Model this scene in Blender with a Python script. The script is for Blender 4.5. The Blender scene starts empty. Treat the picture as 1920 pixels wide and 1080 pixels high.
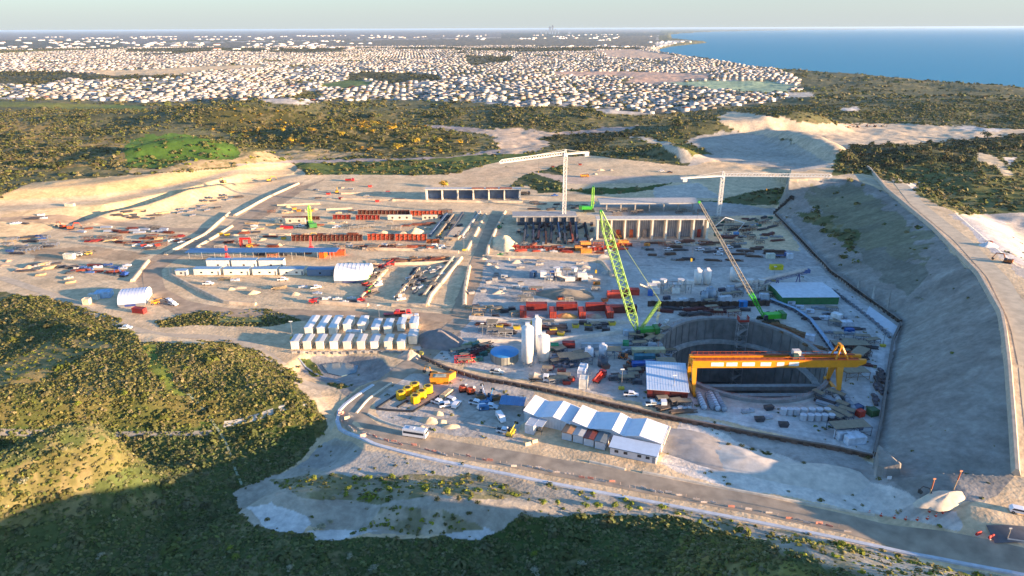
import bpy, math, random
import numpy as np
from mathutils import Matrix, Vector
random.seed(7); RN = np.random.RandomState(11)
S = bpy.context.scene; COL = S.collection
# ---------------------------------------------------------------- camera, sky, sun, exposure
CH, FPX = 120.0, 1281.0                       # camera height, focal length in pixels of a 1920 wide frame
PITCH, ROLL = math.atan(487/1281.0), 0.0039
cam_d = bpy.data.cameras.new('camera'); cam = bpy.data.objects.new('camera', cam_d); COL.objects.link(cam)
cam_d.sensor_width = 36; cam_d.lens = 36*FPX/1920; cam_d.clip_start = 1; cam_d.clip_end = 400000
FW = Vector((0, math.cos(PITCH), -math.sin(PITCH))); R0 = Vector((1,0,0)); U0 = R0.cross(FW)
UP = U0*math.cos(ROLL) + R0*math.sin(ROLL); RT = R0*math.cos(ROLL) - U0*math.sin(ROLL)
cam.matrix_world = Matrix((( RT.x,UP.x,-FW.x,0),(RT.y,UP.y,-FW.y,0),(RT.z,UP.z,-FW.z,CH),(0,0,0,1)))
S.camera = cam
SUN_EL, SUN_AZ = math.radians(7.8), math.radians(-20)     # azimuth measured from +X towards +Y
sd = Vector((math.cos(SUN_EL)*math.cos(SUN_AZ), math.cos(SUN_EL)*math.sin(SUN_AZ), math.sin(SUN_EL)))
w = bpy.data.worlds.new('World'); S.world = w; w.use_nodes = True
nt = w.node_tree; bg = nt.nodes['Background']
sky = nt.nodes.new('ShaderNodeTexSky'); sky.sky_type = 'NISHITA'; sky.sun_disc = False
sky.sun_elevation = SUN_EL; sky.sun_rotation = math.pi/2 - SUN_AZ
sky.altitude = 100; sky.air_density = 1.0; sky.dust_density = 0.6; sky.ozone_density = 2.5
tcw = nt.nodes.new('ShaderNodeTexCoord'); sx = nt.nodes.new('ShaderNodeSeparateXYZ'); nt.links.new(tcw.outputs['Generated'], sx.inputs[0])
mr = nt.nodes.new('ShaderNodeMapRange'); mr.interpolation_type = 'SMOOTHSTEP'; mr.inputs[1].default_value = -.02; mr.inputs[2].default_value = .16; mr.inputs[3].default_value = .95; mr.inputs[4].default_value = 0.0
nt.links.new(sx.outputs[2], mr.inputs[0])
mw = nt.nodes.new('ShaderNodeMix'); mw.data_type = 'RGBA'; mw.inputs[7].default_value = (1.72, 1.89, 1.96, 1)     # the pale even band of air above the horizon
tn = nt.nodes.new('ShaderNodeMix'); tn.data_type = 'RGBA'; tn.blend_type = 'MULTIPLY'; tn.inputs[0].default_value = 1; tn.inputs[7].default_value = (.80, 1.0, 1.22, 1); nt.links.new(sky.outputs[0], tn.inputs[6])
nt.links.new(mr.outputs[0], mw.inputs[0]); nt.links.new(tn.outputs[2], mw.inputs[6]); nt.links.new(mw.outputs[2], bg.inputs[0]); bg.inputs[1].default_value = 0.105
sl = bpy.data.lights.new('sun', 'SUN'); so = bpy.data.objects.new('sun', sl); COL.objects.link(so)
sl.energy = 5.0; sl.angle = math.radians(0.55); sl.color = (1.0, 0.69, 0.43)
so.rotation_euler = sd.to_track_quat('Z', 'Y').to_euler(); so.location = (300,-100,300)
S.view_settings.view_transform = 'Standard'; S.view_settings.look = 'None'
S.view_settings.exposure = 1.83; S.view_settings.gamma = 1
S.cycles.max_bounces = 5; S.cycles.diffuse_bounces = 3; S.cycles.volume_bounces = 0
# ---------------------------------------------------------------- pixel <-> place helpers
def ray(u, v):
    d = FW*FPX + RT*(u-960) - UP*(v-540); return d
def P(u, v, z=0.0):
    d = ray(u, v); t = (z-CH)/d.z if d.z < -1e-6 else 1e5
    return (d.x*t, d.y*t)
def project(x, y, z):
    zz = z-CH
    f = x*FW.x + y*FW.y + zz*FW.z; r = x*RT.x + y*RT.y + zz*RT.z; q = x*UP.x + y*UP.y + zz*UP.z
    f = np.maximum(f, 1e-3)
    return 960 + FPX*r/f, 540 - FPX*q/f
def W(pts, z=0.0): return np.array([P(a[0], a[1], a[2] if len(a) > 2 else z) for a in pts])
def lin(c):
    return tuple(((k/255)/12.92 if k <= 10 else (((k/255)+.055)/1.055)**2.4) for k in c[:3])
def _hash(ix, iy, s):
    n = (ix*374761393 + iy*668265263 + s*1442695041) & 0xffffffff
    n = ((n ^ (n >> 13))*1274126177) & 0xffffffff
    return ((n ^ (n >> 16)) & 0xffff)/65535.0
def vn(x, y, sc, s=0):
    x = np.asarray(x, float)/sc; y = np.asarray(y, float)/sc
    ix = np.floor(x).astype(np.int64); iy = np.floor(y).astype(np.int64); fx = x-ix; fy = y-iy
    fx = fx*fx*(3-2*fx); fy = fy*fy*(3-2*fy)
    a = _hash(ix,iy,s); b = _hash(ix+1,iy,s); c = _hash(ix,iy+1,s); d = _hash(ix+1,iy+1,s)
    return (a+(b-a)*fx)*(1-fy)+(c+(d-c)*fx)*fy
def fbm(x, y, sc, s=0, o=3):
    r = 0; a = .5; t = 0
    for k in range(o): r = r + a*vn(x, y, sc/2**k, s+k*17); t += a; a *= .5
    return r/t
def sst(t): t = np.clip(t, 0, 1); return t*t*(3-2*t)
def dseg(x, y, pl, closed=False):
    n = len(pl); best = None
    for i in range(n if closed else n-1):
        ax, ay = pl[i]; bx, by = pl[(i+1) % n]; dx, dy = bx-ax, by-ay; L = dx*dx+dy*dy+1e-9
        t = np.clip(((x-ax)*dx+(y-ay)*dy)/L, 0, 1); d = (x-ax-t*dx)**2+(y-ay-t*dy)**2
        best = d if best is None else np.minimum(best, d)
    return np.sqrt(best)
def inside(x, y, pl):
    c = np.zeros(np.shape(x), bool); n = len(pl)
    for i in range(n):
        ax, ay = pl[i]; bx, by = pl[(i+1) % n]
        if ay == by: continue
        c ^= ((ay > y) != (by > y)) & (x < (bx-ax)*(y-ay)/(by-ay)+ax)
    return c
# ---------------------------------------------------------------- the lie of the land
BASE = W([(1478,345),(1462,372),(1452,402),(1560,512),(1626,560),(1690,607),(1665,700),(1640,862)])
TOP = np.array([P(*a, 21) for a in [(1478,338),(1540,334),(1602,338),(1660,362),(1745,432),(1830,520),(1870,590)]] +
               [P(1885,690,19), P(1892,790,13), P(1899,890,8)])
HTOP = 21.0
EMB = np.vstack([BASE, [P(1700,902,3)], TOP[::-1]])
PLAT = np.vstack([TOP, [P(2150,885,8)], [P(2300,800,14)], [P(2300,600,20)], [P(2050,560,20)], [P(1905,500,20)], [P(1790,400,20)], [P(1700,350,19)], [P(1620,322,18)], [P(1560,312,18)], [P(1480,325,18)]])
SITE = W([(-400,395),(0,392),(190,372),(330,350),(450,318),(560,325),(840,328),(950,300),(1100,278),(1290,312),(1440,335),(1478,345),(1452,402),(1560,512),(1690,607),(1665,700),(1640,862),
          (1640,900),(1750,960),(1920,1050),(2100,1100),(1900,1075),(1600,1012),(1300,955),(1000,905),(800,860),(700,835),(625,790),(640,740),(560,700),(490,650),(250,615),(120,556),(0,515),(-300,440)])
SC, SRX, SRY, SDEP = (P(1404,690)[0], 240.0), 30.5, 35.0, 30.0     # the shaft
def bumpf(x, y, cx, cy, rx, ry, a, h, p=1.0):
    c, s = math.cos(math.radians(a)), math.sin(math.radians(a))
    dx, dy = x-cx, y-cy; u = (dx*c+dy*s)/rx; v = (-dx*s+dy*c)/ry
    return h*np.exp(-(u*u+v*v)**p)
def pb(u, v, z=0): return P(u, v, z)
BUMPS = []
def B(u, v, rx, ry, a, h, p=1.0): BUMPS.append((*P(u, v, 0), rx, ry, a, h, p))
# dunes and mounds beyond the site
B(1210,300,48,24,0,17,1.6); BUMPS += [(303,712,20,105,0,15,1.5),(250,832,66,20,0,13,1.5),(360,860,60,26,20,12,1.4)]; B(1450,245,80,36,-20,10,1.5)
B(430,232,110,60,12,16,1.4); B(150,232,120,50,8,13,1.4); B(650,222,120,60,-8,15,1.4); B(900,226,110,50,0,12,1.4); B(1090,228,90,45,5,11,1.3); B(270,262,60,36,0,8); B(60,262,60,36,0,8); B(600,262,50,30,0,7); B(340,312,60,30,6,12,1.3); B(120,300,120,70,0,10); B(800,262,90,60,0,9); B(660,255,60,50,0,9)
B(1000,235,120,60,0,10); B(1230,232,90,40,0,9); B(1640,285,70,60,0,4); B(1790,310,90,60,0,5)
B(1830,345,38,30,0,4); B(1700,300,40,22,0,4); B(500,225,120,70,0,8); B(1560,215,160,80,0,9); B(1800,200,200,100,0,12)
# dunes in front and beneath the camera; unseen ones placed to shade the foreground
BUMPS += [(66,82,46,40,20,26,1.0),(-148,141,48,17,28,17,1.3),(-112,161,18,10,28,10,1.6),(52,115,20,9,10,5,1.2),(-10,149,24,8,-6,5.5,1.2),(-62,152,14,5,10,2.5,1.0),(0,60,70,34,0,15,1.0),(-60,46,70,34,0,13,1.0),(150,48,70,38,0,22,1.0),(-172,66,60,40,0,8,1.0)]
VAL = W([(-300,815),(0,812),(200,800),(420,795),(590,806),(600,840),(520,872),(430,925),(330,960),(290,860),(250,835),(0,870),(-300,920)])
POND = W([(585,672),(640,670),(690,680),(700,700),(650,712),(600,705),(560,690)])
LB_TOP = W([(-500,420),(0,392),(190,380),(330,355),(450,322),(548,312)], 7)
LB_BOT = W([(-500,500),(0,468),(130,418),(260,392),(420,350),(560,326)])
LB_PLAT = W([(-500,420),(0,392),(190,380),(330,355),(450,322),(548,312),(560,300),(400,290),(240,310),(0,330),(-500,340)], 7)
COAST = W([(3200,260),(1920,168),(1800,160),(1700,152),(1560,139),(1440,130),(1350,115),(1290,106),(1240,98),(1234,92),(1262,86),(1330,79),(1262,73),(1258,64),(1310,60),(1420,57.3)], -15)
COASTP = np.vstack([COAST, [[60000, 90000]], [[90000, 3000]]])
def H(x, y):
    x = np.asarray(x, float); y = np.asarray(y, float)
    ds = dseg(x, y, SITE, True); ins = inside(x, y, SITE)
    out = np.where(ins, 0.0, sst(ds/22)); near = np.where(y < 380, 1.0, 0.0)
    far = sst((y-520)/500)
    z = out*((fbm(x, y, 38, 3)-.5)*5*(1-.3*far) + (fbm(x, y, 11, 5, 2)-.5)*1.2)
    z = z + out*far*((fbm(x, y, 210, 9)-.45)*20)*(1-.75*sst((y-1500)/1500)) - 6*sst((y-900)/500)*sst((9000-y)/4000)
    z = z + np.where(ins, (fbm(x, y, 14, 8, 2)-.5)*.35, 0)
    for b in BUMPS: z = z + bumpf(x, y, *b)*(.12+.88*out)
    # scrub hill on the left in front of the site
    z = z + out*bumpf(x, y, -150, 232, 80, 45, 10, 9)*1.0 + out*bumpf(x, y, -72, 205, 22, 20, 0, 3)
    dv = dseg(x, y, VAL, True); wv = np.where(inside(x, y, VAL), 1.0, sst(1-dv/14)); z = z*(1-.6*wv) - 6.0*wv
    dp = dseg(x, y, POND, True); wp = np.where(inside(x, y, POND), 1.0, sst(1-dp/7)); z = z - 2.5*wp
    # left batter
    a, b = dseg(x, y, LB_BOT), dseg(x, y, LB_TOP); poly = np.vstack([LB_BOT, LB_TOP[::-1]])
    te = sst((P(556,315)[0]-x)/45)*.9+.1; z = np.where(inside(x, y, poly), 5.5*te*a/(a+b+1e-6), z)
    ip = inside(x, y, LB_PLAT); dpp = dseg(x, y, LB_PLAT, True)
    dl = dseg(x, y, LB_TOP); z = np.where(ip, 5.5*te+6.5*te*sst((dl-14)/30)+z*sst((dl-12)/28), z + np.where(inside(x,y,poly),0,12*te*sst(1-dpp/40)*sst(dseg(x,y,poly,True)/15)*np.where(y>200,1,0)))
    # right embankment
    a, b = dseg(x, y, BASE), dseg(x, y, TOP); k = a/(a+b+1e-6); ie = inside(x, y, EMB)
    ht = np.interp(y, [140,153,171,194,216], [6.5,8,13,19,HTOP])
    ze = ht*k + (fbm(x, y, 14, 21, 2)-.5)*.5*np.minimum(np.minimum(a, b), 12)/12
    ipl = inside(x, y, PLAT); dpl = dseg(x, y, PLAT, True)
    fr = (np.abs(x) > 0)
    zr = np.where(ipl, ht, z + (ht-1-z*.5)*sst(1-dpl/60)*np.where(x > 60, 1, 0)*np.where(ins | (y < 160), 0, 1))
    z = np.where(ie, np.maximum(ze, 0), zr)
    # the ground at the lower right climbs to meet the end of the embankment
    q = W([(1800,915,6),(1900,897,7),(2300,890,8),(2300,1100,6),(1950,1010,6),(1840,960,5)])
    dq = dseg(x, y, q, True); wq = np.where(inside(x, y, q), 1.0, sst(1-dq/26)); wq = np.where(ie | ipl, 0, wq)
    zt = 6.0+1.5*sst((y-128)/20); z = z*(1-wq) + zt*wq*sst((x-60)/40) + z*wq*(1-sst((x-60)/40))
    # the coast
    dc = dseg(x, y, COASTP); ic = inside(x, y, COASTP)
    z = np.where(ic, -26 - np.minimum(dc*.05, 30), z + (-26+22*np.clip(dc/60,0,1) - z)*sst(1-dc/120)*np.where(y>900,1,0)*.9)
    # the shaft
    rr = ((x-SC[0])/SRX)**2+((y-SC[1])/SRY)**2
    z = np.where(rr < 1.02, -SDEP-.3, z)
    return z
_hc = {}
def G(u, v, dz=0.0):
    """the place on the ground that the photograph shows at pixel (u, v)"""
    z = 0.0
    for _ in range(4):
        x, y = P(u, v, z+dz); zn = float(H(np.array([x]), np.array([y]))[0]); zn = max(zn, -12)
        z = .5*z+.5*zn if _ > 1 else zn
    x, y = P(u, v, z+dz); return Vector((x, y, z))
# ---------------------------------------------------------------- materials
MC = {}
def M(c, rough=.75, metal=0.0, dirt=.16, sc=.6, name=None):
    key = (tuple(c), rough, metal, dirt, sc)
    if key in MC: return MC[key]
    m = bpy.data.materials.new(name or 'paint'); m.use_nodes = True; n = m.node_tree.nodes; l = m.node_tree.links
    b = n['Principled BSDF']; b.inputs['Roughness'].default_value = rough; b.inputs['Metallic'].default_value = metal
    tc = n.new('ShaderNodeTexCoord'); nz = n.new('ShaderNodeTexNoise'); nz.inputs['Scale'].default_value = sc; nz.inputs['Detail'].default_value = 4
    l.new(tc.outputs['Object'], nz.inputs['Vector'])
    r = n.new('ShaderNodeMapRange'); r.inputs[1].default_value = .3; r.inputs[2].default_value = .7; r.inputs[3].default_value = 1-dirt*1.6; r.inputs[4].default_value = 1+dirt*.6
    l.new(nz.outputs[0], r.inputs[0])
    mx = n.new('ShaderNodeMix'); mx.data_type = 'RGBA'; mx.blend_type = 'MULTIPLY'; mx.inputs[0].default_value = 1
    mx.inputs[6].default_value = (*lin(c), 1); l.new(r.outputs[0], mx.inputs[7]); l.new(mx.outputs[2], b.inputs['Base Color'])
    MC[key] = m; return m
def attr_mat(name, rough, sc, amp, bump=0.0, bsc=1.0, trans=0.0, sc2=None):
    m = bpy.data.materials.new(name); m.use_nodes = True; n = m.node_tree.nodes; l = m.node_tree.links
    b = n['Principled BSDF']; b.inputs['Roughness'].default_value = rough
    b.inputs['Specular IOR Level'].default_value = .15
    a = n.new('ShaderNodeAttribute'); a.attribute_name = 'Col'
    g = n.new('ShaderNodeNewGeometry'); nz = n.new('ShaderNodeTexNoise'); nz.inputs['Scale'].default_value = sc; nz.inputs['Detail'].default_value = 5; nz.inputs['Roughness'].default_value = .65
    l.new(g.outputs['Position'], nz.inputs['Vector'])
    r = n.new('ShaderNodeMapRange'); r.inputs[1].default_value = .3; r.inputs[2].default_value = .7; r.inputs[3].default_value = 1-amp; r.inputs[4].default_value = 1+amp
    l.new(nz.outputs[0], r.inputs[0])
    mx = n.new('ShaderNodeMix'); mx.data_type = 'RGBA'; mx.blend_type = 'MULTIPLY'; mx.inputs[0].default_value = 1
    l.new(a.outputs['Color'], mx.inputs[6]); l.new(r.outputs[0], mx.inputs[7]); l.new(mx.outputs[2], b.inputs['Base Color'])
    if sc2:
        n3 = n.new('ShaderNodeTexNoise'); n3.inputs['Scale'].default_value = sc2; n3.inputs['Detail'].default_value = 7; n3.inputs['Roughness'].default_value = .7; n3.inputs['Distortion'].default_value = 1.2
        l.new(g.outputs['Position'], n3.inputs['Vector']); r3 = n.new('ShaderNodeMapRange'); r3.inputs[1].default_value = .33; r3.inputs[2].default_value = .67; r3.inputs[3].default_value = .80; r3.inputs[4].default_value = 1.14
        l.new(n3.outputs[0], r3.inputs[0]); m3 = n.new('ShaderNodeMix'); m3.data_type = 'RGBA'; m3.blend_type = 'MULTIPLY'; m3.inputs[0].default_value = 1; l.new(mx.outputs[2], m3.inputs[6]); l.new(r3.outputs[0], m3.inputs[7]); l.new(m3.outputs[2], b.inputs['Base Color'])
    if bump:
        n2 = n.new('ShaderNodeTexNoise'); n2.inputs['Scale'].default_value = bsc; n2.inputs['Detail'].default_value = 6
        l.new(g.outputs['Position'], n2.inputs['Vector']); bp = n.new('ShaderNodeBump'); bp.inputs['Strength'].default_value = bump; bp.inputs['Distance'].default_value = .5
        l.new(n2.outputs[0], bp.inputs['Height']); l.new(bp.outputs[0], b.inputs['Normal'])
    return m
# ---------------------------------------------------------------- what covers the ground, and where
SAND, PALE, ROAD, SCRUB, DARK, GRASS, BATTER, SUB, SPARSE, WATTLE, TREES = range(11)
PAL = {SAND:(220,192,152), PALE:(214,202,186), ROAD:(176,158,138), SCRUB:(112,106,62), DARK:(98,102,60), GRASS:(92,110,54), BATTER:(156,149,138),
       SUB:(184,178,168), SPARSE:(186,174,156), WATTLE:(84,82,44), TREES:(66,70,42)}
PT = []
def A(cls, pts, col=None, rag=1.0): PT.append((cls, np.array(pts, float), lin(col) if col else lin(PAL[cls]), rag))
# far country
A(SUB, [(-900,100),(0,100),(230,92),(330,78),(700,74),(900,66),(1235,60),(1236,92),(1300,104),(1440,124),(1500,150),(1500,178),(1440,192),(1330,206),(1200,216),(1150,214),(1090,198),(980,200),(880,190),(700,186),(560,196),(470,188),(250,192),(120,186),(-900,190)])
A(TREES, [(-900,57),(0,59),(480,57),(960,55),(1240,56),(1235,64),(960,70),(700,74),(330,76),(230,86),(-900,92)], (122,116,112))  # haze is painted into the grey of this farthest band
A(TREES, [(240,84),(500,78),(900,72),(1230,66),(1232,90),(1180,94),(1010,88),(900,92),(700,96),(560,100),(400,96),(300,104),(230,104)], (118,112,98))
A(TREES, [(-900,136),(0,134),(115,134),(160,142),(80,160),(-900,158)]); A(TREES, [(115,134),(170,138),(360,142),(300,149),(150,152)])
A(SAND, [(150,131),(250,131),(400,123),(500,121),(490,128),(380,134),(340,141),(200,141)], (226,196,150))
A(SAND, [(1030,134),(1180,134),(1330,138),(1330,149),(1230,158),(1170,155),(1190,146),(1040,141)], (206,172,146))
A(SAND, [(1010,90),(1180,91),(1270,104),(1250,112),(1140,108),(1130,98),(1010,95)], (206,178,150))
A(GRASS, [(600,158),(650,150),(705,152),(690,164),(610,166)], (98,116,66)); A(GRASS, [(1240,156),(1330,151),(1440,152),(1500,162),(1470,174),(1330,168)], (148,170,140))
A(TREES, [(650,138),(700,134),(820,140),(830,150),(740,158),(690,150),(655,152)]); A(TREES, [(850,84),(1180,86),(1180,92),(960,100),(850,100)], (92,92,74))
A(TREES, [(870,104),(960,106),(960,116),(880,124)], (92,92,74)); A(TREES, [(1240,92),(1300,103),(1440,123),(1440,128),(1300,108),(1230,97)])
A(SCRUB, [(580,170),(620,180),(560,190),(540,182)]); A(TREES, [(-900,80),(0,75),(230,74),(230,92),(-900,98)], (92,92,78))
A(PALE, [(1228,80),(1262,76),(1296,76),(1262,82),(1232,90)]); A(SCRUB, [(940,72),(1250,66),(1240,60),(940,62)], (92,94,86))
# fields and tracks of the middle ground
A(GRASS, [(-300,190),(0,190),(180,196),(280,204),(270,208),(0,200),(-300,198)], (116,120,62)); A(GRASS, [(190,196),(272,198),(270,206),(200,206)], (108,122,60))
A(SCRUB, [(-300,225),(0,225),(120,240),(230,262),(250,300),(0,330),(-300,340)], (142,122,76))
A(WATTLE, [(330,205),(470,198),(600,215),(800,235),(905,265),(880,288),(700,290),(500,270),(380,240)])
A(GRASS, [(232,268),(270,252),(350,252),(440,270),(455,288),(440,300),(350,300),(300,316),(235,312)], (82,112,44))
A(SPARSE, [(455,284),(600,282),(700,290),(560,302),(440,310),(330,322),(240,326),(236,315),(310,316),(360,298),(440,300)], (184,160,120))
A(ROAD, [(440,308),(560,300),(700,298),(850,294),(905,285),(960,276),(1000,256),(920,250),(800,240),(802,233),(930,243),(1030,250),(1160,238),(1200,235),(1180,244),(1040,256),(1010,278),(950,290),(900,296),(700,304),(560,307),(450,314)], (170,156,146))
A(SAND, [(880,245),(960,240),(1060,250),(1010,285),(960,290),(930,275),(930,258)], (200,178,152))
A(TREES, [(1010,258),(1040,252),(1180,247),(1260,262),(1200,262),(1140,270),(1100,284),(1050,276)])
A(SCRUB, [(1110,286),(1130,270),(1170,260),(1230,262),(1280,275),(1300,300),(1270,306),(1200,306),(1130,296)], (100,102,70))
A(PALE, [(1172,254),(1250,266),(1290,282),(1302,304),(1278,306),(1268,288),(1240,272)], (206,190,164)); A(GRASS, [(1180,248),(1280,262),(1330,290),(1330,304),(1306,304),(1290,282),(1250,264)], (112,112,54))
A(PALE, [(1290,262),(1330,250),(1380,247),(1440,254),(1500,272),(1560,300),(1590,322),(1470,328),(1290,312),(1300,290),(1340,290),(1296,272)], (184,174,158))
A(PALE, [(1345,218),(1372,209),(1480,222),(1520,232),(1580,232),(1700,232),(1820,238),(1990,246),(1990,262),(1860,262),(1790,268),(1700,270),(1640,275),(1580,290),(1570,320),(1540,300),(1480,262),(1400,250),(1352,232)], (214,192,160))
A(PALE, [(1470,176),(1520,172),(1530,180),(1480,184)], (190,184,170)); A(PALE, [(1575,203),(1610,200),(1615,207),(1580,209)])
# the construction site
A(SAND, [(-500,350),(0,372),(62,342),(250,328),(400,318),(470,310),(550,306),(575,328),(845,328),(950,298),(1060,294),(1110,292),(1290,312),(1345,300),(1500,322),(1560,312),(1620,325),(1700,352),(1800,400),(1930,400),(2200,420),(2200,1300),(1700,1100),(1560,1040),(1300,985),(1160,960),(960,965),(800,1010),(600,1010),(430,930),(560,862),(620,800),(560,705),(480,652),(250,640),(240,612),(100,560),(-500,480)], rag=.7)
A(GRASS, [(555,308),(575,322),(600,328),(800,328),(850,322),(950,300),(1000,290),(960,286),(860,294),(700,303),(560,305)], (88,102,50))
A(SAND, [(0,366),(62,342),(250,328),(400,320),(470,308),(540,306),(440,318),(330,346),(180,366),(0,376)], (222,186,134), .3)
A(SAND, [(0,402),(190,378),(330,354),(450,322),(548,312),(560,326),(420,352),(260,394),(120,422),(0,470)], (222,192,146), .3)
A(DARK, [(948,312),(1060,310),(1055,360),(1010,362),(990,345),(975,352),(955,350),(985,325),(950,330)], (62,76,44)); A(GRASS, [(1060,358),(1120,352),(1200,352),(1260,342),(1230,356),(1120,366)], (70,92,40))
A(GRASS, [(1225,378),(1340,376),(1470,358),(1480,372),(1440,385),(1230,386)], (66,90,38)); A(SCRUB, [(1360,372),(1420,356),(1490,352),(1480,384),(1370,384)], (96,104,64))
A(PALE, [(1225,372),(1225,352),(1310,342),(1350,372)], (206,190,172)); A(PALE, [(845,326),(1050,300),(1100,300),(900,345),(840,350)], (214,184,146))
A(ROAD, [(990,320),(1060,330),(1280,330),(1300,342),(1060,345)], (200,176,152))
# site floor, grey working platform on the shaded side
A(SAND, [(905,480),(1130,488),(1500,470),(1470,410),(1450,402),(1560,512),(1690,607),(1665,700),(1640,860),(1300,775),(950,705),(800,668),(790,640),(850,600),(860,560),(880,500)], (196,188,178), .6)
A(ROAD, [(905,482),(960,482),(1130,492),(1150,540),(1130,590),(1000,600),(880,596),(868,580),(880,520)], (186,178,166)); A(PALE, [(1100,388),(1130,380),(1330,378),(1460,392),(1460,404),(1100,404)], (178,170,160))
A(ROAD, [(1060,445),(1500,470),(1540,500),(1200,500),(1150,480)], (176,168,160))
A(PALE, [(1500,515),(1560,520),(1700,640),(1670,700),(1640,830),(1560,800),(1600,700),(1620,640)], (198,194,188)); A(PALE, [(1170,640),(1200,760),(1560,830),(1630,845),(1640,800),(1500,770),(1340,760)], (204,200,194))
# haul roads inside the site
A(ROAD, [(0,408),(110,404),(200,412),(330,428),(420,430),(470,400),(560,350),(610,335),(560,362),(470,425),(400,470),(350,478),(300,500),(290,530),(330,560),(420,580),(560,580),(760,590),(840,598),(858,560),(905,470),(930,400),(912,470),(900,530),(880,580),(868,612),(790,700),(700,740),(655,765),(655,795),(690,812),(640,800),(625,780),(650,745),(740,690),(800,640),(780,615),(560,600),(330,592),(262,545),(250,520),(290,480),(390,440),(200,420),(0,416)], (178,154,126), .6)
A(ROAD, [(60,470),(170,462),(290,478),(240,490),(150,484),(60,492)], (186,158,124))
A(ROAD, [(560,600),(700,596),(800,615),(850,640),(790,655),(640,600)], (186,160,132))
A(BATTER, [(800,620),(830,612),(860,625),(855,645),(810,652),(788,648)], (146,138,132)); A(PALE, [(770,650),(800,650),(900,680),(1000,700),(960,712),(850,680),(790,668)], (206,196,182))
# yard of the yellow tanks and cars
A(PALE, [(700,760),(760,700),(850,696),(1000,735),(980,830),(830,815),(720,795)], (190,180,166))
A(BATTER, [(600,665),(700,668),(740,690),(650,742),(560,690),(570,675)], (160,154,146)); A(GRASS, [(560,672),(585,672),(612,700),(590,706)], (84,96,50)); A(GRASS, [(610,716),(645,716),(650,728),(618,728)], (84,96,50))
# sand heap right of the offices
A(PALE, [(1230,870),(1275,790),(1330,790),(1640,870),(1700,920),(1800,960),(1800,990),(1600,960),(1400,920)], (220,208,192)); A(SCRUB, [(1395,838),(1450,850),(1440,856),(1400,848)]); A(BATTER, [(1300,790),(1600,852),(1650,880),(1720,930),(1560,880),(1400,835)], (176,168,158))
# the big batter and what lies above it
A(BATTER, [(1478,338),(1602,336),(1660,360),(1745,430),(1830,518),(1872,590),(1887,690),(1897,800),(1902,895),(1850,940),(1720,935),(1640,880),(1640,862),(1665,700),(1690,607),(1560,512),(1452,402)], None, .5)
A(SCRUB, [(1485,395),(1540,400),(1620,450),(1660,490),(1640,500),(1560,440)], (96,102,66), 3); A(BATTER, [(1500,350),(1600,345),(1660,380),(1740,450),(1700,520),(1600,450),(1520,385)], (132,130,104), 4); A(BATTER, [(1600,460),(1680,470),(1740,520),(1700,560),(1640,520)], (128,126,112), 3)
A(BATTER, [(1560,512),(1690,607),(1672,612),(1560,525),(1470,420),(1455,402),(1475,400)], (176,170,160), .5)
A(ROAD, [(1540,322),(1600,325),(1665,345),(1760,405),(1850,490),(1930,570),(2050,640),(2200,1300),(1905,895),(1895,690),(1880,590),(1840,515),(1750,428),(1664,356),(1600,332)], (196,178,150), .25)
A(SAND, [(1780,400),(1930,398),(2200,410),(2200,560),(1960,560),(1860,470)], (206,190,170)); A(PALE, [(1790,405),(1880,412),(1925,470),(1925,500),(1860,470)], (196,190,184))
A(SCRUB, [(1560,330),(1566,290),(1600,272),(1700,272),(1820,262),(1930,250),(2200,240),(2200,400),(1920,398),(1800,402),(1740,375),(1690,345),(1620,325)], (112,112,62), .8)
A(TREES, [(1566,300),(1600,272),(1700,270),(1800,262),(1930,250),(1930,285),(1850,280),(1800,310),(1730,300),(1700,315),(1600,320)])
A(PALE, [(1690,345),(1725,340),(1720,360),(1698,358)]); A(PALE, [(1800,235),(1880,240),(1870,248),(1800,245)]); A(PALE, [(1830,285),(1860,290),(1885,310),(1900,330),(1885,330),(1860,310),(1840,305)], (196,180,150)); A(PALE, [(1880,295),(1905,295),(1890,315)])
# scrub in front
A(SCRUB, [(-600,540),(0,545),(110,562),(235,604),(262,650),(300,660),(320,645),(430,640),(490,655),(545,700),(575,712),(565,740),(590,770),(615,790),(610,815),(560,862),(440,930),(300,1000),(-600,1100)], (118,110,64))
A(SAND, [(555,712),(610,722),(600,745),(640,790),(625,810),(590,760)], (206,186,156))
A(SCRUB, [(290,602),(370,585),(500,578),(570,600),(500,612),(380,610),(300,612)], (78,76,52), .6); A(GRASS, [(415,583),(495,580),(492,604),(410,604)], (150,146,92), .3); A(GRASS, [(262,645),(285,650),(330,715),(350,740),(330,740),(290,700)], (112,124,56)); A(GRASS, [(380,790),(420,800),(470,905),(440,915),(400,850)], (74,96,44))  # dark scrub strip, with the shade of its bank put into the colour
A(SPARSE, [(-600,690),(0,690),(90,640),(160,660),(60,720),(-600,740)], (150,132,84)); A(SPARSE, [(140,635),(190,635),(210,655),(150,655)], (158,138,92))
A(DARK, [(-600,800),(0,798),(200,800),(420,800),(500,800),(590,800),(600,830),(560,862),(430,930),(450,960),(500,1000),(620,1012),(700,1010),(800,1012),(900,1012),(950,985),(1000,970),(1100,965),(1250,968),(1400,1012),(1520,1040),(1640,1085),(2200,1500),(-600,1500)], (80,90,50))  # dark foreground scrub, with the dune shade painted into its green
A(SCRUB, [(-600,960),(0,880),(200,825),(265,815),(270,865),(200,890),(100,950),(60,985),(-600,1100)], (112,106,64)); A(SCRUB, [(1270,1010),(1350,1000),(1450,1030),(1600,1090),(1600,1300),(1200,1300)], (136,128,64))  # sunlit crests painted lighter than the shaded scrub around them
A(PALE, [(425,930),(455,912),(560,870),(640,820),(700,845),(900,880),(1100,930),(1240,968),(1100,965),(980,968),(950,985),(900,1008),(800,1000),(700,1005),(560,985),(480,985)], (182,170,150))
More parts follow.
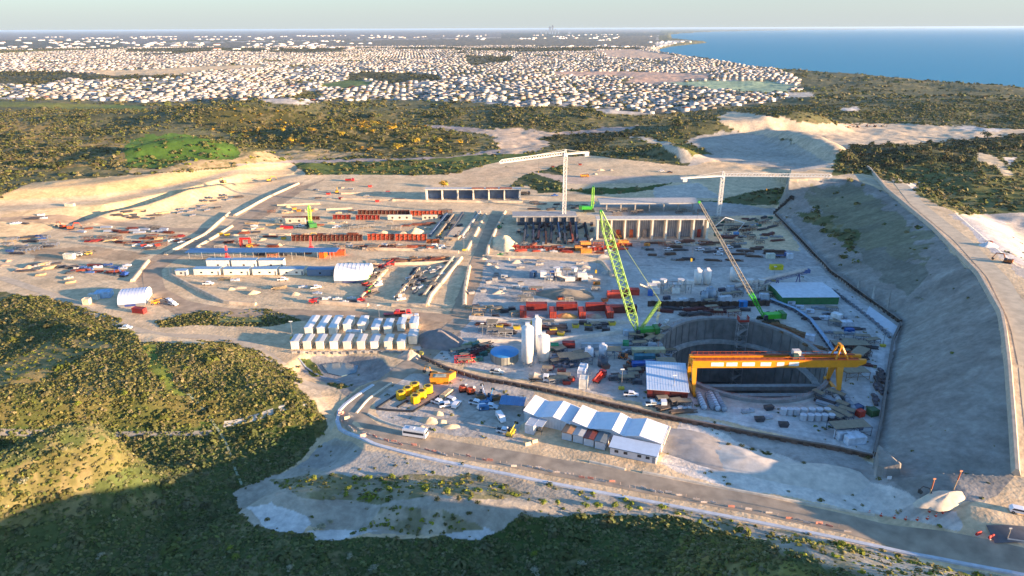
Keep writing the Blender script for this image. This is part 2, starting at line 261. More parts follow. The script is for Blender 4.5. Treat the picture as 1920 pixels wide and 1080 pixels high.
A(PALE, [(470,950),(500,940),(560,960),(590,985),(570,1000),(520,990)], (212,206,196), 1.6); A(PALE, [(580,995),(640,990),(700,1000),(660,1010),(600,1010)], (212,206,196), 1.6); A(PALE, [(830,1000),(900,985),(925,995),(900,1010),(850,1012)], (212,206,196), 1.4)
A(SPARSE, [(500,900),(620,885),(900,890),(1000,925),(960,935),(800,930),(700,945),(560,930)], (164,152,124)); A(SPARSE, [(700,950),(850,955),(900,990),(800,1005),(680,990)], (196,178,150))
A(SPARSE, [(1000,900),(1300,958),(1600,1020),(1900,1090),(1900,1300),(1640,1085),(1500,1035),(1400,1012),(1300,975),(1100,935)], (176,166,148)); A(PALE, [(620,830),(700,848),(860,880),(800,892),(660,890),(600,880),(545,880)], (176,168,154))
def classify(x, y, z):
    u, v = project(x, y, z)
    pxm = FPX/np.maximum(120, np.hypot(y, CH-z)); nz = np.where(y > 700, 3.5, 1.4)*pxm
    sc = 9.0
    nu = u + (fbm(x, y, 9, 31, 3)-.5)*2*nz*2.2; nv = v + (fbm(x, y, 9, 47, 3)-.5)*nz*1.6
    cls = np.full(u.shape, SCRUB); col = np.tile(np.array(lin((98,98,66))), (u.size, 1)); 
    far = v < 64
    for c, pl, rgb, rag in PT:
        uu = u+(nu-u)*rag; vv = v+(nv-v)*rag
        lo, hi = pl.min(0)-2, pl.max(0)+2
        k = np.where((uu > lo[0]) & (uu < hi[0]) & (vv > lo[1]) & (vv < hi[1]) & (y > 60))[0]
        if not len(k): continue
        k = k[inside(uu[k], vv[k], pl)]; cls[k] = c; col[k] = rgb
    dk = np.array(lin(PAL[DARK])); k = y <= 60; cls[k] = DARK; col[k] = dk
    return cls, col
# ---------------------------------------------------------------- the ground, one sheet
vv = np.concatenate([np.arange(1115, 700, -1.7), np.arange(700, 330, -1.1), np.arange(330, 260, -.6), np.arange(260, 130, -.75), np.arange(130, 62, -.8), [61, 60, 59, 58, 57, 56, 55, 54.4]])
den = math.sin(PITCH)*FPX + math.cos(PITCH)*(vv-540); Yr = CH*(FPX*math.cos(PITCH)-math.sin(PITCH)*(vv-540))/den
Yr = Yr[(Yr > 0) & (Yr < 150000)]; Yr = np.concatenate([np.arange(-300, Yr[0]-2, 6.0), Yr, [160000.]])
kk = np.concatenate([np.linspace(-2.4, -.80, 60)[:-1], np.linspace(-.80, .80, 1300), np.linspace(.80, 2.4, 60)[1:]])
D = np.maximum(Yr, 118)*math.cos(PITCH)+CH*math.sin(PITCH)
X = (kk[None, :]*D[:, None]).ravel(); Y = np.repeat(Yr, len(kk))
nr, nc = len(Yr), len(kk)
Z = np.concatenate([H(X[i:i+200000], Y[i:i+200000]) for i in range(0, len(X), 200000)])
print('ground', nr, nc, len(X))
cl, colr = [], []
for i in range(0, len(X), 200000):
    a, b = classify(X[i:i+200000], Y[i:i+200000], Z[i:i+200000]); cl.append(a); colr.append(b)
cl = np.concatenate(cl); colr = np.concatenate(colr)
# soil and plant patches belong to the ground itself: tyre-worn sand, damp spots, dry grass
m = 1+(fbm(X, Y, 24, 61)-.5)*.34+(fbm(X, Y, 3.5, 71)-.5)*.34+(fbm(X*.35+Y*.1, Y, 6, 73)-.5)*.2; colr = colr*m[:, None]
sc_ = np.isin(cl, (SCRUB, DARK, TREES, WATTLE)); g_ = fbm(X, Y, 16, 83); f_ = fbm(X, Y, 4.0, 91)
tan = np.array(lin((160,142,100))); k = sst((g_*.5+f_*.5-.54)*8)*.5*sc_; colr = colr*(1-k[:, None])+tan*k[:, None]
grn = np.array(lin((70,92,40))); k = sst((.46-g_)*6)*.5*sc_*(Y < 400); colr = colr*(1-k[:, None])+grn*k[:, None]
k = (cl == SPARSE)*sst((fbm(X, Y, 5, 95)-.5)*9)*.6; colr = colr*(1-k[:, None])+np.array(lin((112,110,64)))*k[:, None]
colr[cl == BATTER] *= (1+(fbm(X*.25, Y*1.6+X*.5, 5, 98, 3)[cl == BATTER]-.5)*.30)[:, None]; k = (cl == BATTER)*sst((fbm(X*.5+Y*.4, Y, 14, 97)-.5)*6)*.35; colr = colr*(1-k[:, None])+np.array(lin((116,112,100)))*k[:, None]
k = (cl == SUB)*sst((fbm(X, Y, 60, 99)-.46)*8)*.85; colr = colr*(1-k[:, None])+np.array(lin((94,92,68)))*k[:, None]
TRK = [[(60,470),(200,468),(330,456)],[(330,360),(440,372),(560,350)],[(480,388),(640,386),(840,390)],[(500,428),(700,426),(840,424)],[(440,458),(600,466),(860,470)],[(350,530),(470,540),(640,552),(720,560)],[(380,560),(520,545),(620,530)],
 [(920,500),(960,560),(1100,590),(1190,575)],[(900,545),(1000,515),(1130,500)],[(1190,500),(1350,500),(1500,500)],[(1200,480),(1330,492),(1470,500),(1560,545),(1640,640),(1650,740)],[(1180,620),(1280,600),(1400,590)],[(860,655),(960,700),(1100,730),(1240,765),(1400,800),(1560,828)],[(1140,700),(1200,735),(1300,790)],
 [(730,800),(860,780),(960,800)],[(860,810),(930,760),(880,740)],[(1000,320),(1150,325),(1280,328)],[(60,420),(200,430),(330,436)],[(1650,1000),(1780,960),(1900,940)],[(1700,1010),(1850,975),(1930,960)],[(0,500),(120,500),(240,540)],[(1560,250),(1700,248),(1900,256)]]
k = np.where((Y > 100) & (Y < 1000) & np.isin(cl, (SAND, PALE, ROAD)))[0]; dm = np.full(len(k), 9.0)
for q in TRK:
    w_ = W(q); nz_ = (fbm(X[k], Y[k], 22, 131)-.5)*5
    dd = dseg(X[k]+nz_, Y[k]+nz_*.6, w_); dm = np.minimum(dm, np.abs(np.mod(dd+1.1, 2.9)-1.1)+np.where(dd > 4.2, 9, 0))
colr[k] *= (1-.22*np.clip(1-dm/.55, 0, 1)*(.5+.8*fbm(X[k], Y[k], 7, 133)))[:, None]
def grid_mesh(name, V, nr, nc, mat, col=None):
    me = bpy.data.meshes.new(name); me.vertices.add(len(V)); me.vertices.foreach_set('co', V.astype(np.float32).ravel())
    i = np.arange((nr-1)*(nc-1)); r, c = i//(nc-1), i % (nc-1); a = r*nc+c
    F = np.stack([a, a+1, a+nc+1, a+nc], 1); me.loops.add(F.size); me.loops.foreach_set('vertex_index', F.ravel().astype(np.int32))
    me.polygons.add(len(F)); me.polygons.foreach_set('loop_start', (np.arange(len(F))*4).astype(np.int32))
    me.polygons.foreach_set('use_smooth', np.ones(len(F), bool)); me.update(calc_edges=True)
    if col is not None:
        at = me.color_attributes.new('Col', 'FLOAT_COLOR', 'POINT'); cc = np.ones((len(V), 4), np.float32); cc[:, :3] = np.clip(col, 0, 1); at.data.foreach_set('color', cc.ravel())
    me.materials.append(mat); o = bpy.data.objects.new(name, me); COL.objects.link(o); return o
gm = attr_mat('soil', .95, .5, .20, .35, .9, sc2=.09)
gr = grid_mesh('ground', np.stack([X, Y, Z], 1), nr, nc, gm, colr); gr['kind'] = 'structure'
def soup(name, V, F, mat, col=None, smooth=False):
    me = bpy.data.meshes.new(name); V = np.asarray(V, np.float32); F = np.asarray(F, np.int32); k = F.shape[1]
    me.vertices.add(len(V)); me.vertices.foreach_set('co', V.ravel()); me.loops.add(F.size); me.loops.foreach_set('vertex_index', F.ravel())
    me.polygons.add(len(F)); me.polygons.foreach_set('loop_start', (np.arange(len(F))*k).astype(np.int32))
    if smooth: me.polygons.foreach_set('use_smooth', np.ones(len(F), bool))
    me.update(calc_edges=True)
    if col is not None:
        at = me.color_attributes.new('Col', 'FLOAT_COLOR', 'POINT'); cc = np.ones((len(V), 4), np.float32); cc[:, :3] = np.clip(col, 0, 1); at.data.foreach_set('color', cc.ravel())
    me.materials.append(mat); return me
def link(name, me, parent=None, **kw):
    o = bpy.data.objects.new(name, me); COL.objects.link(o); o.parent = parent
    for a, b in kw.items(): o[a] = b
    return o
# the sea
sm = bpy.data.materials.new('sea_water'); sm.use_nodes = True; n = sm.node_tree.nodes; l = sm.node_tree.links; b = n['Principled BSDF']
b.inputs['Base Color'].default_value = (*lin((38,130,160)), 1); b.inputs['Roughness'].default_value = .42; b.inputs['IOR'].default_value = 1.33; b.inputs['Specular IOR Level'].default_value = .18
g = n.new('ShaderNodeNewGeometry'); mp = n.new('ShaderNodeMapping'); mp.inputs['Scale'].default_value = (.02,.05,.05); mp.inputs['Rotation'].default_value = (0,0,.5); nz = n.new('ShaderNodeTexNoise'); nz.inputs['Scale'].default_value = 1; nz.inputs['Detail'].default_value = 8
l.new(g.outputs['Position'], mp.inputs[0]); l.new(mp.outputs[0], nz.inputs['Vector']); bp = n.new('ShaderNodeBump'); bp.inputs['Strength'].default_value = .6; bp.inputs['Distance'].default_value = 3; l.new(nz.outputs[0], bp.inputs['Height']); l.new(bp.outputs[0], b.inputs['Normal'])
link('sea', soup('sea', [(-2000,400,-20),(200000,400,-20),(200000,165000,-20),(-2000,165000,-20)], [(0,1,2,3)], sm), kind='structure')
# air
hz = bpy.data.materials.new('air'); hz.use_nodes = True; n = hz.node_tree.nodes; n.remove(n['Principled BSDF']); pv = n.new('ShaderNodeVolumePrincipled')
pv.inputs['Color'].default_value = (.55,.76,1,1); pv.inputs['Density'].default_value = 2.2e-5; pv.inputs['Anisotropy'].default_value = .1; hz.node_tree.links.new(pv.outputs[0], n['Material Output'].inputs['Volume'])
x0, x1, y0, y1, z0, z1 = -390000, 390000, -700, 170000, -60, 124
link('haze', soup('haze', [(x0,y0,z0),(x1,y0,z0),(x1,y1,z0),(x0,y1,z0),(x0,y0,z1),(x1,y0,z1),(x1,y1,z1),(x0,y1,z1)], [(3,2,1,0),(4,5,6,7),(0,1,5,4),(1,2,6,5),(2,3,7,6),(3,0,4,7)], hz), kind='stuff')
# ---------------------------------------------------------------- plants
leafm = attr_mat('leaves', .8, 1.5, .15)
def clumps(cx, cy, cz, r, h, col, n, q, seed):
    """n leaf tufts spread through a dome at each centre; one soup of quads"""
    R = np.random.RandomState(seed); N = len(cx)
    th = R.rand(N, n)*6.283; ph = np.arccos(R.rand(N, n)**.8); rad = (.62+.42*R.rand(N, n))
    lob = 1+.28*np.sin(th*3+R.rand(N,1)*6)*np.sin(ph*2)
    dx = np.sin(ph)*np.cos(th); dy = np.sin(ph)*np.sin(th); dz = np.cos(ph)
    px = cx[:, None]+dx*r[:, None]*rad*lob; py = cy[:, None]+dy*r[:, None]*rad*lob; pz = cz[:, None]+dz*h[:, None]*rad*lob
    nrm = np.stack([dx, dy, dz+.55], -1)+(R.rand(N, n, 3)-.5)*.8; nrm /= np.linalg.norm(nrm, axis=-1, keepdims=True)
    a = np.cross(nrm, np.array([.3,.5,.81])+(R.rand(N, n, 3)-.5)*.8); a /= np.linalg.norm(a, axis=-1, keepdims=True)+1e-6; b = np.cross(nrm, a)
    s = (q*np.maximum(r, h)[:, None]*(.6+.8*R.rand(N, n)))[..., None]; c = np.stack([px, py, pz], -1)
    V = np.stack([c-a*s-b*s*.6, c+a*s*.7-b*s, c+a*s+b*s*.6, c-a*s*.6+b*s], 2).reshape(-1, 3)
    F = np.arange(len(V)).reshape(-1, 4)
    k = (.82+.36*R.rand(N, n))[..., None]*col[:, None, :]; C = np.repeat(k.reshape(-1, 3), 4, 0)
    return V, F, C
SH = [(122,118,64),(110,110,60),(132,124,72),(104,108,56),(146,134,94),(92,100,54),(126,120,78),(116,122,54),(104,106,58),(118,114,68)]
YW = [(168,138,44),(170,130,40),(140,122,50)]
def pick(R, n, pal): a = np.array([lin(c) for c in pal]); return a[R.randint(0, len(a), n)]
def scatter(name, x0, x1, y0, y1, dens, rr, hh, n, q, probs, seed, fan=True, clump=0, maxn=30000, extra=None, tint=1.0):
    R = np.random.RandomState(seed); N = int((x1-x0)*(y1-y0)*dens); x = x0+(x1-x0)*R.rand(N); y = y0+(y1-y0)*R.rand(N)
    k = np.abs(x) < .80*(y*math.cos(PITCH)+CH*math.sin(PITCH))+10; x, y = x[k], y[k]; z = H(x, y); c, _ = classify(x, y, z)
    pr = np.zeros(len(x))
    for a, b in probs.items(): pr[c == a] = b
    if clump: pr = pr*np.clip((fbm(x, y, clump, seed, 3)-.30)*3.2, 0.22, 1.3)
    if extra is not None: pr = extra(x, y, z, pr)
    k = (R.rand(len(x)) < pr) & (z > -19); x, y, z, c = x[k][:maxn], y[k][:maxn], z[k][:maxn], c[k][:maxn]; m = len(x)
    r = rr[0]+(rr[1]-rr[0])*R.rand(m)**1.7; h = r*(hh[0]+(hh[1]-hh[0])*R.rand(m)); col = pick(R, m, SH)
    k = c == WATTLE; yw = pick(R, m, YW); kk_ = k & (R.rand(m) < np.where(vn(x, y, 30, 9) > .62, .6, .03)); col[kk_] = yw[kk_]
    k = (c == DARK); col[k] = col[k]*.5+pick(R, m, [(84,106,56),(98,112,64),(112,116,84)])[k]*.5
    k = (c == TREES); col[k] = pick(R, m, [(78,82,46),(88,90,54),(98,92,60),(68,76,42)])[k]; h[k] *= 1.25
    k = (c == SPARSE); k2 = k & (R.rand(m) < .4); col[k2] = pick(R, m, [(150,150,50),(128,136,48),(108,120,44)])[k2]
    col = col*np.where(y > 330, .78, .92)[:, None]*tint*R.uniform(.75,1.15,(m,1))
    V, F, C = clumps(x, y, z-.12*h, r, h, col, n, q, seed+1); print(name, m)
    return link(name, soup(name, V, F, leafm, C), kind='stuff')
scatter('scrub', -240, 240, 92, 330, 1.75, (.28,1.0), (.5,.85), 10, .36, {SCRUB:.95, DARK:.8, SPARSE:.16, GRASS:.12, BATTER:.003, PALE:.012, TREES:.8}, 101, maxn=95000)
scatter('scrub', -240, 240, 92, 330, .05, (1.0,2.3), (.55,.9), 34, .22, {SCRUB:.7, DARK:.55, SPARSE:.12}, 151, clump=20, maxn=6000, tint=.78)
scatter('scrub', -900, 900, 330, 1150, .085, (.8,3.4), (.5,.85), 13, .32, {SCRUB:.85, WATTLE:.75, TREES:.8, DARK:.35, SPARSE:.10, GRASS:.3, BATTER:.05}, 202, clump=45, maxn=45000)
scatter('scrub', -3600, 3600, 1150, 5200, .006, (3,8), (.45,.8), 9, .33, {SCRUB:.7, TREES:1.0, DARK:.3, SUB:.75}, 303, clump=150)
def crown_mesh(k, pal, q=.17, n=230, squash=.75, flat=False):
    R = np.random.RandomState(500+k); m = 7; V=[];F=[];C=[];o=0
    for j in range(m):
        a = R.rand()*6.28; d = .52*R.rand()**.5 if j else 0; cx = np.array([d*math.cos(a)]); cy = np.array([d*math.sin(a)]); rr = np.array([.38+.22*R.rand()])
        v, f, c = clumps(cx, cy, np.array([.30+.35*R.rand()]), rr, rr*squash, pick(R, 1, pal), n//m, q, 900+k*10+j); V.append(v); F.append(f+o); C.append(c); o += len(v)
    return soup('crown', np.vstack(V), np.vstack(F), leafm, np.vstack(C))
GREENP = [(84,88,46),(98,96,56),(72,80,42),(112,104,66)]
YELP = [(196,156,44),(168,146,50),(110,108,50)]; LIMEP = [(136,142,52),(120,132,46),(104,118,44)]; GREYP = [(150,150,120),(136,138,106),(160,156,130)]
CROWN = {'green':[crown_mesh(i, GREENP) for i in range(5)], 'yellow':[crown_mesh(10+i, YELP) for i in range(3)], 'lime':[crown_mesh(20+i, LIMEP, .16) for i in range(3)], 'grey':[crown_mesh(30+i, GREYP, .15) for i in range(2)]}
def tube_v(p0, p1, r0, r1, n=6):
    p0, p1 = np.array(p0, float), np.array(p1, float); d = p1-p0; d /= np.linalg.norm(d)+1e-9
    a = np.cross(d, [0,0,1.0] if abs(d[2]) < .9 else [1.0,0,0]); a /= np.linalg.norm(a); b = np.cross(d, a); V = []
    for p, r in ((p0, r0), (p1, r1)):
        for i in range(n): t = 6.2832*i/n; V.append(p+r*(a*math.cos(t)+b*math.sin(t)))
    return V, [(i, (i+1) % n, n+(i+1) % n, n+i) for i in range(n)]
def trunk_mesh(k):
    V, F = [], []; R = np.random.RandomState(k)
    def add(a, b, r0, r1):
        v, f = tube_v(a, b, r0, r1); o = len(V); V.extend(v); F.extend([tuple(i+o for i in q) for q in f])
    add((0,0,-.15),(.02,0,.34),.06,.04)
    for i in range(4): t = i*1.6+R.rand(); add((.02,0,.22+.05*i),(.4*math.cos(t),.4*math.sin(t),.55+.1*R.rand()),.03,.012)
    return soup('trunk', V, F, M((98,84,68)))
TRUNK = [trunk_mesh(i) for i in range(3)]
NT = [0]
def tree(u, v, r, h, kind, label, group, name='tree', cat='tree', part='crown'):
    p = G(u, v); NT[0] += 1; e = bpy.data.objects.new(name, None); COL.objects.link(e); e.location = p; e.empty_display_size = .5
    e.rotation_euler = (0, 0, random.random()*6.28); e.scale = (r, r, h)
    e['label'] = label; e['category'] = cat; e['group'] = group
    link('trunk' if name == 'tree' else 'stem', TRUNK[NT[0] % 3], e); link(part, CROWN[kind][NT[0] % len(CROWN[kind])], e)
T1 = [(1575,318),(1600,322),(1622,326),(1650,330),(1590,300),(1612,292),(1640,290),(1668,283),(1700,282),(1730,285),(1755,280),(1780,284),(1810,288),(1835,283),(1770,300),(1700,305),(1660,310),(1744,308),(1800,306),(1860,280),(1885,275),(1905,280),(1915,270),(1895,262),(1850,262),(1635,318),(1685,322),(1790,322),(1825,318),(1745,322)]
for i, (u, v) in enumerate(T1): tree(u, v, random.uniform(5.5,9), random.uniform(6,9.5), 'green', ['olive green tree in the grove above the batter','dark rounded tree in the grove above the batter'][i % 2], 'trees in the grove above the batter')
for i, (u, v) in enumerate([(560,236),(585,248),(610,240),(640,255),(668,262),(700,250),(715,268),(735,245),(760,258),(780,270),(800,252),(820,266),(845,255),(862,270),(880,262),(700,236),(655,238),(530,250),(510,262),(545,268),(600,268),(745,280),(820,280)]):
    tree(u, v, random.uniform(5,8), random.uniform(5,8), 'yellow' if i % 2 else 'green', 'yellow flowering wattle tree on the scrub hill behind the site' if i % 2 else 'dark green tree among the wattles behind the site', 'wattle trees behind the site' if i % 2 else 'green trees among the wattles')
for i in range(44):
    u = [random.uniform(560,1100), random.uniform(900,1340), random.uniform(0,520)][i % 3]; v = [random.uniform(200,226), random.uniform(208,240), random.uniform(205,262)][i % 3]
    tree(u, v, random.uniform(5,9), random.uniform(5,8), 'green', 'dark green tree in the belt between suburb and site', 'trees in the belt before the suburb')
tree(832,352,6,6,'yellow','single yellow-green tree above the pale concrete building shell','lone tree by the shell')
for (u, v) in [(20,300),(60,310),(110,318),(160,300),(185,312),(200,290),(90,290),(140,278)]: tree(u, v, random.uniform(7,10), random.uniform(6,9), 'green', 'large dark tree on the left rim above the tan bench', 'trees on the left rim')
BU = [(235,740,2.6,'lime'),(305,712,2.2,'lime'),(145,760,2.2,'lime'),(350,692,1.8,'lime'),(600,993,2.3,'grey'),(45,905,2.0,'grey'),(30,868,2.0,'grey'),(98,868,1.8,'grey'),(195,828,1.3,'grey'),(648,930,2.0,'lime'),(652,918,2.2,'lime'),(590,898,1.8,'lime'),(735,897,2.2,'lime'),(760,898,1.8,'lime'),(690,900,2.2,'lime'),(730,922,2.4,'lime'),(795,920,2.8,'lime'),(840,925,2.2,'lime'),(880,925,1.6,'lime'),(682,995,1.8,'lime'),(1020,945,1.8,'lime'),(1045,945,1.8,'lime'),(1100,950,2.2,'lime'),(1120,952,2.3,'lime'),(1155,950,2.3,'lime'),(1180,955,2.0,'lime'),(1240,955,2.2,'lime'),(1310,980,1.6,'lime'),(1590,1040,1.6,'lime'),(1628,1045,1.6,'lime'),(1655,1055,1.3,'lime'),(1685,1052,1.4,'lime'),(1580,1022,1.8,'lime'),(1600,1030,1.5,'lime'),(965,930,2.0,'lime'),(540,905,1.3,'lime'),(618,980,1.4,'grey'),(820,940,1.6,'green'),(860,938,1.5,'green'),(895,945,1.5,'green'),(850,975,1.5,'green'),(880,965,1.3,'green'),(835,985,1.2,'green'),(1365,835,1.5,'green'),(1410,845,1.6,'green'),(1440,852,1.6,'green'),(1390,838,1.4,'green'),(1508,870,1.2,'green'),(1625,860,1.5,'green'),(1515,878,1.2,'lime'),(560,690,1.5,'green'),(590,700,1.5,'green'),(640,725,1.9,'green'),(622,722,1.7,'green'),(655,1045,1.6,'grey'),(1000,1040,1.8,'lime'),(1005,1075,2.2,'grey'),(1090,1060,1.6,'grey'),(190,1045,1.7,'grey'),(700,1070,1.8,'grey'),(430,1030,1.8,'lime'),(440,1048,2.0,'lime'),(545,1068,1.7,'grey')]
LB = {'lime':'yellow-green bush standing out of the low scrub and sand','grey':'pale grey-green rounded bush in the shaded scrub','green':'small dark green bush on bare sand'}
for u, v, r, k in BU: tree(u, v, r*.72, r*.7, k, LB[k], k+' bushes', 'bush', 'bush', 'foliage')
# ---------------------------------------------------------------- the suburb
def house_soup(hx, hy, hz, L, Wd, hh, ang, rc, wc):
    n = len(hx); ca, sa = np.cos(ang), np.sin(ang); V = []; o = .5
    def pt(lx, ly, lz): return np.stack([hx+lx*ca-ly*sa, hy+lx*sa+ly*ca, hz+lz], -1)
    for s in ((-1,-1),(1,-1),(1,1),(-1,1)): V.append(pt(s[0]*L/2, s[1]*Wd/2, 0*hh-1))
    for s in ((-1,-1),(1,-1),(1,1),(-1,1)): V.append(pt(s[0]*L/2, s[1]*Wd/2, hh))
    for s in ((-1,-1),(1,-1),(1,1),(-1,1)): V.append(pt(s[0]*(L/2+o), s[1]*(Wd/2+o), hh))
    V.append(pt(-(L-Wd)/2*.8, 0*L, hh+Wd*.2)); V.append(pt((L-Wd)/2*.8, 0*L, hh+Wd*.2))
    V = np.stack(V, 1); b = (np.arange(n)*14)[:, None]
    q = np.array([(0,1,5,4),(1,2,6,5),(2,3,7,6),(3,0,4,7),(8,9,13,12),(10,11,12,13),(9,10,13,13),(11,8,12,12),(8,11,10,9)])
    F = (b[:, None, :]+q[None]).reshape(-1, 4); C = np.zeros((n, 14, 3)); C[:, :8] = wc[:, None]; C[:, 8:] = rc[:, None]
    return V.reshape(-1, 3), F, C.reshape(-1, 3)
hm = attr_mat('render_and_roof', .55, .3, .06)
R = np.random.RandomState(77); hx, hy, ha = [], [], []
for rg, adeg in enumerate((-18, 8, -32, 4)):
    a = math.radians(adeg); gi, gj = np.meshgrid(np.arange(-420, 420), np.arange(-260, 260)); lx = gi*14.6+R.uniform(-1.2,1.2,gi.shape); ly = (gj//2)*47+(gj % 2)*18+R.uniform(-1.5,1.5,gi.shape)
    cx = (lx*math.cos(a)-ly*math.sin(a)).ravel(); cy = (lx*math.sin(a)+ly*math.cos(a)).ravel()+2800
    k = (cy > 1050) & (cy < 5600) & (cx > -4400) & (cx < 2200) & (np.abs(cx) < .8*cy) & ((vn(cx, cy, 420, 5)*3.99).astype(int) == rg) & (R.rand(len(cx)) < .84)
    hx += list(cx[k]); hy += list(cy[k]); ha += [a]*int(k.sum())
hx, hy, ha = map(np.array, (hx, hy, ha)); hz_ = H(hx, hy); cls, _ = classify(hx, hy, hz_)
k = ((cls == SUB) & (fbm(hx, hy, 130, 12) > .30)) | ((hy > 3500) & (cls == TREES) & (fbm(hx, hy, 300, 15) > .58)); hx, hy, ha, hz_ = hx[k], hy[k], ha[k], hz_[k]
_u, _v = project(hx, hy, hz_)
cell = {}; keep = []
for i in np.argsort(hy):
    g = (int(hx[i]//7.5), int(hy[i]//7.5))
    if any((g[0]+a, g[1]+b) in cell for a in (-1,0,1) for b in (-1,0,1)): continue
    cell[g] = 1; keep.append(i)
keep = np.array(keep); hx, hy, ha, hz_ = hx[keep], hy[keep], ha[keep]+R.choice([0, math.pi/2], len(keep), p=[.75,.25]), hz_[keep]; n = len(hx); print('houses', n)
ROOFS = [(232,230,226),(214,212,210),(196,198,200),(236,228,214),(150,152,156),(92,96,102),(168,112,88),(220,204,176)]; RNAM = ['white','light grey','pale blue-grey','cream','mid grey','dark grey','terracotta','sandy']
ri = R.choice(8, n, p=[.20,.17,.17,.11,.13,.11,.05,.06]); rc = np.array([lin(c) for c in ROOFS])[ri]*R.uniform(.22,.72,(n,1)); wc = pick(R, n, [(196,190,182),(206,204,202),(176,166,152),(160,148,134)])
L = R.uniform(10.5,14.5,n); Wd = R.uniform(8,10.5,n); hh = R.choice([2.6,2.8,5.0], n, p=[.5,.35,.15])
un, vn_ = project(hx, hy, hz_); vis = (un > 2) & (un < 1918); order = [i for i in range(n) if vis[i]][:290]; so_ = set(order)
LOCN = ['at the suburb\'s left end','behind the wattle hill','near the dark tree belt','in the central suburb rows','beside the coastal scrub']
for i in order:
    V, F, C = house_soup(np.array([0.]), np.array([0.]), np.array([0.]), L[i:i+1], Wd[i:i+1], hh[i:i+1], ha[i:i+1], rc[i:i+1], wc[i:i+1])
    q = V[:8]; rf = V[8:]; e = bpy.data.objects.new('house', None); COL.objects.link(e); e.location = (hx[i], hy[i], hz_[i]); loc = LOCN[int(np.clip(un[i]//330, 0, 4))]
    e['label'] = '%s house with %s roof %s' % ('two-storey' if hh[i] > 5 else 'single-storey', RNAM[ri[i]], loc); e['category'] = 'house'; e['group'] = '%s %s-roofed houses %s' % ('tall' if hh[i] > 5 else 'low', RNAM[ri[i]], loc)
    link('wall', soup('wall', q, F[:4], hm, C[:8]), e); link('roof', soup('roof', rf, F[4:]-8, hm, C[8:]), e)
k = np.array([i for i in range(n) if i not in so_]); V, F, C = house_soup(hx[k], hy[k], hz_[k], L[k], Wd[k], hh[k], ha[k], rc[k], wc[k])
link('far_houses', soup('far_houses', V, F, hm, C), kind='stuff', label='thousands of pale houses filling the suburb to the horizon')
# farther towns: larger pale roofs scattered to the horizon
m = 2200; fx = R.uniform(-9000, 4200, m); fy = R.uniform(4800, 14000, m); fz = H(fx, fy); cc, _ = classify(fx, fy, fz); k = (fz > -15) & (np.abs(fx) < .8*fy) & (fbm(fx, fy, 900, 6) > .57); fx, fy, fz = fx[k], fy[k], fz[k]; m = len(fx)
V, F, C = house_soup(fx, fy, fz, R.uniform(24,60,m), R.uniform(14,26,m), R.uniform(4,7,m), R.rand(m), pick(R, m, ROOFS), pick(R, m, [(226,216,200),(236,230,222)])); link('far_town', soup('far_town', V, F, hm, C), kind='stuff', label='scattered pale roofs of the farther towns')
